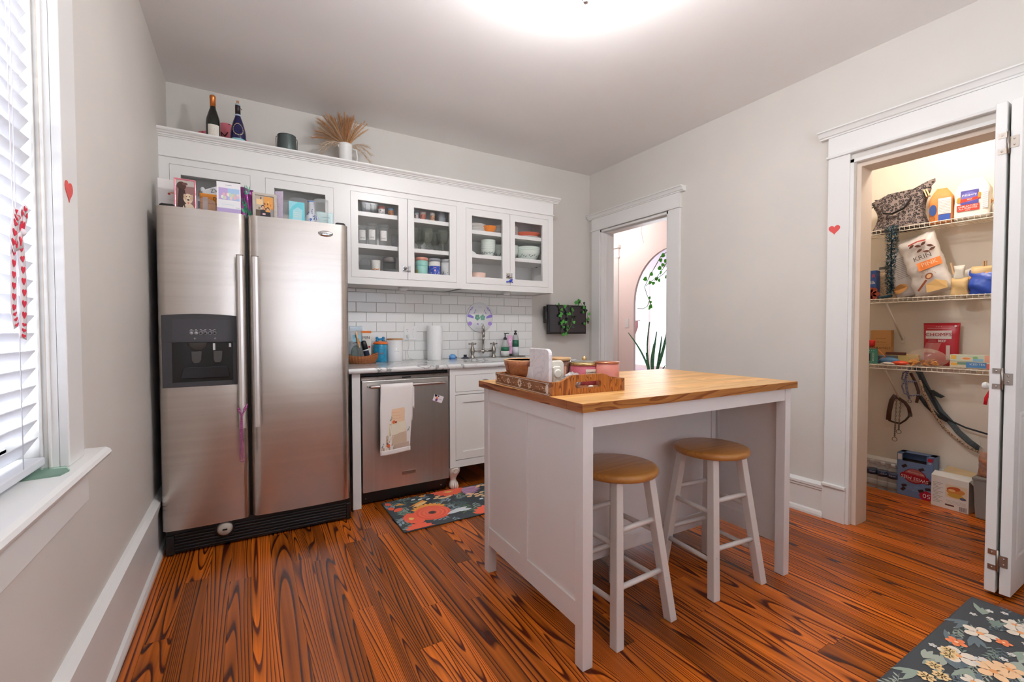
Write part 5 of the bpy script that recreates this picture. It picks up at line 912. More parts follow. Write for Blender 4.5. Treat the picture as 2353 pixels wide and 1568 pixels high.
def bigrose(u, v, r):
    p.ell(u, v, r, r * .95, CRL, n=28)
    for i in range(6): q = r * (.9 - i * .12); p.ell(u + r * .03 * (-1) ** i, v, q, q * .95, (240, 96, 72), n=24); p.ell(u + r * .03 * (-1) ** i, v + .002, q * .93, q * .88, (252, 124, 96), n=24)
    p.ell(u, v, r * .22, r * .2, (110, 60, 54), n=14); p.ell(u, v, r * .12, r * .11, (60, 44, 46), n=12)
# flowers placed as on the mat: fan of orange behind, coral poppy, ringed rose
for k in range(9): a = .5 + k * .25; p.leaf(.235, .20, .135, .05, a, ORG)
for k in range(9): a = 2.2 + k * .28; p.leaf(.145, .155, .105, .06, a, CRL)
for k in range(6): p.leaf(.11, .15, .035, .012, 2.5 + k * .25, (252, 204, 120))
bigrose(.235, .175, .115); p.leaf(.30, .10, .17, .05, .3, WHTE); p.leaf(.36, .12, .12, .04, -.1, WHTE)
for k in range(9): p.leaf(.46, .50, .13, .06, math.pi + .15 + k * .34, CRL)
for k in range(7): p.leaf(.46, .47, .04, .010, math.pi + .3 + k * .4, (252, 204, 120))
for k in range(8): p.leaf(.56, .46, .14, .035, -1.6 + k * .22, LAV if k % 2 else (176, 130, 166))
for k in range(8): p.leaf(.57, -.01, .13, .07, .3 + k * .35, CRL)
for k in range(8): p.leaf(.86, .14, .11, .06, k * .785, CRL if k % 2 else (240, 96, 72))
for k in range(7): p.leaf(.10, -.01, .09, .05, .1 + k * .45, CRL)
p.leaf(.03, .30, .08, .05, .6, CRL); p.leaf(.03, .33, .06, .04, 1.6, CRL); p.leaf(.02, .47, .06, .04, -1.2, CRL)
for u, v in ((.37, .37), (.40, .365), (.34, .385), (.43, .375), (.36, .41), (.55, .30), (.58, .33), (.61, .315), (.60, .28), (.63, .29), (.56, .345), (.66, .33), (.64, .26), (.70, .46), (.73, .45), (.68, .44)): p.ell(u, v, .022, .012, PCH, .2, 10)
p.poly([(.13, .33), (.25, .40), (.27, .36), (.20, .345)], ORG); p.poly([(.06, .40), (.13, .38), (.10, .42)], ORG); p.leaf(.15, .31, .14, .035, .45, (250, 206, 140)); p.ell(.27, .47, .022, .014, ORG)
for u, v in ((.66, .20), (.69, .22), (.63, .18), (.72, .19), (.60, .22), (.24, .42), (.29, .40), (.20, .44)): p.ell(u, v, .018, .011, WHTE, .4, 10)
for k in range(5): p.leaf(.76, .30, .10, .04, 2.3 + k * .3, (70, 130, 130))
for k in range(7): p.leaf(.92, .40, .09, .05, k * .9, CRL if k % 2 else ORG)
p.build('floral_print', rg)
mt_ = thing('floor_mat', 'thick charcoal floor mat with white and orange wildflowers by the closet door', 'rug', (3.058, -2.943, 0), math.pi); MW, MH = 1.00, 0.60
MB().box(0, MW, 0, MH, 0, 0.016).build('mat', mat((66, 70, 74), 0.75, name='grey_foam_mat', bump=0.15, bscale=300), mt_, bevel=0.008)
p = Print(clip_rect(lambda u, v, h: (u, v, 0.016 + h), MW, MH), eps=2.5e-6); rng = random.Random(33)
for i in range(130):
    u, v, a = rng.uniform(.03, MW - .03), rng.uniform(.03, MH - .03), rng.uniform(-.6, .6) + (math.pi if rng.random() < .5 else 0); c = rng.choice([(150, 164, 150), (126, 144, 134), (108, 122, 128), (170, 178, 164), (96, 112, 120)])
    if rng.random() < .45:
        for k in range(3): p.leaf(u, v, rng.uniform(.06, .10), .018, a + (k - 1) * .28, c)
    else:
        for k in range(6): p.leaf(u + k * .011 * math.cos(a), v + k * .011 * math.sin(a), .024, .007, a + (1 if k % 2 else -1) * .7, c)
        p.line([(u, v), (u + .075 * math.cos(a), v + .075 * math.sin(a))], .0012, c)
for i in range(22):
    u, v = rng.uniform(.06, MW - .04), rng.uniform(.04, MH - .04); r = rng.uniform(.030, .052); p.flower(u, v, r, (240, 226, 208) if i % 3 else (250, 206, 160), 5, (244, 170, 110), rng.uniform(0, 6), .75, .22)
for i in range(8):
    u, v = rng.uniform(.05, MW - .05), rng.uniform(.05, MH - .05); r = rng.uniform(.018, .03)
    for k in range(rng.randint(1, 3)): p.flower(u + rng.uniform(-.03, .03), v + rng.uniform(-.03, .03), r, (250, 142, 92), 5, (255, 206, 170), rng.uniform(0, 6), .8, .2)
for i in range(60):
    u, v = rng.uniform(.03, MW - .03), rng.uniform(.03, MH - .03); p.flower(u, v, .012, (226, 222, 216), 5, None, rng.uniform(0, 6), .8)
for i in range(6): u, v = rng.uniform(.04, MW - .04), rng.uniform(.04, MH - .04); p.flower(u, v, .024, (240, 206, 150), 7, (120, 110, 70), 0, .7, .15)
p.build('floral_print', mt_)
# ================================================================== COUNTER, DISHWASHER AND ISLAND THINGS
def scrib(p, u, v, w, h, rgb, n, lw=None):
    """a word too small to read: short upright strokes"""
    r_ = random.Random(int(abs(u) * 1e4) + n)
    for k in range(n):
        a = u + w * (k + .5) / n; p.line([(a - w / n * .2, v + h * r_.uniform(0, .3)), (a + w / n * r_.uniform(-.1, .25), v + h * r_.uniform(.6, 1))], lw or w / n * .28, rgb)
# ---- wicker basket with treats
WICK = NT('wicker_brown'); WICK.b.inputs['Roughness'].default_value = 0.45
_w = WICK.add('ShaderNodeTexWave'); _w.wave_type = 'BANDS'; _w.bands_direction = 'Z'; _w.inputs['Scale'].default_value = 75; WICK.link(WICK.mapped('Object'), _w.inputs['Vector'])
WICK.link(WICK.ramp(_w.outputs['Fac'], [(0.2, s2l((110, 58, 26))), (0.7, s2l((206, 130, 74)))]), WICK.b.inputs['Base Color'])
bk = thing('wicker_basket', 'low round wicker basket on the counter beside the fridge', 'basket', (1.135, -0.175, ZC))
for i in range(8):
    z = 0.006 + i * 0.0078; s = i / 7; rx, ry = 0.098 + 0.022 * math.sin(s * 1.9), 0.078 + 0.018 * math.sin(s * 1.9)
    wav = lambda a: 0.010 * s * s * math.cos(2 * a + 0.4)
    MB().tube([((rx + 0.0022 * math.cos(34 * a)) * math.cos(a), (ry + 0.0022 * math.cos(34 * a)) * math.sin(a), z + wav(a)) for a in [2 * math.pi * k / 136 for k in range(136)]], 0.0046, 6, True).build('woven_ring', WICK.m, bk)
MB().lathe([(0, 0), (0.092, 0), (0.092, 0.006), (0, 0.006)], seg=30, sy=0.8).build('base', WICK.m, bk)
def bagmesh(w, d_, h, top=0.15, puff=1.0, ny=8, twist=0.0, wr=0.0, seed=0):
    """pillow-shaped packet standing on its base: depth shrinks to a flat seal at the top"""
    r_ = random.Random(seed); ph = [r_.uniform(0, 6) for _ in range(6)]
    def fn(u, v):
        a = 2 * math.pi * u; ca, sa = math.cos(a), math.sin(a); sx = math.copysign(abs(ca) ** 0.55, ca); sy = math.copysign(abs(sa) ** 0.75, sa)
        dv = d_ * (1 - max(0, (v - (1 - top)) / top)) * (0.75 + 0.25 * math.sin(math.pi * min(1, v * 1.1))) * puff if v < 1 else 0.002
        if v > 1 - top: dv = max(0.0025, d_ * max(0.0, 1 - (v - (1 - top)) / top) ** 0.8)
        ww = w * (1 - 0.05 * math.sin(math.pi * v)); wob = wr * (math.sin(7 * v + ph[0] + 3 * a) + math.sin(13 * v + ph[1] + 5 * a) * .6)
        return (sx * ww / 2 + wob * .5 + twist * v, sy * dv / 2 + wob, h * v)
    m = MB().grid(fn, 28, 14, True); o_ = len(m.v) - 28 * 15; m.f.append(tuple(range(o_, o_ + 28))); m.sm.append(False); m.f.append(tuple(range(o_ + 28 * 14, o_ + 28 * 15))); m.sm.append(False); return m
def bagfront(w, d_, h, top=0.15, lean=0.0): return lambda u, v, hh: (u, -(d_ / 2 * (1 - (abs(u) / (w / 2)) ** 3 * .6) * (1 if v < h * (1 - top) else max(0.06, 1 - (v - h * (1 - top)) / (h * top))) + hh + 0.002), v)
ZBK = ZC + 0.008
t = thing('zip_bag', 'clear zip bag of treats standing in the wicker basket', 'bag', (1.100, -0.185, ZBK), 0.1); bagmesh(0.095, 0.04, 0.265, 0.3, seed=1, wr=0.001).build('pouch', glass((214, 230, 240), 0.6, 0.96, 'cloudy_plastic', 0.15), t); MB().box(-0.046, 0.046, -0.004, 0.004, 0.235, 0.262).build('zip_strip', mat((214, 228, 238), 0.3, name='zip_white_blue'), t, bevel=0.002); MB().ball((0, 0, 0.07), 0.034, 12, 8, (1.1, .45, 1.6)).build('contents', mat((96, 108, 98), 0.7, name='dark_treats', var=.4, vscale=60), t)
p = Print(bagfront(0.09, 0.046, 0.26, 0.3)); p.rect(-0.03, 0.03, 0.15, 0.20, (150, 206, 226)); p.ell(-0.01, 0.035, 0.010, rgb=(216, 60, 50)); p.line([(-0.03, 0.14), (0.02, 0.15)], 0.004, (60, 70, 80)); p.build('print', t)
t = thing('treat_pouch', 'white pouch with an orange top standing in the basket', 'pouch', (1.186, -0.125, ZBK), 0.05); bagmesh(0.074, 0.028, 0.225, 0.3, seed=2).build('pouch', mat((226, 222, 214), 0.4, name='pouch_white'), t); MB().box(-0.037, 0.037, -0.004, 0.004, 0.212, 0.230).build('orange_seal', mat((244, 132, 40), 0.4, name='seal_orange'), t, bevel=0.002)
text('MIN', 0.030, BLK, t, (-0.004, -0.012, 0.178), (1, 0, 0), (0, 0, 1)); MB().ball((0.018, -0.018, 0.11), 0.008, 8, 6).build('red_dot', mat((226, 60, 66), 0.4, name='red_cap'), t)
t = thing('dark_can', 'tilted navy aerosol can in the wicker basket', 'can', (1.182, -0.205, ZBK + 0.012)); mm_ = Matrix.Rotation(R_(-14), 4, 'Y'); MB().lathe([(0, 0), (0.019, 0), (0.020, 0.003), (0.020, 0.125), (0.017, 0.145), (0.010, 0.150), (0, 0.150)], seg=20).xf(mm_).build('body', mat((52, 66, 92), 0.2, 0.5, name='navy_can'), t); MB().lathe([(0.0204, 0.075), (0.0204, 0.084)], seg=20).xf(mm_).build('white_band', WHT, t); MB().lathe([(0.0204, 0.086), (0.0204, 0.128), (0.017, 0.146), (0.0, 0.151)], seg=20).xf(mm_).build('black_shoulder', mat((34, 34, 38), 0.25, name='can_black'), t)
t = thing('spray_bottle', 'tilted clear bottle with an orange stick in the basket', 'bottle', (1.140, -0.215, ZBK + 0.010)); mm_ = Matrix.Rotation(R_(-12), 4, 'Y'); MB().lathe([(0, 0), (0.018, 0), (0.018, 0.105), (0.010, 0.120), (0.008, 0.128), (0, 0.128)], seg=20).xf(mm_).build('body', glass((210, 212, 206), 0.5, 0.93, 'cloudy_bottle', 0.1), t); MB().box(-0.006, 0.006, -0.004, 0.004, 0.10, 0.22).xf(mm_).build('stick', mat((240, 196, 150), 0.5, name='peach_stick'), t, bevel=0.002); MB().box(-0.0065, 0.0065, -0.0045, 0.0, 0.13, 0.17).xf(mm_).build('orange_label', mat((240, 150, 60), 0.5, name='orange_label'), t)
# ---- blue treat jar with a bone knob
t = thing('treat_jar', 'blue ceramic dog treat jar with an orange lid and bone knob', 'jar', (1.296, -0.10, ZC)); TB = mat((38, 146, 186), 0.25, name='turquoise_glaze', var=0.25, vscale=40)
MB().lathe([(0, 0), (0.047, 0), (0.049, 0.004), (0.050, 0.130), (0.046, 0.136), (0, 0.136)], seg=30).build('body', TB, t); ld = MB().lathe([(0, 0.136), (0.053, 0.136), (0.054, 0.144), (0.046, 0.152), (0.016, 0.157), (0, 0.158)], seg=30).build('lid', mat((246, 124, 56), 0.3, name='orange_lid'), t)
q = MB().tube([(-0.022, 0, 0.172), (0.022, 0, 0.172)], 0.009, 10)
for sx in (-1, 1):
    for sz in (-1, 1): q.ball((sx * 0.024, 0, 0.172 + sz * 0.009), 0.0115, 10, 8)
q.build('bone_knob', mat((46, 140, 190), 0.25, name='bone_blue'), ld); ctext('Treats', 0.022, mat((150, 74, 84), 0.5, name='dull_red_script'), t, (0, 0), 0.0503, fa(1.296, -.1), 0.068)
t = thing('canister', 'white metal canister with a thin wooden lid', 'canister', (1.412, -0.085, ZC)); MB().lathe([(0, 0), (0.060, 0), (0.0615, 0.003), (0.0615, 0.165), (0, 0.165)], seg=36).build('body', mat((240, 240, 240), 0.15, name='white_gloss_metal', coat=.4), t); MB().lathe([(0, 0.165), (0.0625, 0.165), (0.0630, 0.168), (0.0630, 0.176), (0.061, 0.178), (0, 0.178)], seg=36).build('lid', wood('canister_lid', (220, 176, 132), (190, 140, 92), axis=0, ring=6, across=14, along=2), t)
p = Print(cyl_map((0, 0), 0.0618, 0, fa(1.412, -.085) + .25)); p.line([(-0.009, 0.090), (0.009, 0.090), (0.009, 0.100), (-0.009, 0.100), (-0.009, 0.090)], 0.001, (150, 150, 154)); scrib(p, -0.022, 0.074, 0.044, 0.006, (130, 130, 134), 12); p.build('emblem', t)
# ---- double outlet with charger cord
t = thing('wall_outlet', 'white double-gang outlet and switch plate on the tile backsplash', 'outlet', (0, 0, 0)); OW = mat((238, 238, 236), 0.3, name='outlet_white'); B('plate', OW, 1.508, 1.614, -0.0135, -0.0085, 1.070, 1.182, t, 0.003)
for zc in (1.148, 1.102):
    s_ = B('socket', OW, 1.524, 1.548, -0.0150, -0.0134, zc - 0.017, zc + 0.017, t, 0.004)
    for xx in (1.531, 1.541): B('slot', BLK, xx - 0.001, xx + 0.001, -0.0156, -0.0150, zc + 0.002, zc + 0.010, s_)
    MB().lathe([(0.0024, 0), (0.0, 0.0006)], (1.536, -0.0150, zc - 0.007), 8, 'y').build('ground_hole', BLK, s_)
sw_ = B('rocker_switch', OW, 1.578, 1.596, -0.0152, -0.0134, 1.106, 1.146, t, 0.002)
for zc in (1.158, 1.094): MB().ball((1.587, -0.0135, zc), 0.0025, 8, 5, (1, .5, 1)).build('screw', mat((170, 170, 170), 0.3, 0.8, name='screw_grey'), t)
cb = thing('charger_cord', 'thin white charger cord hanging from the outlet', 'cord'); MB().tube([(1.536, -0.016, 1.098), (1.537, -0.034, 1.085), (1.545, -0.030, 1.03), (1.532, -0.026, 0.97), (1.542, -0.030, 0.925), (1.575, -0.034, 0.9115), (1.62, -0.034, 0.9115)], 0.0022, 8).build('cord', mat((214, 214, 212), 0.4, name='cord_white'), cb); B('plug', mat((226, 226, 224), 0.35, name='plug_white'), 1.527, 1.545, -0.040, -0.0152, 1.090, 1.112, cb, 0.003)
# ---- paper towels, scrubber, stopper
t = thing('paper_towel_roll', 'tall white paper towel roll standing on the counter', 'paper towels', (1.735, -0.105, ZC)); PT = mat((244, 244, 243), 0.85, name='paper_towel', bump=0.25, bscale=160); MB().lathe([(0.020, 0), (0.061, 0), (0.0622, 0.004), (0.0622, 0.276), (0.061, 0.279), (0.020, 0.279)], seg=40).build('roll', PT, t); MB().lathe([(0.020, 0.0), (0.020, 0.2795), (0.018, 0.2795), (0.018, 0.0)], seg=20).build('core', mat((196, 176, 150), 0.8, name='cardboard_core'), t); MB().grid(lambda u, v: ((0.0634) * math.cos(-1.1 + .25 * u), 0.0634 * math.sin(-1.1 + .25 * u), 0.002 + 0.274 * v), 4, 2).build('loose_sheet', PT, t, solid=0.0008)
t = thing('dish_scrubber', 'blue dish scrubber lying on the counter beside the paper towels', 'scrubber', (1.893, -0.095, ZC)); MB().ball((0, 0, 0.020), 0.026, 16, 10, (1.15, .8, .85)).build('head', mat((110, 170, 226), 0.25, name='blue_scrub', var=.3, vscale=40), t); MB().tube([(0.01, 0, 0.028), (0.03, 0, 0.014), (0.042, 0, 0.006)], [0.014, 0.010, 0.005], 10).build('grip', mat((96, 110, 130), 0.4, name='scrub_grey'), t); B('pad', mat((44, 110, 180), 0.6, name='scrub_pad'), -0.026, 0.022, -0.018, 0.018, 0.0, 0.008, t, 0.003)
t = thing('sink_stopper', 'dark rubber sink stopper beside the faucet', 'stopper', (2.006, -0.105, ZC)); MB().lathe([(0, 0), (0.036, 0), (0.036, 0.004), (0.020, 0.012), (0.014, 0.016), (0, 0.016)], seg=26).build('flange', mat((72, 72, 86), 0.45, name='stopper_rubber'), t); MB().lathe([(0.012, 0.014), (0.014, 0.028), (0.016, 0.032), (0, 0.033)], seg=20).build('knob', mat((64, 64, 78), 0.4, name='stopper_knob'), t)
# ---- bridge faucet
t = thing('bridge_faucet', 'brushed nickel bridge faucet with cross handles behind the sink', 'faucet', (0, 0, 0)); YFa = -0.085
fp_ = [(0, 0), (0.023, 0), (0.024, 0.004), (0.018, 0.012), (0.012, 0.026), (0.013, 0.034), (0.020, 0.052), (0.021, 0.064), (0.016, 0.086), (0.010, 0.100), (0.009, 0.112), (0.013, 0.118), (0.010, 0.126), (0.0, 0.128)]
for xc in (2.083, 2.290):
    ps = MB().lathe(fp_, (xc, YFa, ZC), 22).build('handle_post', NICKEL, t); q = MB()
    for dx, dy in ((1, 0), (-1, 0), (0, 1), (0, -1)): q.tube([(xc, YFa, ZC + 0.121), (xc + dx * 0.024, YFa + dy * 0.024, ZC + 0.122)], [0.005, 0.0042], 8).ball((xc + dx * 0.030, YFa + dy * 0.030, ZC + 0.122), 0.0075, 10, 7)
    q.ball((xc, YFa, ZC + 0.128), 0.009, 10, 7); q.build('cross_handle', NICKEL, ps)
MB().lathe([(0.0065, 0.0), (0.0065, 0.055), (0.010, 0.058), (0.011, 0.066), (0.0075, 0.070), (0.0065, 0.085), (0.016, 0.094), (0.0165, 0.110), (0.0065, 0.120), (0.0075, 0.136), (0.011, 0.140), (0.010, 0.148), (0.0065, 0.152), (0.0065, 0.207)], (2.083, YFa, ZC + 0.058), 16, 'x').build('bridge_bar', NICKEL, t)
sp = MB().lathe([(0.013, 0), (0.014, 0.012), (0.010, 0.020), (0.0095, 0.085), (0.0125, 0.090), (0.0125, 0.098), (0.0095, 0.102), (0.009, 0.150), (0.013, 0.155), (0.013, 0.168), (0.010, 0.175), (0.013, 0.195), (0.010, 0.212), (0.004, 0.228), (0.0, 0.238)], (2.186, YFa, ZC + 0.064), 18).build('spout_column', NICKEL, t); MB().tube([(2.186, YFa, ZC + 0.232), (2.174, YFa - 0.024, ZC + 0.244), (2.150, YFa - 0.078, ZC + 0.244), (2.132, YFa - 0.116, ZC + 0.225), (2.126, YFa - 0.128, ZC + 0.185)], [0.011, 0.011, 0.0105, 0.010, 0.011], 12).build('spout', NICKEL, sp); MB().lathe([(0.006, 0), (0.007, 0.018), (0.010, 0.022), (0.0, 0.026)], (2.176, YFa, ZC + 0.215), 10, 'y').build('diverter', NICKEL, sp)
MB().ball((2.186, YFa, ZC + 0.048), 0.011, 12, 8, (1, 1, 1.1)).build('finial', NICKEL, t)
# ---- soaps on a tray
lat('soap_tray', 'flat grey stone tray under the soap bottles', 'tray', [(0, 0), (0.120, 0), (0.124, 0.003), (0.124, 0.008), (0.120, 0.009), (0, 0.008)], mat((120, 112, 104), 0.5, name='stone_grey', var=.2, vscale=60), (2.480, -0.105, ZC), None, 34, sy=0.46)
ZS = ZC + 0.009
t = thing('soap_bottle', 'clear pump soap bottle with a short green label', 'bottle', (2.398, -0.100, ZS)); SGL = glass((206, 210, 210), 0.5, 0.93, 'soap_glass', 0.08); MB().lathe([(0, 0), (0.036, 0), (0.037, 0.004), (0.037, 0.080), (0.030, 0.110), (0.017, 0.140), (0.014, 0.146), (0, 0.146)], seg=28).build('bottle', mat((198, 202, 200), 0.12, name='soap_clear_grey', alpha=0.8), t); MB().lathe([(0.0375, 0.046), (0.0375, 0.082)], seg=28).build('label', mat((38, 116, 82), 0.4, name='label_green'), t); MB().lathe([(0.0372, 0.002), (0.0372, 0.046)], seg=28).build('lower_label', mat((226, 228, 224), 0.4, name='label_white'), t)
pm = MB().lathe([(0.016, 0.144), (0.016, 0.160), (0.008, 0.168), (0.005, 0.172), (0.005, 0.195), (0.009, 0.198), (0.009, 0.204), (0, 0.205)], seg=18).build('pump', mat((52, 52, 56), 0.35, name='pump_black'), t); MB().tube([(0, 0, 0.200), (0.025, -0.008, 0.203), (0.034, -0.011, 0.197)], [0.005, 0.004, 0.003], 8).build('nozzle', mat((52, 52, 56), 0.35, name='pump_black'), pm)
t = thing('hand_cream_tube', 'pink hand cream tube standing on its cap', 'tube', (2.455, -0.088, ZS), -0.3); MB().lathe([(0, 0), (0.017, 0), (0.017, 0.020), (0, 0.020)], seg=20).build('cap', mat((44, 40, 44), 0.4, name='cap_black'), t)
MB().grid(lambda u, v: (lambda a: ((0.019 + 0.005 * v) * math.cos(a), (0.019 * (1 - v) + 0.002) * math.sin(a), 0.020 + 0.162 * v))(2 * math.pi * u), 24, 8, True).build('tube', mat((226, 172, 206), 0.35, name='tube_pink'), t)
p = Print(lambda u, v, h: (u, -(0.019 * (1 - (v - .02) / .162) + 0.003 + h), v)); p.ell(0, 0.135, 0.013, 0.018, (240, 214, 230)); p.ell(0, 0.140, 0.005, 0.006, (206, 140, 180)); p.line([(-0.010, 0.085), (0.010, 0.085)], 0.003, (150, 90, 130)); p.line([(-0.008, 0.075), (0.008, 0.075)], 0.002, (150, 90, 130)); p.line([(-0.008, 0.062), (0.003, 0.062)], 0.004, (60, 50, 60)); p.build('print', t)
t = thing('lotion_bottle', 'tall clear pump bottle with a long green label', 'bottle', (2.508, -0.095, ZS)); MB().lathe([(0, 0), (0.029, 0), (0.030, 0.004), (0.030, 0.150), (0.022, 0.178), (0.013, 0.192), (0, 0.192)], seg=26).build('bottle', mat((198, 202, 202), 0.12, name='lotion_clear', alpha=0.8), t); MB().lathe([(0.0305, 0.080), (0.0305, 0.142)], seg=26).build('label', mat((40, 110, 84), 0.4, name='label_green2'), t); MB().lathe([(0.0303, 0.004), (0.0303, 0.080)], seg=26).build('lower_label', mat((220, 222, 228), 0.4, name='label_pale'), t)
pm = MB().lathe([(0.015, 0.190), (0.015, 0.204), (0.007, 0.208), (0.006, 0.216), (0.012, 0.218), (0.011, 0.226), (0, 0.228)], seg=16).build('pump', mat((52, 52, 56), 0.35, name='pump_black'), t); MB().tube([(0, 0, 0.222), (0.014, -0.006, 0.220)], [0.006, 0.004], 8).build('nozzle', mat((52, 52, 56), 0.35, name='pump_black'), pm)
# ---- keepsake plate leaning on the tile
t = thing('keepsake_plate', 'round white plate with purple handprints leaning on the backsplash', 'plate', (2.188, -0.018, 1.262)); MB().lathe([(0, 0), (0.127, 0), (0.130, 0.003), (0.130, 0.010), (0.127, 0.013), (0, 0.013)], seg=48, axis='y').xf(Matrix.Translation((0, 0.009, 0))).build('disc', mat((238, 238, 240), 0.2, name='white_ceramic'), t)
p = Print(lambda u, v, h: (u, -0.004 - h, v), eps=1e-5); PU, PU2, GR = (150, 132, 214), (178, 150, 226), (132, 190, 168)
for s in (-1, 1):
    p.poly([(s * 0.122, 0.000), (s * 0.122, 0.026), (s * 0.095, 0.022), (s * 0.062, 0.006), (s * 0.062, -0.012), (s * 0.085, -0.006)], PU)
    for (u0, v0, u1, v1) in ((.112, .030, .092, .072), (.100, .052, .078, .088), (.082, .060, .066, .096), (.060, .030, .040, .068)):
        n = 4
        for k in range(n): a_, b_ = k / n, (k + .7) / n; p.line([(s * (u0 + (u1 - u0) * a_), v0 + (v1 - v0) * a_), (s * (u0 + (u1 - u0) * b_), v0 + (v1 - v0) * b_)], 0.007, PU)
    p.ell(s * 0.098, -0.056, 0.020, 0.018, PU2, n=16); p.flower(s * 0.026, -0.002, 0.026, GR, 5, (150, 200, 180), 0.3 * s, 1.0, .3)
for u, v in ((-0.022, -0.055), (-0.018, -0.062), (-0.026, -0.062), (0.03, -0.078), (0.02, -0.082)): p.ell(u, v, 0.006, 0.004, PU2, n=8)
p.ell(0.016, -0.058, 0.008, 0.004, GR, 1.0, 8); p.build('handprints', t)
p = Print(lambda u, v, h: (u, -0.0045 - h, v), eps=1e-5); scrib(p, -0.016, 0.086, 0.032, 0.008, (130, 130, 140), 9); scrib(p, -0.048, -0.101, 0.034, 0.008, (130, 130, 140), 8); scrib(p, -0.006, -0.101, 0.006, 0.005, (130, 130, 140), 2); scrib(p, 0.008, -0.101, 0.030, 0.008, (130, 130, 140), 8); p.build('pencil_writing', t)
# ---- dish towel and magnet on the dishwasher
t = thing('dish_towel', 'white dish towel with an applique tiered cake over the dishwasher handle', 'towel', (0, 0, 0)); TWL = mat((236, 230, 226), 0.85, name='white_cotton', bump=0.2, bscale=220)
def twf(u, v):
    if v < 0.12: a = v / 0.12 * math.pi; z = 0.786 + 0.0155 * math.sin(a) ; y = -0.664 + 0.0145 * math.cos(a) ; sp_ = 0
    else: s = (v - 0.12) / 0.88; z = 0.786 - 0.432 * s + 0.012 * u * s; y = -0.6785 - 0.004 * math.sin(3 * u + 2 * s) - 0.006 * s * math.sin(6.3 * u); sp_ = s
    x = 1.150 + 0.214 * u - 0.010 * sp_ * (1 - u) - 0.022 * sp_ * u + 0.004 * math.sin(5 * sp_) * (u - .5); return (x, y, z)
MB().grid(twf, 22, 40).build('front_fold', TWL, t, solid=0.0025); MB().grid(lambda u, v: (1.156 + 0.214 * u, -0.6475 - 0.001 * math.sin(6 * u), 0.786 - 0.24 * v), 10, 8).build('back_fold', TWL, t, solid=0.0025); MB().grid(lambda u, v: (1.355 + 0.020 * u, -0.668 - 0.002 * v, 0.784 - 0.155 * v), 3, 6).build('side_flap', TWL, t, solid=0.002)
MB().grid(lambda u, v: (1.142 + 0.200 * u, -0.6805 - 0.007 * math.sin(5 * u) - 0.004, 0.372 - 0.030 * v + 0.01 * u), 14, 4).build('hem', TWL, t, solid=0.003)
p = Print(lambda u, v, h: (lambda q: (q[0], q[1] - 0.0024 - h, q[2]))(twf(min(max(u, 0), 1), min(max(v, 0.14), 0.995))), eps=1.2e-5)
CK = (240, 206, 172); p.poly([(.34, .44), (.76, .43), (.77, .62), (.34, .63)], CK); p.poly([(.36, .425), (.74, .415), (.76, .45), (.34, .46)], CK)
for k in range(4): p.line([(.35 + .07 * i, .47 + .04 * k + (.008 if i % 2 else 0)) for i in range(7)], .006, (226, 182, 144))
p.poly([(.24, .62), (.82, .60), (.83, .76), (.24, .78)], (238, 228, 206)); p.rect(.28, .34, .62, .78, (214, 196, 160)); p.poly([(.18, .77), (.86, .75), (.88, .90), (.17, .92)], (206, 184, 160)); p.poly([(.04, .91), (.95, .90), (.98, .96), (.02, .98)], (196, 172, 156)); rr = random.Random(17)
for i in range(40): u, v = rr.uniform(.20, .84), rr.uniform(.775, .895); p.leaf(u, v, .05, .018, rr.uniform(0, 6), rr.choice([(232, 220, 206), (176, 150, 122), (222, 206, 188)]))
for i in range(9): p.rect(.08 + i * .095, .13 + i * .095, .925, .965, (230, 214, 206) if i % 2 else (186, 160, 136))
p.line([(.30, .635), (.32, .70), (.36, .77)], .035, (240, 236, 224)); p.line([(.38, .64), (.48, .665)], .018, (238, 232, 214))
for u, v, r, c in ((.42, .60, .05, (228, 110, 62)), (.60, .745, .055, (230, 112, 62)), (.74, .735, .08, (244, 208, 176)), (.26, .905, .055, (226, 112, 72))): p.ell(u, v, r, r * .45, c, n=18)
for u, v in ((.49, .605), (.63, .70), (.22, .875)): p.ell(u, v, .030, .014, (44, 26, 26), n=12); p.ell(u, v, .012, .0056, (236, 200, 190), n=8)
for u, v in ((.33, .52), (.92, .69), (.08, .86), (.42, .935)):
    for k in range(4): p.leaf(u, v + k * .012, .05, .012, .6 + k * .7, (110, 130, 124))
p.build('cake_applique', t)
t = thing('photo_magnet', 'tilted white photo magnet card on the dishwasher door', 'magnet', (1.562, -0.6206, 0.672)); mm_ = Matrix.Rotation(R_(22), 4, 'Y'); MB().box(-0.036, 0.036, -0.0012, 0, -0.0235, 0.0235).xf(mm_).build('card', mat((236, 228, 230), 0.4, name='magnet_card'), t)
p = Print(lambda u, v, h: tuple(mm_ @ Vector((u, -0.0012 - h, v))), eps=1e-5); p.poly([(-.034, .022), (-.012, .022), (-.016, .010), (-.022, .004), (-.032, .010)], (40, 28, 34)); p.poly([(-.010, .020), (.004, .021), (.0, .012), (-.008, .010)], (46, 30, 34)); p.poly([(-.018, .004), (-.008, .012), (.0, .002), (-.002, -.018), (-.018, -.020)], (236, 150, 110)); p.poly([(-.018, -.006), (-.002, -.004), (-.002, -.019), (-.018, -.021)], (112, 50, 130)); p.build('photo_print', t); p = Print(lambda u, v, h: tuple(mm_ @ Vector((u, -0.0014 - h, v))), eps=1e-5); scrib(p, 0.004, -0.006, 0.026, 0.009, (80, 60, 74), 8); p.build('handwriting', t)
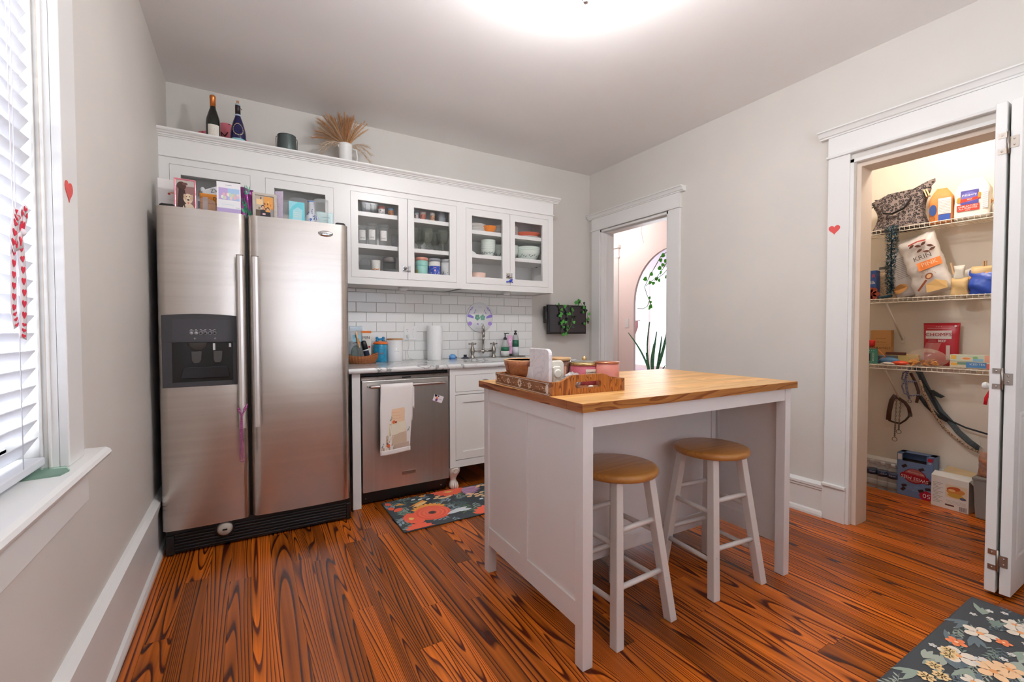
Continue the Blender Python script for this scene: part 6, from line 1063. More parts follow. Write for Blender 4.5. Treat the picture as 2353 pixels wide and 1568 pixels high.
# ---- beads on the fridge handle
t = thing('bead_necklace', 'purple metallic bead necklace looped on the freezer handle', 'beads', (0, 0, 0)); bm_ = MB().ball((0, 0, 0), 0.0032, 8, 6).mesh('bead', mat((176, 92, 150), 0.2, 0.7, name='purple_pearl')); nb = 0
def beads(P, step):
    global nb
    pts = [Vector(q) for q in P]; acc = 0.0
    for a, b_ in zip(pts[:-1], pts[1:]):
        L = (b_ - a).length; s = acc
        while s < L: o = bpy.data.objects.new('bead', bm_); COL.objects.link(o); o.parent = t; o.location = a.lerp(b_, s / L); s += step; nb += 1
        acc = s - L
for dx in (-0.006, 0.0, 0.006): beads([(0.388 + dx * .4, -0.845, 0.700), (0.386 + dx, -0.845, 0.60), (0.388 + dx * 1.6, -0.843, 0.47 + abs(dx) * .8)], 0.0064)
beads([(0.388 - 0.009, -0.845, 0.468), (0.388, -0.845, 0.462), (0.397, -0.845, 0.468)], 0.0064)
for k in range(3): beads([(0.371 + k * .004, -0.842, 0.745), (0.388, -0.848, 0.705 - k * .006), (0.411 - k * .004, -0.842, 0.745), (0.414, -0.825, 0.760)], 0.0064)
# ---- serving tray on the island
IT = IH; TRX, TRY, TRZ = 1.550, -2.025, -0.062
tr = thing('serving_tray', 'carved mango wood serving tray with white floral inlay on the island', 'tray', (TRX, TRY, IT), TRZ); TWD = wood('mango_wood_side', (206, 128, 52), (140, 74, 24), axis=2, ring=11, across=26, along=4, rough=0.4, fine=.35); TWL_ = wood('mango_wood_long', (172, 112, 72), (130, 78, 44), axis=1, ring=5, across=16, along=2, rough=0.45)
TX, TY = 0.176, 0.231; wt = 0.014; hz_ = 0.050
B('floor_board', TWL_, -TX + wt, TX - wt, -TY + wt, TY - wt, 0.002, 0.012, tr)
for s in (-1, 1): B('long_side', TWL_, *((-TX, -TX + wt) if s < 0 else (TX - wt, TX)), -TY, TY, 0.0, hz_, tr, 0.001)
def endside(y0, y1):
    # raised end with a hand slot: upper arch, lower bar and two cheeks around the slot
    n = 20; prof = []
    for i in range(n + 1):
        x = -TX + wt + (2 * TX - 2 * wt) * i / n; s = min(1, max(0, (TX - abs(x) - 0.045) / 0.065)); prof.append((x, hz_ + 0.022 * (s * s * (3 - 2 * s))))
    SLX, Z0, Z1 = 0.062, 0.022, 0.046; m = MB()
    L = [q for q in prof if q[0] <= -SLX] + [(-SLX, [q[1] for q in prof if q[0] >= -SLX][0])]; Rr = [(-x, z) for x, z in reversed(L)]
    m.prism([(-TX + wt, 0)] + L + [(-SLX, 0)], 'y', y0, y1); m.prism([(SLX, 0)] + Rr + [(TX - wt, 0)], 'y', y0, y1)
    m.prism([(-SLX, Z0), (-SLX, 0), (SLX, 0), (SLX, Z0)], 'y', y0, y1); C = [q for q in prof if -SLX < q[0] < SLX]; m.prism([(-SLX, Z1), (-SLX, L[-1][1])] + C + [(SLX, L[-1][1]), (SLX, Z1)], 'y', y0, y1)
    for s in (-1, 1): m.prism([(s * SLX, Z0), (s * (SLX - 0.008), Z0), (s * (SLX - 0.001), Z0 + 0.008), (s * (SLX - 0.001), Z1 - 0.008), (s * (SLX - 0.008), Z1), (s * SLX, Z1)], 'y', y0, y1)
    return m.build('handle_end', TWD, tr)
endside(-TY, -TY + wt); endside(TY - wt, TY)
p = Print(lambda u, v, h: (-TX - h, TY - u, v), eps=6e-6, base=2e-4); IV_ = (244, 224, 204); Lw = 2 * TY
for k in range(58):
    u = 0.004 + k * (Lw - .008) / 57
    for v0 in (0.0045, 0.0455): p.line([(u - .0035, v0 - .0012), (u, v0 + .0012), (u + .0035, v0 - .0012)], .0021, IV_)
for k in range(42): rr_ = random.Random(k); p.ell(0.012 + k * (Lw - .024) / 41, rr_.uniform(.010, .040), .0021, rgb=IV_, n=6)
def motif(u, v, r, n):
    for k in range(n): a = 2 * math.pi * k / n; p.leaf(u + r * .25 * math.cos(a), v + r * .25 * math.sin(a), r * .75, r * .26, a, IV_)
motif(Lw * .51, .025, .019, 12); motif(Lw * .29, .025, .014, 10); motif(Lw * .69, .025, .014, 10)
for k in range(7): p.leaf(.004, .025, .020, .005, -1.2 + k * .4, IV_); p.leaf(Lw - .004, .025, .026, .006, math.pi - 1.2 + k * .4, IV_)
p.line([(.03, .025), (.045, .025)], .002, IV_); p.line([(Lw - .05, .025), (Lw - .034, .025)], .002, IV_)
for k in range(12): p.ell(Lw - .0022, .003 + k * .004, .0016, rgb=(250, 244, 236), n=6)
p.build('floral_inlay', tr)
ZI = IT + 0.012
t = thing('wooden_bowl', 'acacia wood salad bowl at the back of the tray', 'bowl', (1.470, -1.905, ZI)); AC = wood('acacia_wood', (196, 124, 80), (132, 70, 42), axis=0, ring=6, across=11, along=4, rough=0.3, coat=.3); MB().lathe([(0, 0), (0.045, 0), (0.060, 0.012), (0.080, 0.045), (0.090, 0.080), (0.093, 0.098), (0.086, 0.098), (0.078, 0.060), (0.055, 0.022), (0, 0.012)], seg=40).build('bowl', AC, t); MB().lathe([(0.086, 0.0975), (0.0895, 0.1005), (0.0932, 0.0975)], seg=40).build('rim', mat((226, 178, 130), 0.35, name='pale_rim_wood'), t); MB().lathe([(0, 0.070), (0.079, 0.072), (0.079, 0.076), (0, 0.078)], seg=30).build('liner', mat((206, 170, 130), 0.5, name='bowl_liner_wood'), t)  # liner is a disc in one even tan, paler than the bowl
t = thing('marble_board', 'white marble slab with rounded corners standing in the tray', 'board', (1.436, -2.065, ZI), TRZ); mw = 0.155; Pm = [(0, 0), (0, 0.148)] + [(0.006 - 0.006 * math.cos(a), 0.148 + 0.006 * math.sin(a)) for a in (.8, 1.57)] + [(mw - 0.022 + 0.022 * math.sin(a), 0.132 + 0.022 * math.cos(a)) for a in (0, .4, .8, 1.2, 1.57)] + [(mw, 0)]
MB().prism([(mw / 2 - u, v) for u, v in Pm], 'x', 0.0, 0.016).build('slab', marble('pale_marble', (244, 238, 238), (224, 217, 219), 5.0, 0.12), t, bevel=0.0025); MB().box(-0.004, 0.0, 0.05, 0.10, 0.0, 0.075).build('card_behind', mat((240, 238, 236), 0.5, name='white_card_edge'), t)
t = thing('soap_dish_holder', 'cream ceramic embossed holder standing behind the marble slab', 'holder', (1.492, -2.108, ZI), TRZ); CE = mat((234, 232, 218), 0.2, name='cream_ceramic'); Ph = [(-0.03, 0), (-0.03, 0.098), (-0.024, 0.106), (0.018, 0.106), (0.027, 0.100), (0.030, 0.088), (0.030, 0)]; MB().prism(Ph, 'y', -0.012, 0.012).build('back', CE, t, bevel=0.004); MB().prism([(-0.026, 0), (-0.026, 0.078), (-0.02, 0.084), (0.006, 0.084), (0.012, 0.076), (0.012, 0)], 'y', -0.022, -0.011).build('front', CE, t, bevel=0.004); MB().lathe([(0.016, 0), (0.018, 0.003), (0.014, 0.006)], (-0.008, -0.022, 0.055), 20, 'y').build('embossed_ring', CE, t); MB().ball((-0.006, -0.020, 0.016), 0.014, 10, 8, (1, .6, 1)).build('embossed_bud', CE, t)
def candle(lab, xc, yc, r, h, bodym, lidm, lidh, nm='candle', lab2=None):
    t = thing(nm, lab, 'candle', (xc, yc, ZI), 0, 'candles in the serving tray'); MB().lathe([(0, 0), (r - 0.002, 0), (r, 0.003), (r, h), (0, h)], seg=34).build('jar', bodym, t); l_ = MB().lathe([(0, h), (r + 0.001, h), (r + 0.002, h + 0.001), (r + 0.002, h + lidh), (r, h + lidh + 0.002), (0, h + lidh + 0.003)], seg=34).build('lid', lidm, t); return t, l_
PKW = mat((182, 84, 98), 0.15, name='pink_wax_glass', coat=.5)
t, l_ = candle('pink candle jar with a brass domed lid', 1.655, -2.085, 0.059, 0.080, PKW, mat((206, 176, 120), 0.25, 0.9, name='brass_lid'), 0.010); MB().lathe([(0.058, 0.092), (0.040, 0.098), (0.012, 0.100), (0, 0.100)], seg=30).build('glass_dome', glass((200, 205, 200), 0.5, 0.93, 'lid_glass'), l_); MB().ball((0, 0, 0.108), 0.0105, 14, 9).build('knob', mat((214, 186, 140), 0.2, 0.9, name='brass_knob'), l_)
a = fa(1.655, -2.085) + 0.62; p = Print(cyl_map((0, 0), 0.0594, 0, a)); p.rect(-0.030, 0.030, 0.020, 0.066, (236, 222, 200), 10); p.build('label', t); ctext('CHAMPAGNE', 0.0098, mat((70, 60, 56), 0.5, name='label_text'), t, (0, 0), 0.0598, a, 0.052, .95); ctext('BLUSH', 0.0098, mat((70, 60, 56), 0.5, name='label_text'), t, (0, 0), 0.0598, a - 0.15, 0.040, .95)
t, l_ = candle('plain terracotta pink candle with a thin copper lid', 1.722, -2.150, 0.052, 0.090, mat((200, 122, 106), 0.45, name='terracotta_matte'), mat((196, 120, 84), 0.25, 0.8, name='copper_lid'), 0.004)
t, l_ = candle('brown candle jar with a pale wood lid behind the pink candle', 1.590, -2.000, 0.046, 0.098, mat((112, 74, 60), 0.2, name='brown_glass', coat=.4), wood('candle_lid_wood', (226, 184, 134), (200, 150, 100), axis=0, ring=5, across=14, along=2), 0.010); a = fa(1.590, -2.0) - 0.1; p = Print(cyl_map((0, 0), 0.0464, 0, a)); p.rect(-0.034, 0.034, 0.020, 0.074, (222, 186, 160), 10); p.build('label', t); ctext('FREE', 0.011, mat((80, 54, 44), 0.5, name='label_brown'), t, (0, 0), 0.0468, a, 0.052); ctext('PARTS', 0.011, mat((80, 54, 44), 0.5, name='label_brown'), t, (0, 0), 0.0468, a, 0.038)
t = thing('geode_rock', 'rough grey and white mineral rock in the tray', 'rock', (1.520, -2.172, ZI)); rr = random.Random(3); m = MB().ball((0, 0, 0.030), 0.030, 18, 12, (1.5, .95, 1.02))
for i, v in enumerate(m.v): k = 1 + rr.uniform(-.10, .10); m.v[i] = (v[0] * k, v[1] * k, max(0, v[2] * (1 + rr.uniform(-.06, .08))))
m.sm = [False] * len(m.sm); m.build('rock', mat((166, 158, 156), 0.6, name='rock_grey', var=.6, vscale=70, bump=.6, bscale=90), t)
for i, (xx, yy, s) in enumerate(((1.688, -2.222, .012), (1.703, -2.226, .010), (1.590, -2.205, .010))):
    o = MB().ball((0, 0, s * .5), s, 10, 7, (1.3, .9, .55)).build('seashell', mat((236, 226, 212), 0.4, name='shell_white', var=.15, vscale=120), None, (xx, yy, ZI)); tag(o, ('small white seashell at the tray corner by the copper-lidded candle', 'smallest seashell tucked in the tray corner', 'small pale seashell beside the rock')[i], 'seashell', 'seashells in the tray')
# ================================================================== PANTRY
S1, S2, S3 = 1.828, 1.358, 0.908; PR = -math.pi / 2
WIRE = mat((238, 228, 214), 0.35, name='white_vinyl_wire')
wm = MB().tube([(0.295, 0, 0), (0.002, 0, 0), (0.0, 0, -0.002), (0.0, 0, -0.028)], 0.0017, 6).mesh('wire', WIRE)
for z, lab in ((S1, 'top white wire shelf of the pantry closet'), (S2, 'middle white wire shelf of the pantry closet'), (S3, 'lowest white wire shelf of the pantry closet')):
    t = thing('wire_shelf', lab, 'shelf', (4.15, 0, z), 0, 'wire shelves of the pantry')
    for k in range(69):
        o = bpy.data.objects.new('wire', wm); COL.objects.link(o); o.parent = t; o.location = (0, -1.745 - k * 0.0254, 0.0)
    for xx, dz, r in ((0.0, -0.0035, 0.003), (0.0, -0.028, 0.003), (0.29, -0.0035, 0.0028), (0.15, -0.0035, 0.0025)): MB().tube([(xx, -1.705, dz), (xx, -3.495, dz)], r, 8).build('rod', WIRE, t)
    for yy in (-2.235, -3.10):
        MB().tube([(0.008, yy, -0.030), (0.290, yy, -0.285)], 0.0065, 8, flat=0.6).build('brace', WIRE, t); B('brace_foot', WIRE, 0.290, 0.2985, yy - 0.010, yy + 0.010, -0.310, -0.262, t, 0.002)
def pthing(name, label, cat, x, y, z, rot=0.0, group=None): return thing(name, label, cat, (x, y, z), PR + rot, group)
def crumple(m, amp, seed):
    r_ = random.Random(seed); k = [(r_.uniform(30, 90), r_.uniform(30, 90), r_.uniform(30, 90), r_.uniform(0, 6)) for _ in range(4)]
    for i, v in enumerate(m.v):
        s = sum(math.sin(a * v[0] + b_ * v[1] + c * v[2] + d_) for a, b_, c, d_ in k) / 4 * amp; m.v[i] = (v[0] + s * .6, v[1] + s, max(0.0, v[2] + s * .5))
    return m
# ---- top shelf
t = pthing('lunch_bag', 'leopard print fabric lunch tote slumped on the top shelf', 'bag', 4.29, -2.262, S1); LEO = NT('leopard_fabric'); v_ = LEO.add('ShaderNodeTexVoronoi'); v_.feature = 'F1'; v_.inputs['Scale'].default_value = 58; v_.inputs['Randomness'].default_value = .9; LEO.link(LEO.mapped('Object', (1, 1, 1)), v_.inputs['Vector']); n_ = LEO.noise(LEO.mapped('Object'), 70, 2)
LEO.link(LEO.ramp(LEO.math('ADD', v_.outputs['Distance'], LEO.math('MULTIPLY', n_, 0.25)), [(0.38, s2l((108, 92, 88))), (0.44, s2l((34, 28, 30))), (0.62, s2l((34, 28, 30))), (0.68, s2l((124, 110, 106)))]), LEO.b.inputs['Base Color']); LEO.b.inputs['Roughness'].default_value = 0.8
def tote(u, v):
    a = 2 * math.pi * u; ca, sa = math.cos(a), math.sin(a); sx = math.copysign(abs(ca) ** 0.5, ca); sy = math.copysign(abs(sa) ** .6, sa); w = 0.155 - 0.030 * math.sin(math.pi * min(1, v * 1.25)) + (0.02 if v > .9 else 0); d_ = 0.085 * (1 - v * .9) + 0.004
    hgt = 0.262 * v + (0.030 * v * v * sx if True else 0) - 0.012 * v * math.sin(5 * sx); return (sx * w, sy * d_ + 0.004 * math.sin(9 * sx + 6 * v), hgt)
m = MB().grid(tote, 40, 16, True); m.f.append(tuple(range(0, 40))); m.sm.append(False); m.build('body', LEO.m, t); FB = mat((40, 34, 36), 0.7, name='black_webbing')
MB().tube([(-0.085, -0.062, 0.175), (-0.07, -0.082, 0.12), (-0.02, -0.088, 0.105), (0.04, -0.08, 0.13), (0.07, -0.05, 0.20)], 0.011, 8, flat=.35).build('front_handle', FB, t); MB().tube([(-0.13, -0.01, 0.20), (-0.165, -0.02, 0.185), (-0.175, -0.03, 0.17)], 0.004, 6).build('zip_pull', FB, t); MB().tube([(-0.15, 0, 0.238), (-0.05, 0, 0.232), (0.05, 0, 0.25), (0.155, 0, 0.288)], 0.004, 6).build('top_zip', FB, t)
p = Print(lambda u, v, h: (u, -0.083 + 0.20 * (v - .05) - h - .004, v)); scrib(p, -0.04, 0.092, 0.05, 0.016, (214, 200, 186), 7); p.build('name_script', t)
t = pthing('flour_bag', 'orange and blue flour sack folded shut with a peg', 'flour bag', 4.28, -2.475, S1, 0.15); m = MB()
def sack(w, d_, h, pinch, sd):
    def fn(u, v):
        a = 2 * math.pi * u; ca, sa = math.cos(a), math.sin(a); sx = math.copysign(abs(ca) ** .35, ca); sy = math.copysign(abs(sa) ** .35, sa); k = 1 - pinch * max(0, (v - .70) / .30) ** 1.2
        return (sx * w / 2 * (k * .5 + .5 * (1 if v < .7 else 1 - .35 * (v - .7) / .3)), sy * d_ / 2 * k, h * v)
    q = MB().grid(fn, 32, 18, True); q.f.append(tuple(range(32))); q.sm.append(False); q.f.append(tuple(range(32 * 18, 32 * 19))); q.sm.append(False); return crumple(q, 0.004, sd)
sack(0.115, 0.080, 0.225, .8, 3).build('sack', mat((206, 126, 58), 0.6, name='kraft_orange', bump=.2, bscale=40), t); p = Print(lambda u, v, h: (u, -0.043 - h, v), eps=2e-5)
p.rect(-0.012, 0.048, 0.055, 0.155, (232, 226, 220)); p.rect(-0.010, 0.046, 0.012, 0.052, (56, 88, 170)); p.ell(-0.036, 0.085, 0.018, 0.036, (52, 78, 140))
for k in range(9): p.line([(-0.008, 0.062 + k * .0095), (0.044, 0.062 + k * .0095)], .0022, (150, 146, 150))
p.build('print', t); text('O', 0.04, mat((150, 80, 34), 0.5, name='dark_kraft_print'), t, (-0.040, -0.0435, 0.030), (1, 0, 0), (0, 0, 1)); MB().box(-0.012, -0.006, -0.02, 0.02, 0.20, 0.25).box(0.0, 0.006, -0.02, 0.02, 0.20, 0.25).xf(Matrix.Rotation(R_(-18), 4, 'Y')).build('clothes_peg', mat((226, 196, 150), 0.6, name='peg_wood'), t)
t = pthing('flour_bag', 'white flour sack with a blue and red brand panel', 'flour bag', 4.28, -2.620, S1, 0.1); sack(0.160, 0.10, 0.245, .55, 8).build('sack', mat((240, 234, 224), 0.6, name='flour_paper', bump=.2, bscale=30), t); p = Print(lambda u, v, h: (u, -0.0535 - h, v), eps=2e-5)
p.rect(-0.048, 0.030, 0.085, 0.170, (88, 82, 160)); p.ell(-0.010, 0.130, 0.036, 0.030, (110, 108, 186), 0.1, 24); p.poly([(-.060, .110), (-.050, .098), (.040, .112), (.034, .128), (.0, .122), (-.05, .120)], (226, 70, 50)); p.poly([(-.062, .128), (-.046, .138), (-.050, .098), (-.066, .106)], (236, 150, 60)); p.poly([(.028, .150), (.040, .146), (.038, .118), (.026, .118)], (236, 150, 60)); p.rect(-0.064, 0.034, 0.046, 0.084, (224, 66, 48)); p.rect(0.046, 0.070, 0.05, 0.16, (226, 222, 226))
for k in range(8): p.line([(0.048, .058 + k * .012), (0.068, .058 + k * .012)], .002, (150, 146, 170))
p.build('print', t)
for s, sz, u, v, c in (('Pillsbury', .019, -.010, .141, WHT), ('BEST', .011, -.008, .114, WHT), ('UNBLEACHED', .0135, -.015, .074, WHT), ('ALL PURPOSE', .0135, -.015, .061, WHT), ('FLOUR', .007, -.015, .051, WHT)): text(s, sz, c, t, (u, -0.0545, v), (1, 0, .06), (-.06, 0, 1))
t = pthing('glass_jug', 'small jug with an amber handle at the door end of the top shelf', 'jug', 4.27, -2.752, S1); MB().lathe([(0, 0), (0.045, 0), (0.047, 0.06), (0.030, 0.095), (0.018, 0.105), (0.018, 0.125), (0, 0.125)], seg=24).build('body', mat((232, 220, 200), 0.2, name='jug_cream'), t); MB().tube([(-0.028, 0, 0.088), (-0.050, 0, 0.095), (-0.060, 0, 0.07), (-0.058, 0, 0.0)], 0.008, 8).build('handle', mat((206, 140, 54), 0.3, name='amber_handle'), t)
# ---- bead garland hanging from the top shelf
t = thing('tinsel_garland', 'teal tinsel garland hanging over the top shelf edge', 'garland', (0, 0, 0)); rr = random.Random(2); m = MB()
for i in range(2600):
    s = rr.random(); z = S1 + 0.012 - s * 0.455; y = -2.262 - 0.006 * math.sin(6 * s) - (0.006 * s); w = 0.036 * (1 - .45 * s); a = rr.uniform(0, 6.283); rad = w * rr.uniform(.55, 1); c_ = Vector((4.138 + math.cos(a) * rad * .5, y + math.sin(a) * rad, z)); d_ = Vector((math.cos(a) * .6 + rr.gauss(0, .4), math.sin(a) + rr.gauss(0, .4), rr.gauss(0, .4))).normalized() * 0.011; n__ = d_.cross(Vector((0, 0, 1))).normalized() * 0.0028
    m._add([c_ - n__, c_ + n__, c_ + n__ + d_, c_ - n__ + d_], [(0, 1, 2, 3)])
m.build('tinsel', mat((70, 112, 130), 0.4, 0.1, name='teal_tinsel', var=.5, vscale=200), t)['kind'] = 'stuff'; MB().tube([(4.20, -2.26, S1 + 0.005), (4.145, -2.262, S1 + 0.012), (4.138, -2.266, S1 - 0.02), (4.138, -2.268, S1 - 0.44)], 0.004, 6).build('core', mat((40, 70, 84), 0.4, name='garland_core'), t); MB().tube([(4.14, -2.27, S2 + 0.016), (4.17, -2.22, S2 + 0.012), (4.18, -2.19, S2 + 0.010)], 0.010, 8).build('tail', mat((50, 88, 106), 0.3, .5, name='garland_tail'), t)
# ---- middle shelf
t = pthing('snack_box', 'blue snack box with red print at the shelf end', 'box', 4.25, -2.095, S2); MB().box(-0.06, 0.06, -0.03, 0.03, 0, 0.205).build('carton', mat((48, 84, 150), 0.45, name='blue_carton'), t, bevel=0.002); p = Print(lambda u, v, h: (u, -0.03 - h, v)); p.rect(-0.06, 0.06, 0.0, 0.085, (130, 50, 44)); p.flower(.03, .04, .05, (170, 80, 60), 7, (120, 40, 36)); p.build('print', t); text('R', .034, mat((226, 80, 70), .5, name='red_print'), t, (.046, -.030, .165), (1, 0, 0), (0, 0, 1)); text('ilk', .032, WHT, t, (.040, -.030, .120), (1, 0, 0), (0, 0, 1))
t = pthing('oat_bag', 'clear bag of rolled oats with a white label strip', 'bag', 4.33, -2.185, S2); m = crumple(bagmesh(0.13, 0.09, 0.20, .2, seed=4), .005, 4); m.build('contents', mat((206, 176, 140), 0.7, name='rolled_oats', var=.35, vscale=120), t); crumple(bagmesh(0.145, 0.095, 0.275, .55, seed=5), .004, 6).build('bag', glass((236, 232, 226), 0.5, 0.97, 'oat_bag_plastic', .15), t); p = Print(bagfront(.13, .095, .27, .5)); p.rect(-.05, .05, .215, .235, (60, 52, 46)); p.rect(-.05, .06, .03, .065, (230, 214, 190)); p.build('label', t)
def chipbag(name, lab, y, w, h, d_, tilt, base, x=4.285, seed=0, lean=0.0):
    t = pthing(name, lab, 'bag', x, y, S2, 0); m = crumple(bagmesh(w, d_, h, .16, seed=seed), .009, seed); m.v = [(v[0], v[1], v[2]) for v in m.v]; mm = Matrix.Rotation(R_(tilt), 4, 'Y') @ Matrix.Rotation(R_(-lean), 4, 'X'); m.xf(mm)
    mz = min(v[2] for v in m.v); m.v = [(v[0], v[1], v[2] - mz) for v in m.v]; m.build('bag', mat(base, 0.4, name='bag_foil', bump=.35, bscale=35), t); f0 = bagfront(w, d_, h, .16); fn = lambda u, v, hh: (lambda q: (q.x, q.y - .018, q.z - mz))(mm @ Vector(f0(u, v, hh))); return t, fn, mm, mz
t, fn, mm, mz = chipbag('snack_bag', 'grey-white snack bag with small print, leaning on the popcorn bag', -2.335, 0.17, 0.33, 0.085, -14, (214, 208, 206), 4.30, 11); p = Print(fn, eps=3e-5)
for k in range(12): p.line([(-.035, .12 + k * .012), (.045, .13 + k * .012)], .003, (130, 124, 126))
p.ell(-.04, .055, .045, .028, (206, 150, 90), .3); p.ell(.06, .05, .014, .010, (90, 84, 88)); p.build('print', t)
t, fn, mm, mz = chipbag('snack_bag', 'dark-topped snack bag standing behind the two white bags', -2.315, 0.13, 0.38, 0.05, -4, (206, 198, 190), 4.385, 12); p = Print(fn, eps=3e-5); p.rect(-.05, .05, .33, .36, (70, 60, 58)); p.rect(-.04, .05, .26, .30, (226, 214, 200)); p.rect(.02, .05, .26, .29, (226, 120, 80)); p.build('print', t)
t, fn, mm, mz = chipbag('popcorn_bag', 'white popcorn bag with an orange panel and wooden spoon print', -2.455, 0.20, 0.40, 0.115, -16, (236, 228, 222), 4.275, 13); p = Print(fn, eps=3e-5); BR = (104, 64, 52)
p.poly([(-.02, .15), (.095, .165), (.095, .215), (-.02, .205)], (250, 146, 74)); p.line([(-.06, .03), (.0, .085)], .012, (150, 80, 50)); p.ell(.018, .105, .022, .018, (150, 80, 50), .7); p.ell(.018, .105, .014, .011, (230, 186, 140), .7); p.poly([(-.02, .005), (.08, .005), (.085, .05), (.04, .075), (-.01, .055)], (226, 184, 120))
for u, v, a in ((-.03, .315, .5), (.0, .320, -.4), (.03, .31, .6), (.055, .305, -.5), (.0, .275, .4), (.03, .27, -.3), (.06, .265, .5)): p.leaf(u, v, .035, .016, a, BR)
for i in range(12): a = .3 + i * .25; p.ell(.018 + .035 * math.cos(a), .105 + .032 * math.sin(a), .0025, rgb=(206, 150, 110), n=6)
p.line([(-.03, .335), (.02, .345), (.06, .34)], .010, (180, 70, 60)); p.build('print', t)
def btext(s, sz, c, u, v, sx=1.0): q = mm @ Vector((u, -(0.115 / 2) - 0.007, v)); text(s, sz, c, t, (q.x, q.y - .016, q.z - mz), mm @ Vector((1, 0, 0.06)), mm @ Vector((-.06, 0, 1)))
btext('KRIN', .042, mat((96, 84, 84), .5, name='bag_print_grey'), .02, .235); btext('PINK', .038, mat((250, 214, 180), .5, name='peach_print'), .042, .185)
t = pthing('tan_pouch', 'small crumpled tan packet beside the popcorn bag', 'bag', 4.26, -2.575, S2); crumple(bagmesh(.085, .06, .115, .25, seed=6), .008, 9).build('pouch', mat((214, 180, 124), .45, name='tan_wrapper', bump=.4, bscale=40), t); crumple(bagmesh(.05, .03, .085, .3, seed=7), .006, 5).xf(Matrix.Translation((-.005, 0, .105))).build('gathered_top', mat((226, 222, 210), .4, name='clear_white_wrapper'), t); MB().box(-.004, .004, -.006, .006, .14, .215).xf(Matrix.Rotation(R_(-12), 4, 'Y')).build('clothes_peg', mat((222, 184, 136), .6, name='peg_wood2'), t)
t = pthing('white_packet', 'flat white packet leaning behind the tan packet', 'bag', 4.36, -2.615, S2); crumple(bagmesh(.10, .03, .17, .3, seed=8), .005, 3).xf(Matrix.Rotation(R_(-22), 4, 'Y')).build('packet', mat((226, 220, 212), .5, name='white_packet'), t)
t = pthing('chip_bag', 'royal blue and orange chip bag clipped with a wooden peg', 'bag', 4.27, -2.680, S2); m = crumple(bagmesh(.135, .09, .155, .45, seed=9), .010, 14); m.build('bag', mat((46, 82, 186), .35, name='royal_blue_foil', bump=.4, bscale=35), t); p = Print(bagfront(.13, .10, .155, .45), eps=3e-5); p.poly([(-.065, .10), (-.02, .115), (-.03, .14), (-.06, .135)], (244, 160, 60)); p.poly([(.0, .115), (.06, .085), (.064, .125), (.01, .14)], (244, 160, 60)); p.poly([(-.05, .14), (.05, .135), (.04, .152), (-.03, .152)], (236, 228, 216)); p.build('print', t); crumple(bagmesh(.10, .04, .05, .3, seed=3), .006, 2).xf(Matrix.Translation((-.01, 0, .125))).build('folded_top', mat((240, 206, 150), .4, name='orange_white_top'), t); MB().box(-.008, -.002, -.006, .006, .14, .205).box(.002, .008, -.006, .006, .14, .205).build('clothes_peg', mat((206, 166, 116), .6, name='peg_wood3'), t)
# ---- lowest shelf
t = pthing('caramel_box', 'kraft paper caramels box at the end of the lowest shelf', 'box', 4.385, -2.135, S3); MB().box(-.062, .062, -.022, .022, 0, .235).build('carton', mat((196, 142, 84), .6, name='kraft_card'), t, bevel=.002)
for s, sz, v in (('CARAMELS', .024, .105), ('THE TRULY', .013, .150)): text(s, sz, mat((110, 70, 40), .5, name='kraft_print'), t, (.0, -.022, v), (1, 0, 0), (0, 0, 1)) if s == 'CARAMELS' else None
p = Print(lambda u, v, h: (u, -.022 - h, v)); scrib(p, -.035, .142, .07, .012, (120, 80, 46), 10); p.line([(-.03, .175), (.03, .175)], .002, (120, 80, 46)); p.line([(-.04, .128), (.04, .128)], .0015, (120, 80, 46)); p.line([(-.02, .05), (.02, .05)], .0015, (120, 80, 46)); p.build('print', t)
t = pthing('cocoa_tin', 'teal dotted cocoa sachet box on the lowest shelf', 'box', 4.21, -2.130, S3); MB().box(-.03, .042, -.015, .015, 0, .105).build('carton', mat((70, 140, 122), .5, name='teal_card'), t, bevel=.002); p = Print(lambda u, v, h: (u, -.015 - h, v))
for k in range(10): p.ell(-.024 + (k % 5) * .013, .092 - (k // 5) * .080, .0022, rgb=(220, 236, 228), n=8)
p.rect(-.028, .008, .02, .072, (60, 50, 46)); p.build('print', t); text('COCOA', .016, WHT, t, (.024, -.015, .048), (0, 0, -1), (1, 0, 0))
t = pthing('red_cap_bottle', 'small bottle with a bright red cap behind the teal box', 'bottle', 4.27, -2.115, S3); MB().lathe([(0, 0), (.018, 0), (.018, .10), (.012, .125), (0, .125)], seg=18).build('bottle', mat((150, 92, 60), .3, name='amber_bottle'), t); MB().lathe([(.021, .120), (.022, .158), (.018, .165), (0, .166)], seg=18).build('cap', mat((240, 50, 50), .35, name='bright_red_cap'), t)
t = pthing('candy_stick', 'thin orange striped stick leaning beside the caramels box', 'stick', 4.24, -2.180, S3); MB().tube([(-.04, 0, .012), (.03, 0, .05), (-.015, 0, .10)], .004, 6).build('stick', mat((236, 130, 80), .4, name='orange_stick'), t)
pk = [('granola_packet', 'long yellow box lying behind the loose packets', (4.36, -2.275), (.15, .05, .055), (232, 212, 140), .012), ('chocolate_bar', 'dark brown chocolate bar on top of the packets', (4.275, -2.255), (.105, .03, .020), (96, 56, 44), .064), ('snack_packet', 'crinkled blue and white snack packet lying on the lowest shelf', (4.245, -2.230), (.13, .06, .048), (92, 136, 176), 0.0), ('snack_packet', 'grey-blue snack packet under the chocolate bar', (4.30, -2.200), (.10, .07, .058), (120, 130, 140), 0.0), ('candy_packet', 'red and orange candy packet beside the clear chip bag', (4.20, -2.305), (.085, .05, .030), (232, 84, 50), 0.0), ('candy_packet', 'white candy packet in front of the blue one', (4.185, -2.245), (.07, .04, .018), (230, 220, 210), 0.0)]
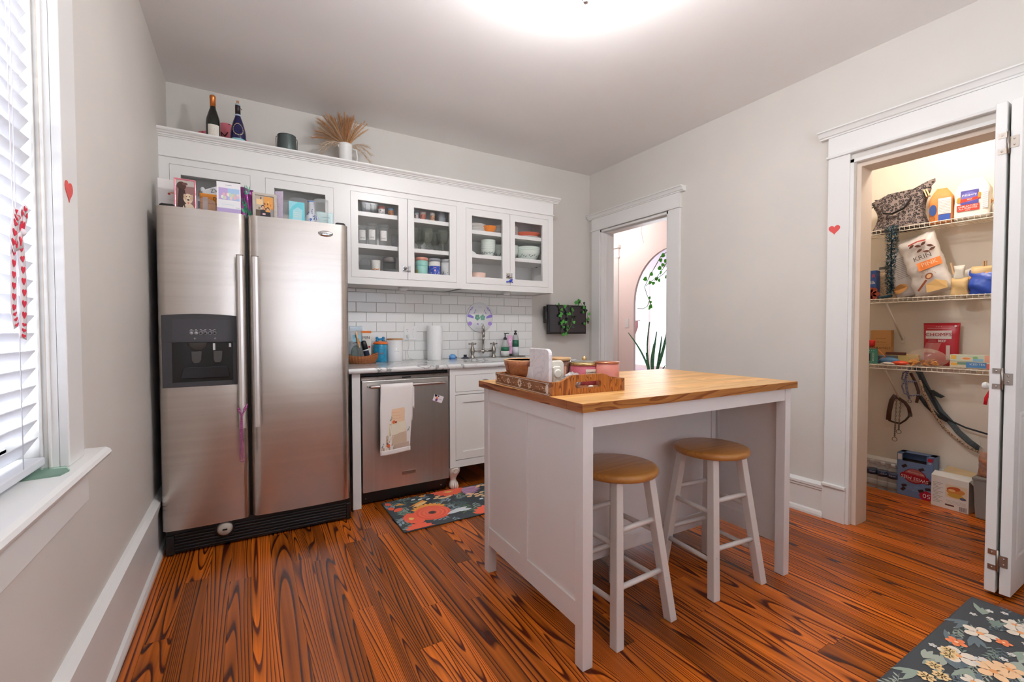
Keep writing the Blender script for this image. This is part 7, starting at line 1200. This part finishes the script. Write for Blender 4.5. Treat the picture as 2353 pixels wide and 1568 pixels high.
for nm, lab, (xx, yy), (a, b_, c), col, dz in pk:
    t = pthing(nm, lab, 'packet', xx, yy, S3 + dz, .15 * math.sin(a * 90)); m = MB()
    if 'box' in lab or 'bar' in lab: m.box(-a / 2, a / 2, -b_ / 2, b_ / 2, 0, c).build('body', mat(col, .5, name='packet_col'), t, bevel=.002)
    else: crumple(MB().ball((0, 0, c / 2), 1.0, 22, 12, (a / 2, b_ / 2, c / 2)), .005, int(a * 1000)).build('body', mat(col, .35, name='packet_foil', bump=.5, bscale=45, var=.3, vscale=25), t)
    for s in (-1, 1): MB().box(-.004, .004, -b_ * .4, b_ * .4, c * .3, c * .5).xf(Matrix.Translation((s * (a / 2 - .001), 0, 0))).build('seal', mat(tuple(min(255, int(v * 1.15)) for v in col), .4, name='packet_seal'), t)
t = pthing('jerky_bag', 'red beef stick pouch standing against the pantry wall', 'bag', 4.405, -2.452, S3); bagmesh(.185, .05, .283, .3, seed=10).build('pouch', mat((190, 34, 50), .35, name='crimson_foil', bump=.2, bscale=30), t); p = Print(lambda u, v, h: (u, -.030 + .05 * max(0, v - .14) - h, v), eps=2e-5); p.rect(-.072, .058, .178, .232, (240, 230, 226)); p.line([(-.066, .247), (.052, .247)], .002, (236, 190, 190)); scrib(p, -.02, .255, .03, .008, (236, 200, 200), 4); p.ell(.075, .262, .007, rgb=(244, 220, 220), n=12); p.rect(.032, .052, .04, .135, (222, 200, 190)); p.build('print', t)
text('CHOMPS', .033, mat((180, 30, 46), .5, name='crimson_print'), t, (-.007, -.0315, .205), (1, 0, 0), (0, .05, 1)); text('BEEF', .021, WHT, t, (.012, -.0315, .163), (1, 0, 0), (0, .05, 1)); p = Print(lambda u, v, h: (u, -.0315 + .05 * max(0, v - .14) - h, v)); scrib(p, -.058, .166, .042, .006, (236, 190, 190), 7); scrib(p, -.058, .156, .042, .006, (236, 190, 190), 7); p.build('small_print', t)
t = pthing('chip_zip_bag', 'clear bag of orange tortilla chips on the lowest shelf', 'bag', 4.235, -2.425, S3); crumple(MB().ball((0, 0, .055), 1.0, 28, 14, (.105, .055, .062)), .012, 31).xf(Matrix.Translation((0.01, 0, 0))).build('film', glass((240, 226, 210), .7, .97, 'chip_bag_film', .12), t); MB().grid(lambda u, v: (.02 + .07 * (u - .5) + .02 * v, -.01 + .012 * math.sin(8 * u), .09 + .065 * v), 8, 4).build('open_top', glass((244, 236, 226), .8, .97, 'chip_bag_top', .12), t); rr = random.Random(9)
cm_ = MB()._add([(-.5, -.3, 0), (.5, -.3, .06), (0, .55, .1), (0, 0, -.06)], [(0, 1, 3), (1, 2, 3), (2, 0, 3), (0, 1, 2)]).mesh('tortilla_chip', mat((236, 168, 84), .6, name='chip_orange', var=.2, vscale=30))
for i in range(26):
    o = bpy.data.objects.new('tortilla_chip', cm_); COL.objects.link(o); o.parent = t; o.location = (rr.uniform(-.08, .07), rr.uniform(-.035, .03), rr.uniform(.006, .042)); o.scale = (.045,) * 3; o.rotation_euler = (rr.uniform(-.6, .6), rr.uniform(-.6, .6), rr.uniform(0, 6))
for i, (dz, lab) in enumerate(((0.0, 'blue and white iced tea packet box, lower of the pair'), (.041, 'pale green and peach drink mix box, upper of the pair'))):
    t = pthing('drink_mix_box', lab, 'box', 4.295, -2.640, S3 + dz + .0005, .02 * i, 'drink mix boxes on the lowest shelf'); MB().box(-.105, .105, -.035, .035, 0, .040).build('carton', mat((226, 214, 186) if i == 0 else (214, 222, 200), .45, name='drink_card'), t, bevel=.0015); p = Print(lambda u, v, h: (u, -.035 - h, v), eps=1e-5)
    if i == 0: p.rect(-.03, .06, .003, .037, (86, 140, 196)); p.rect(.06, .104, .0, .03, (230, 110, 90)); p.rect(-.10, -.07, .015, .03, (236, 180, 80)); p.rect(-.07, -.03, .02, .036, (120, 150, 130)); p.build('print', t); text('ICED TEA', .016, WHT, t, (.02, -.035, .024), (1, 0, 0), (0, 0, 1))
    else: p.rect(.05, .104, .0, .040, (240, 176, 150)); p.ell(-.03, .018, .028, .010, (240, 220, 190)); p.ell(-.03, .018, .018, .006, (236, 150, 90)); p.ell(.01, .024, .012, .008, (140, 190, 130)); p.rect(-.10, -.075, .012, .036, (240, 190, 90)); p.rect(.0, .045, .002, .018, (150, 200, 226)); p.build('print', t)
# ---- hanging dog gear
LEA = mat((82, 52, 42), .5, name='brown_leather'); CHN = mat((120, 112, 104), .3, .9, name='chain_steel'); BLKW = mat((38, 42, 46), .7, name='black_nylon'); XH = 4.395
hn = thing('dog_harness', 'brown leather dog collar with two chains hanging on the shelf brace', 'dog collar', (0, 0, 0))
def strap(name, pts, w, m, par, th=.25): return MB().tube(pts, w / 2, 8, flat=th, up=(1, 0, 0)).build(name, m, par)
strap('strap', [(XH, -2.217, .680), (XH, -2.195, .64), (XH, -2.182, .56), (XH, -2.178, .495)], .030, LEA, hn); strap('strap', [(XH, -2.178, .495), (XH, -2.20, .487), (XH, -2.245, .480), (XH, -2.275, .510), (XH, -2.300, .550)], .012, mat((60, 40, 34), .5, name='dark_leather'), hn); strap('strap', [(XH, -2.300, .555), (XH, -2.292, .60), (XH, -2.270, .635), (XH, -2.240, .655), (XH, -2.217, .680)], .022, LEA, hn)
def chain(pts, par, n):
    P = [Vector(q) for q in pts]
    for k in range(n):
        s = k / (n - 1) * (len(P) - 1); i = min(len(P) - 2, int(s)); c = P[i].lerp(P[i + 1], s - i); m = MB().tube([(.0045 * math.cos(a) * (1 if k % 2 == 0 else .35), .0045 * math.cos(a) * (.35 if k % 2 == 0 else 1), .0065 * math.sin(a)) for a in [2 * math.pi * j / 10 for j in range(10)]], .0016, 5, True); o = m.build('chain_link', CHN, par); o.location = c
chain([(XH - .01, -2.226, .655), (XH - .012, -2.222, .48), (XH - .012, -2.220, .385)], hn, 27); chain([(XH - .01, -2.250, .640), (XH - .012, -2.244, .50), (XH - .012, -2.243, .440)], hn, 20)
for y_, z_ in ((-2.220, .366), (-2.243, .424)): MB().tube([(XH - .012, y_ + .014 * math.cos(a), z_ + .014 * math.sin(a)) for a in [2 * math.pi * j / 20 for j in range(20)]], .0018, 6, True).build('ring', CHN, hn)
MB().box(XH - .006, XH + .006, -2.312, -2.288, .540, .562).build('buckle', CHN, hn, bevel=.002)
def hang(name, lab, pts, w, m, th=.25, x=XH):
    t = thing(name, lab, 'dog leash', (0, 0, 0), 0, 'dog leashes hanging under the lowest shelf'); P = [(x if len(q) == 2 else q[2], q[0], q[1]) for q in pts]; strap('strap', P, w, m, t, th); return t
ROPE = NT('blue_rope'); _w = ROPE.add('ShaderNodeTexWave'); _w.inputs['Scale'].default_value = 60; _w.bands_direction = 'DIAGONAL'; ROPE.link(ROPE.mapped('Object'), _w.inputs['Vector']); ROPE.link(ROPE.ramp(_w.outputs['Fac'], [(.4, s2l((44, 50, 110))), (.6, s2l((180, 180, 196)))]), ROPE.b.inputs['Base Color'])
t = hang('dog_leash', 'blue and white rope leash with a loop and ring', [(-2.300, .885), (-2.285, .855), (-2.275, .80), (-2.282, .735), (-2.298, .665)], .014, ROPE.m, 1.0, XH - .012); MB().tube([(XH - .014, -2.30, .87), (XH - .014, -2.262, .845), (XH - .014, -2.255, .80), (XH - .014, -2.285, .785), (XH - .014, -2.335, .790)], .005, 7).build('upper_loop', ROPE.m, t); MB().tube([(XH - .014, -2.275, .795), (XH - .014, -2.256, .75), (XH - .014, -2.272, .700), (XH - .014, -2.31, .688), (XH - .014, -2.35, .700)], .005, 7).build('lower_loop', ROPE.m, t); MB().tube([(XH - .012, -2.300 + .010 * math.cos(a), .648 + .010 * math.sin(a)) for a in [2 * math.pi * j / 16 for j in range(16)]], .0018, 6, True).build('ring', CHN, t)
hang('dog_leash', 'narrow brown leather leash strap hanging beside the rope leash', [(-2.300, .845), (-2.325, .79), (-2.345, .72), (-2.342, .68), (-2.335, .642)], .018, LEA, .2, XH - .006)
GRYL = mat((84, 94, 98), .7, name='grey_woven_nylon', var=.4, vscale=160)
t = hang('dog_leash', 'wide grey patterned leash crossing the pantry wall', [(-2.325, .885), (-2.345, .845), (-2.375, .765), (-2.415, .680), (-2.455, .600), (-2.500, .545), (-2.545, .480), (-2.600, .425), (-2.650, .385)], .034, GRYL, .15, XH + .012); strap('black_edge', [(XH - .002, -2.350, .69), (XH - .002, -2.385, .635), (XH - .002, -2.44, .575), (XH - .002, -2.495, .545)], .024, BLKW, t, .2)
t = hang('dog_leash', 'black leash sweeping to the hook behind the door', [(-2.345, .84), (-2.40, .73), (-2.45, .60), (-2.505, .548), (-2.58, .515), (-2.70, .488), (-2.78, .480)], .011, BLKW, .5, XH + .004); MB().prism([(-2.398, .742), (-2.425, .740), (-2.455, .720), (-2.482, .705), (-2.462, .690), (-2.435, .700), (-2.405, .722)], 'x', XH - .012, XH - .002).build('plastic_grip', mat((30, 38, 38), .4, name='grip_black'), t, bevel=.003); MB().box(4.41, 4.45, -2.70, -2.685, .47, .51).build('hook', BLKW, t, bevel=.003)
SNK = NT('snake_print'); v_ = SNK.add('ShaderNodeTexVoronoi'); v_.inputs['Scale'].default_value = 130; SNK.link(SNK.mapped('Object'), v_.inputs['Vector']); SNK.link(SNK.ramp(v_.outputs['Distance'], [(.3, s2l((66, 50, 44))), (.5, s2l((190, 160, 130)))]), SNK.b.inputs['Base Color'])
hang('dog_leash', 'tan snake-pattern leash falling under the grey one', [(-2.350, .80), (-2.380, .70), (-2.405, .63), (-2.440, .560), (-2.48, .495), (-2.54, .435), (-2.60, .392), (-2.67, .360)], .016, SNK.m, .25, XH - .008)
t = thing('red_ribbon', 'bright red ribbon hanging by the closet door edge', 'ribbon', (0, 0, 0)); RR = mat((226, 30, 50), .4, name='red_satin'); strap('tail', [(4.20, -2.752, .845), (4.20, -2.735, .79), (4.20, -2.715, .74), (4.20, -2.712, .700)], .016, RR, t, .15); strap('tail', [(4.20, -2.752, .845), (4.20, -2.745, .76), (4.20, -2.737, .70), (4.20, -2.736, .640)], .012, RR, t, .15); MB().ball((4.20, -2.752, .855), .014, 10, 8, (.7, 1, 1.6)).build('wall_knob', WHITE, t)
# ---- pantry floor
BTL = glass((220, 228, 232), .55, .96, 'pet_plastic', .06)
bt = thing('water_bottle', 'clear water bottle next to the pantry door jamb', 'water bottle', (4.34, -2.108, 0), 0, 'water bottles on the pantry floor')
MB().grid(lambda u, v: (lambda a, r: (r * math.cos(a), r * math.sin(a), .175 * v))(2 * math.pi * u, .030 + .0014 * math.sin(v * 60) * (1 if v < .55 or v > .78 else 0) - (.016 * max(0, (v - .82) / .18) ** 1.5)), 24, 44, True).build('bottle', BTL, bt); MB().lathe([(0, .001), (.028, .001), (.030, .006)], seg=24).build('base', BTL, bt); MB().lathe([(.014, .175), (.014, .195), (.013, .197), (0, .197)], seg=16).build('cap', mat((226, 232, 236), .35, name='bottle_cap'), bt); MB().lathe([(.0312, .098), (.0312, .136)], seg=26).build('label', mat((40, 58, 92), .4, name='navy_label'), bt); a = fa(4.34, -2.108); p = Print(cyl_map((0, 0), .0314, 0, a)); p.rect(-.03, .03, .112, .128, (60, 84, 124), 8); scrib(p, -.020, .113, .040, .013, (236, 240, 244), 7); p.build('label_print', bt)
copy_tree(bt, None, (4.335, -2.172, 0), .25, 'clear water bottle in the middle of the three'); copy_tree(bt, None, (4.33, -2.234, 0), -.2, 'clear water bottle beside the cocoa box')
SWX, SWY = 4.325, -2.352
t = pthing('cocoa_box', 'blue hot chocolate carton standing upside down with its top cut open', 'box', SWX + .055, -2.352, 0, .03); hw, hd_, hh = .096, .055, .292; m = MB().box(-hw, hw, -hd_, -hd_ + .003, 0, .240).box(-hw, -hw + .003, -hd_, hd_, 0, hh).box(hw - .003, hw, -hd_, hd_, 0, hh).box(-hw, hw, hd_ - .003, hd_, 0, hh).box(-hw, hw, -hd_, hd_, 0, .003).box(-hw, -hw + .030, -hd_, -hd_ + .003, .240, hh).box(hw - .036, hw, -hd_, -hd_ + .003, .240, hh).box(-hw, hw, -hd_ + .04, hd_, hh - .003, hh).box(-hw, -hw + .030, -hd_, hd_, hh - .003, hh).box(hw - .03, hw, -hd_, hd_, hh - .003, hh); m.build('carton', mat((112, 140, 186), .5, name='cocoa_blue'), t); B('dark_inside', mat((60, 42, 36), .7, name='box_inside'), -hw + .004, hw - .004, -hd_ + .02, hd_ - .004, .004, .235, t)
p = Print(lambda u, v, h: (u, -hd_ - h, v), eps=2e-5); rr = random.Random(4)
for i in range(26): p.line([(rr.uniform(-.09, .0), rr.uniform(.02, .22)), (rr.uniform(.0, .09), rr.uniform(.02, .22))], .0016, (140, 166, 206))
p.ell(.0, .145, .062, .050, (150, 40, 52), 0, 28); p.ell(.0, .148, .054, .044, (186, 110, 110), 0, 28); p.poly([(-.075, .125), (.075, .105), (.082, .130), (.070, .150), (-.066, .162), (-.08, .145)], (172, 30, 48)); p.ell(.062, .028, .036, .032, (190, 26, 60), 0, 24)
for u, v, a in ((-.055, .07, .3), (-.06, .045, .9), (.035, .055, .4), (.07, .075, .2), (-.055, .205, .6), (.035, .20, .5), (.078, .12, .3)): c, s = math.cos(a), math.sin(a); p.poly([(u + c * x - s * y, v + s * x + c * y) for x, y in ((-.014, -.009), (.014, -.009), (.014, .009), (-.014, .009))], (62, 44, 46))
p.rect(-hw + .004, -hw + .026, .245, .285, (226, 226, 230)); p.rect(hw - .030, hw - .004, .262, .285, (190, 40, 60)); p.build('print', t)
text('SWISS MISS', .030, WHT, t, (.0, -hd_ - .001, .130), (-1, 0, .10), (-.10, 0, -1)); text('Milk Chocolate', .014, mat((240, 214, 206), .5, name='pale_print'), t, (.006, -hd_ - .001, .168), (-1, 0, .06), (-.06, 0, -1)); text('50', .042, WHT, t, (.064, -hd_ - .001, .030), (-1, 0, 0), (0, 0, -1)); text('50', .016, WHT, t, (hw - .018, -hd_ - .001, .252), (-1, 0, 0), (0, 0, -1))
t = pthing('pancake_box', 'white breakfast food carton with open torn flaps', 'box', 4.335, -2.555, 0, -.10); hw, hd_, hh = .092, .075, .200; MB().box(-hw, hw, -hd_, hd_, 0, hh).build('carton', mat((228, 222, 214), .55, name='white_card'), t, bevel=.002); MB().hexa([(-hw, -hd_, hh), (hw, -hd_, hh), (hw, -hd_ + .003, hh + .002), (-hw, -hd_ + .003, hh + .002), (-hw, -hd_ + .045, hh + .020), (hw, -hd_ + .045, hh + .012), (hw, -hd_ + .047, hh + .014), (-hw, -hd_ + .047, hh + .022)]).build('front_flap', mat((232, 228, 222), .5, name='flap_white'), t); MB().hexa([(-hw, hd_ - .003, hh), (hw * .9, hd_ - .003, hh), (hw * .9, hd_, hh), (-hw, hd_, hh), (-hw + .02, hd_ + .012, hh + .042), (hw * .7, hd_ + .012, hh + .030), (hw * .7, hd_ + .014, hh + .030), (-hw + .02, hd_ + .014, hh + .042)]).build('back_flap', mat((206, 176, 132), .6, name='flap_kraft'), t); MB().hexa([(hw, -hd_ + .01, hh), (hw, hd_ - .01, hh), (hw + .002, hd_ - .01, hh), (hw + .002, -hd_ + .01, hh), (hw + .022, -hd_ + .02, hh - .03), (hw + .022, hd_ - .02, hh - .02), (hw + .024, hd_ - .02, hh - .02), (hw + .024, -hd_ + .02, hh - .03)]).build('side_flap', mat((214, 206, 196), .5, name='flap_side'), t)
p = Print(lambda u, v, h: (u, -hd_ - h, v), eps=2e-5); p.rect(-.02, .085, .075, .160, (226, 206, 178)); p.ell(.03, .120, .045, .020, (214, 140, 70), .1); p.ell(.02, .135, .034, .014, (196, 90, 50), .2); p.ell(.03, .095, .040, .014, (206, 160, 70)); p.ell(.065, .085, .016, .008, (84, 92, 120)); p.ell(.012, .125, .018, .008, (236, 190, 120)); p.rect(-.02, .024, .022, .032, (96, 60, 50))
for k in range(14): p.line([(-.082, .155 - k * .0095), (-.032 - .012 * (k % 3), .155 - k * .0095)], .0022, (130, 124, 120))
for k in range(7): p.rect(.050 + k * .005, .0525 + k * .005, .006, .034, (50, 46, 46))
for k in range(3): p.line([(-.015, .058 - k * .008), (.08, .058 - k * .008)], .0016, (170, 164, 160))
p.build('print', t)
t = thing('fabric_bin', 'tall grey fabric bin at the closet door edge', 'bin', (4.29, -2.765, 0)); MB().hexa([(-.075, -.09, 0), (.075, -.09, 0), (.075, .09, 0), (-.075, .09, 0), (-.09, -.10, .25), (.09, -.10, .25), (.09, .10, .25), (-.09, .10, .25)]).build('bin', mat((142, 138, 134), .8, name='grey_felt', bump=.2, bscale=200), t, bevel=.012); MB().hexa([(-.092, -.102, .235), (.092, -.102, .235), (.092, .102, .235), (-.092, .102, .235), (-.093, -.103, .252), (.093, -.103, .252), (.093, .103, .252), (-.093, .103, .252)]).build('hem', mat((126, 122, 118), .8, name='grey_felt_hem'), t, bevel=.004)
t = thing('treat_sack', 'clear sack of brown chews standing in the grey bin', 'bag', (4.28, -2.755, .252), PR); crumple(bagmesh(.17, .10, .15, .3, seed=15), .007, 22).build('chews', mat((168, 112, 82), .6, name='brown_chews', var=.35, vscale=50), t); crumple(bagmesh(.165, .105, .235, .5, seed=16), .006, 23).build('film', glass((236, 230, 224), .7, .97, 'sack_film', .12), t)
# ================================================================== HALL
t = thing('snake_plant', 'tall snake plant in a pot standing in the hall beyond the doorway', 'plant', (4.12, -.20, 0)); POT = mat((206, 196, 188), .4, name='ceramic_pot'); MB().lathe([(0, .46), (.10, .46), (.125, .62), (.13, .66), (.115, .66), (.11, .62), (0, .62)], seg=28).build('pot', POT, t); MB().lathe([(0, .62), (.11, .62), (.11, .63), (0, .632)], seg=24).build('soil', mat((60, 44, 34), .9, name='soil'), t)
for k in range(3): a = k * 2.094; MB().tube([(.10 * math.cos(a), .10 * math.sin(a), 0), (.07 * math.cos(a), .07 * math.sin(a), .47)], .012, 8).build('stand_leg', mat((150, 96, 58), .5, name='stand_wood'), t)
SNKG = NT('snake_leaf'); nn = SNKG.noise(SNKG.mapped('Object', (2, 2, 26)), 2.0, 3, .6, .6); SNKG.link(SNKG.ramp(nn, [(.35, s2l((38, 92, 62))), (.5, s2l((76, 134, 92))), (.65, s2l((46, 110, 78)))]), SNKG.b.inputs['Base Color']); SNKG.b.inputs['Roughness'].default_value = .35
def blade(base, tip, w, curve):
    b0, t0 = Vector(base), Vector(tip)
    def fn(u, v):
        c = b0.lerp(t0, v) + Vector((0, curve * math.sin(math.pi * v), 0)); ww = w * (0.55 + .45 * math.sin(math.pi * min(.98, v * .9 + .15))) * (1 if v < .75 else max(0.02, 1 - ((v - .75) / .25) ** 1.5)); return (c.x + .012 * abs(u - .5) * 2, c.y + (u - .5) * ww, c.z)
    MB().grid(fn, 4, 16).build('blade', SNKG.m, t, solid=.003)
for base, tip, w, c in (((0, -.01, .62), (0, .325, 1.115), .030, -.05), ((.01, 0, .62), (.0, .012, 1.232), .020, .045), ((0, -.03, .62), (0, -.085, 1.128), .034, .02), ((.02, -.05, .62), (.02, -.135, 1.08), .028, .0), ((0, -.04, .62), (0, -.222, 1.162), .040, -.02), ((.02, -.02, .62), (.02, -.03, 1.00), .030, .03), ((0, .02, .62), (0, .06, .90), .026, .0), ((.0, -.06, .62), (0, -.20, .78), .022, 0)): blade(base, tip, w, c)
t = thing('pothos_vine', 'trailing green pothos vine hanging across the archway in the hall', 'plant', (0, 0, 0)); XV = 4.12; HLF = mat((70, 168, 40), .4, name='pothos_green', var=.25, vscale=8); VST = mat((104, 96, 70), .6, name='vine_brown')
def hleaf():
    P = [(0, 0), (.35, .05), (.48, .3), (.38, .62), (0, 1.0), (-.38, .62), (-.48, .3), (-.35, .05)]; return MB()._add([(0.08 * abs(x), x, -y) for x, y in P] + [(0, 0, -.5)], [(i, (i + 1) % 8, 8) for i in range(8)], True).mesh('leaf', HLF)
hl = hleaf(); vines = [[(XV, -.62, 2.05), (XV, -.46, 1.96), (XV, -.34, 1.91), (XV, -.27, 1.82), (XV, -.19, 1.72), (XV, -.12, 1.61), (XV, -.15, 1.53), (XV, -.19, 1.46), (XV, -.16, 1.40), (XV, -.10, 1.375), (XV, -.02, 1.38)], [(XV + .01, -.60, 2.02), (XV + .01, -.46, 1.90), (XV + .01, -.36, 1.78), (XV + .01, -.28, 1.70), (XV + .01, -.20, 1.66), (XV + .01, -.13, 1.62)], [(XV - .01, -.62, 1.95), (XV - .01, -.48, 1.80), (XV - .01, -.38, 1.72), (XV - .01, -.26, 1.665)]]
MB().lathe([(0, 0), (.07, 0), (.10, .10), (.105, .12), (.09, .12), (0, .10)], (XV + .02, -.66, 2.02), 24).build('hanging_pot', POT, t)
for k in range(3): a = k * 2.094; MB().tube([(XV + .02 + .1 * math.cos(a), -.66 + .1 * math.sin(a), 2.14), (XV + .02, -.66, H)], .002, 5).build('pot_cord', VST, t)
for P in vines: MB().tube(P, .004, 6).build('vine', VST, t)
for (y, z, s, ry, rz) in ((-.39, 1.925, .055, .9, .2), (-.335, 1.885, .05, -.3, .1), (-.41, 1.87, .05, .3, .1), (-.31, 1.80, .055, -.9, .2), (-.345, 1.76, .05, .2, -.3), (-.24, 1.745, .055, 1.2, .1), (-.16, 1.70, .06, 1.3, .2), (-.29, 1.70, .05, .1, .3), (-.25, 1.655, .045, .2, .5), (-.21, 1.665, .045, .4, .2), (-.34, 1.665, .045, 1.4, 0), (-.43, 1.70, .045, .8, .1), (-.19, 1.50, .035, -.4, .2), (-.21, 1.455, .04, 0, .1), (-.19, 1.405, .055, -1.0, .2), (-.22, 1.42, .03, .4, 0), (-.20, 1.38, .03, .9, 0), (-.38, 1.83, .045, .5, .4), (-.45, 1.93, .05, -.2, .2)):
    o = bpy.data.objects.new('leaf', hl); COL.objects.link(o); o.parent = t; o.location = (XV - .006, y, z); o.scale = (s * .9,) * 3; o.rotation_euler = (ry, 0, rz)
t = thing('light_switch', 'white light switch on the pink hall wall beside the arch', 'light switch', (4.80, .82, 1.235)); B('plate', OW, -.006, 0, -.036, .036, -.058, .058, t, .002); B('rocker', OW, -.010, -.005, -.014, .014, -.030, .030, t, .002)
struct(MB().box(4.78, 4.80, .975, 1.09, 0, 2.13).box(4.775, 4.80, .955, 1.11, 2.13, 2.15).box(4.78, 4.80, .965, 1.10, 2.15, 2.26).box(4.755, 4.80, .94, 1.125, 2.26, 2.30).build('trim_1', WHITE))
ck = MB().tube([(4.799, .56, 2.50), (4.799, .575, 2.42), (4.799, .56, 2.34), (4.799, .535, 2.26)], .0016, 5).build('wall_crack', mat((190, 160, 150), .6, name='crack_tan')); tag(ck, 'thin crack line in the pink wall above the arch', 'crack')  # crack in the hall wall, drawn as a thin tube
ct_ = thing('sheer_curtain', 'gathered dusty pink curtain in the bright room beyond the arch', 'curtain', (0, 0, 0)); CUR = mat((226, 170, 172), .7, name='dusty_pink_voile'); MB().grid(lambda u, v: (6.55 + .03 * math.sin(u * 26), 2.66 - .34 * u * (1 - .55 * math.sin(math.pi * min(1, v * 1.1))) , 1.30 * v), 26, 12).build('panel', CUR, ct_, solid=.003); MB().tube([(6.55, 2.70, 1.31), (6.55, 2.25, 1.31)], .01, 8).build('rod', WHITE, ct_)
# ---- window ribbon, film and glass on the sill
t = thing('heart_ribbon', 'white ribbon bow printed with red hearts tied on the left blind cord', 'ribbon', (0, 0, 0)); RB = mat((244, 236, 240), .5, name='white_satin'); RX = -.012
def ribbon(nm, pts, w):
    P = [Vector(q) for q in pts]
    def fn(u, v): s = v * (len(P) - 1); i = min(len(P) - 2, int(s)); q = P[i].lerp(P[i + 1], s - i); T = (P[i + 1] - P[i]).normalized(); N = Vector((0, -T.z, T.y)); return tuple(q + N * (u - .5) * w)
    r_ = MB().grid(fn, 2, 24).build(nm, RB, t, solid=.0008); L = sum((b_ - a).length for a, b_ in zip(P[:-1], P[1:])); n = max(2, int(L / .020)); hp = Print(lambda u, v, h: (lambda q: (q[0] + .001 + h, q[1], q[2]))(fn(u, v)))
    for k in range(n): c = (k + .5) / n; hp.poly([(.5 + .036 * x, c - y * .00052 / L) for x, y in [(9 * math.sin(a) ** 3, 13 * math.cos(a) - 5 * math.cos(2 * a) - 2 * math.cos(3 * a)) for a in [2 * math.pi * j / 16 for j in range(16)]]], (232, 44, 74))
    hp.build('heart_print', r_)
ribbon('tail', [(RX, -2.150, 1.370), (RX, -2.138, 1.31), (RX, -2.135, 1.24), (RX, -2.140, 1.17), (RX, -2.146, 1.135)], .036); ribbon('tail', [(RX - .004, -2.165, 1.365), (RX - .004, -2.172, 1.28), (RX - .004, -2.176, 1.20), (RX - .004, -2.164, 1.16)], .030)
ribbon('loop', [(RX + .004, -2.152, 1.375), (RX + .008, -2.185, 1.410), (RX + .010, -2.200, 1.385), (RX + .010, -2.215, 1.335), (RX + .006, -2.155, 1.355)], .034); ribbon('loop', [(RX + .004, -2.150, 1.375), (RX + .008, -2.135, 1.415), (RX + .010, -2.145, 1.430), (RX + .008, -2.160, 1.415), (RX + .004, -2.152, 1.378)], .020)
MB().ball((RX + .004, -2.152, 1.372), .009, 8, 6).build('knot', RB, t); MB().tube([(RX - .008, -2.152, 1.38), (RX - .010, -2.155, 2.30)], .001, 5).build('pull_cord', RB, t)
t = thing('glass_shelf_plate', 'small green-edged glass plate lying on the window sill corner', 'glass plate', (-.015, -2.045, WZ0)); MB().prism([(-.030, -.05), (.040, -.04), (.048, .0), (.030, .045), (-.030, .05)], 'z', 0.0, .005).build('plate', glass((150, 210, 180), .4, .93, 'green_edge_glass'), t)
# lettering becomes plain mesh
bpy.context.view_layer.update()
_dg = bpy.context.evaluated_depsgraph_get()
for ob in TEXTS:
    me = bpy.data.meshes.new_from_object(ob.evaluated_get(_dg)); r = ob.get('warp'); sx = ob.get('sx', 1.0)
    if r:
        for v in me.vertices:
            x = v.co.x * sx; z = v.co.z; v.co.x = (r + z) * math.sin(x / r); v.co.z = (r + z) * math.cos(x / r) - r
    o = bpy.data.objects.new('lettering', me); COL.objects.link(o); o.parent = ob.parent; o.matrix_local = ob.matrix_local.copy(); bpy.data.objects.remove(ob)
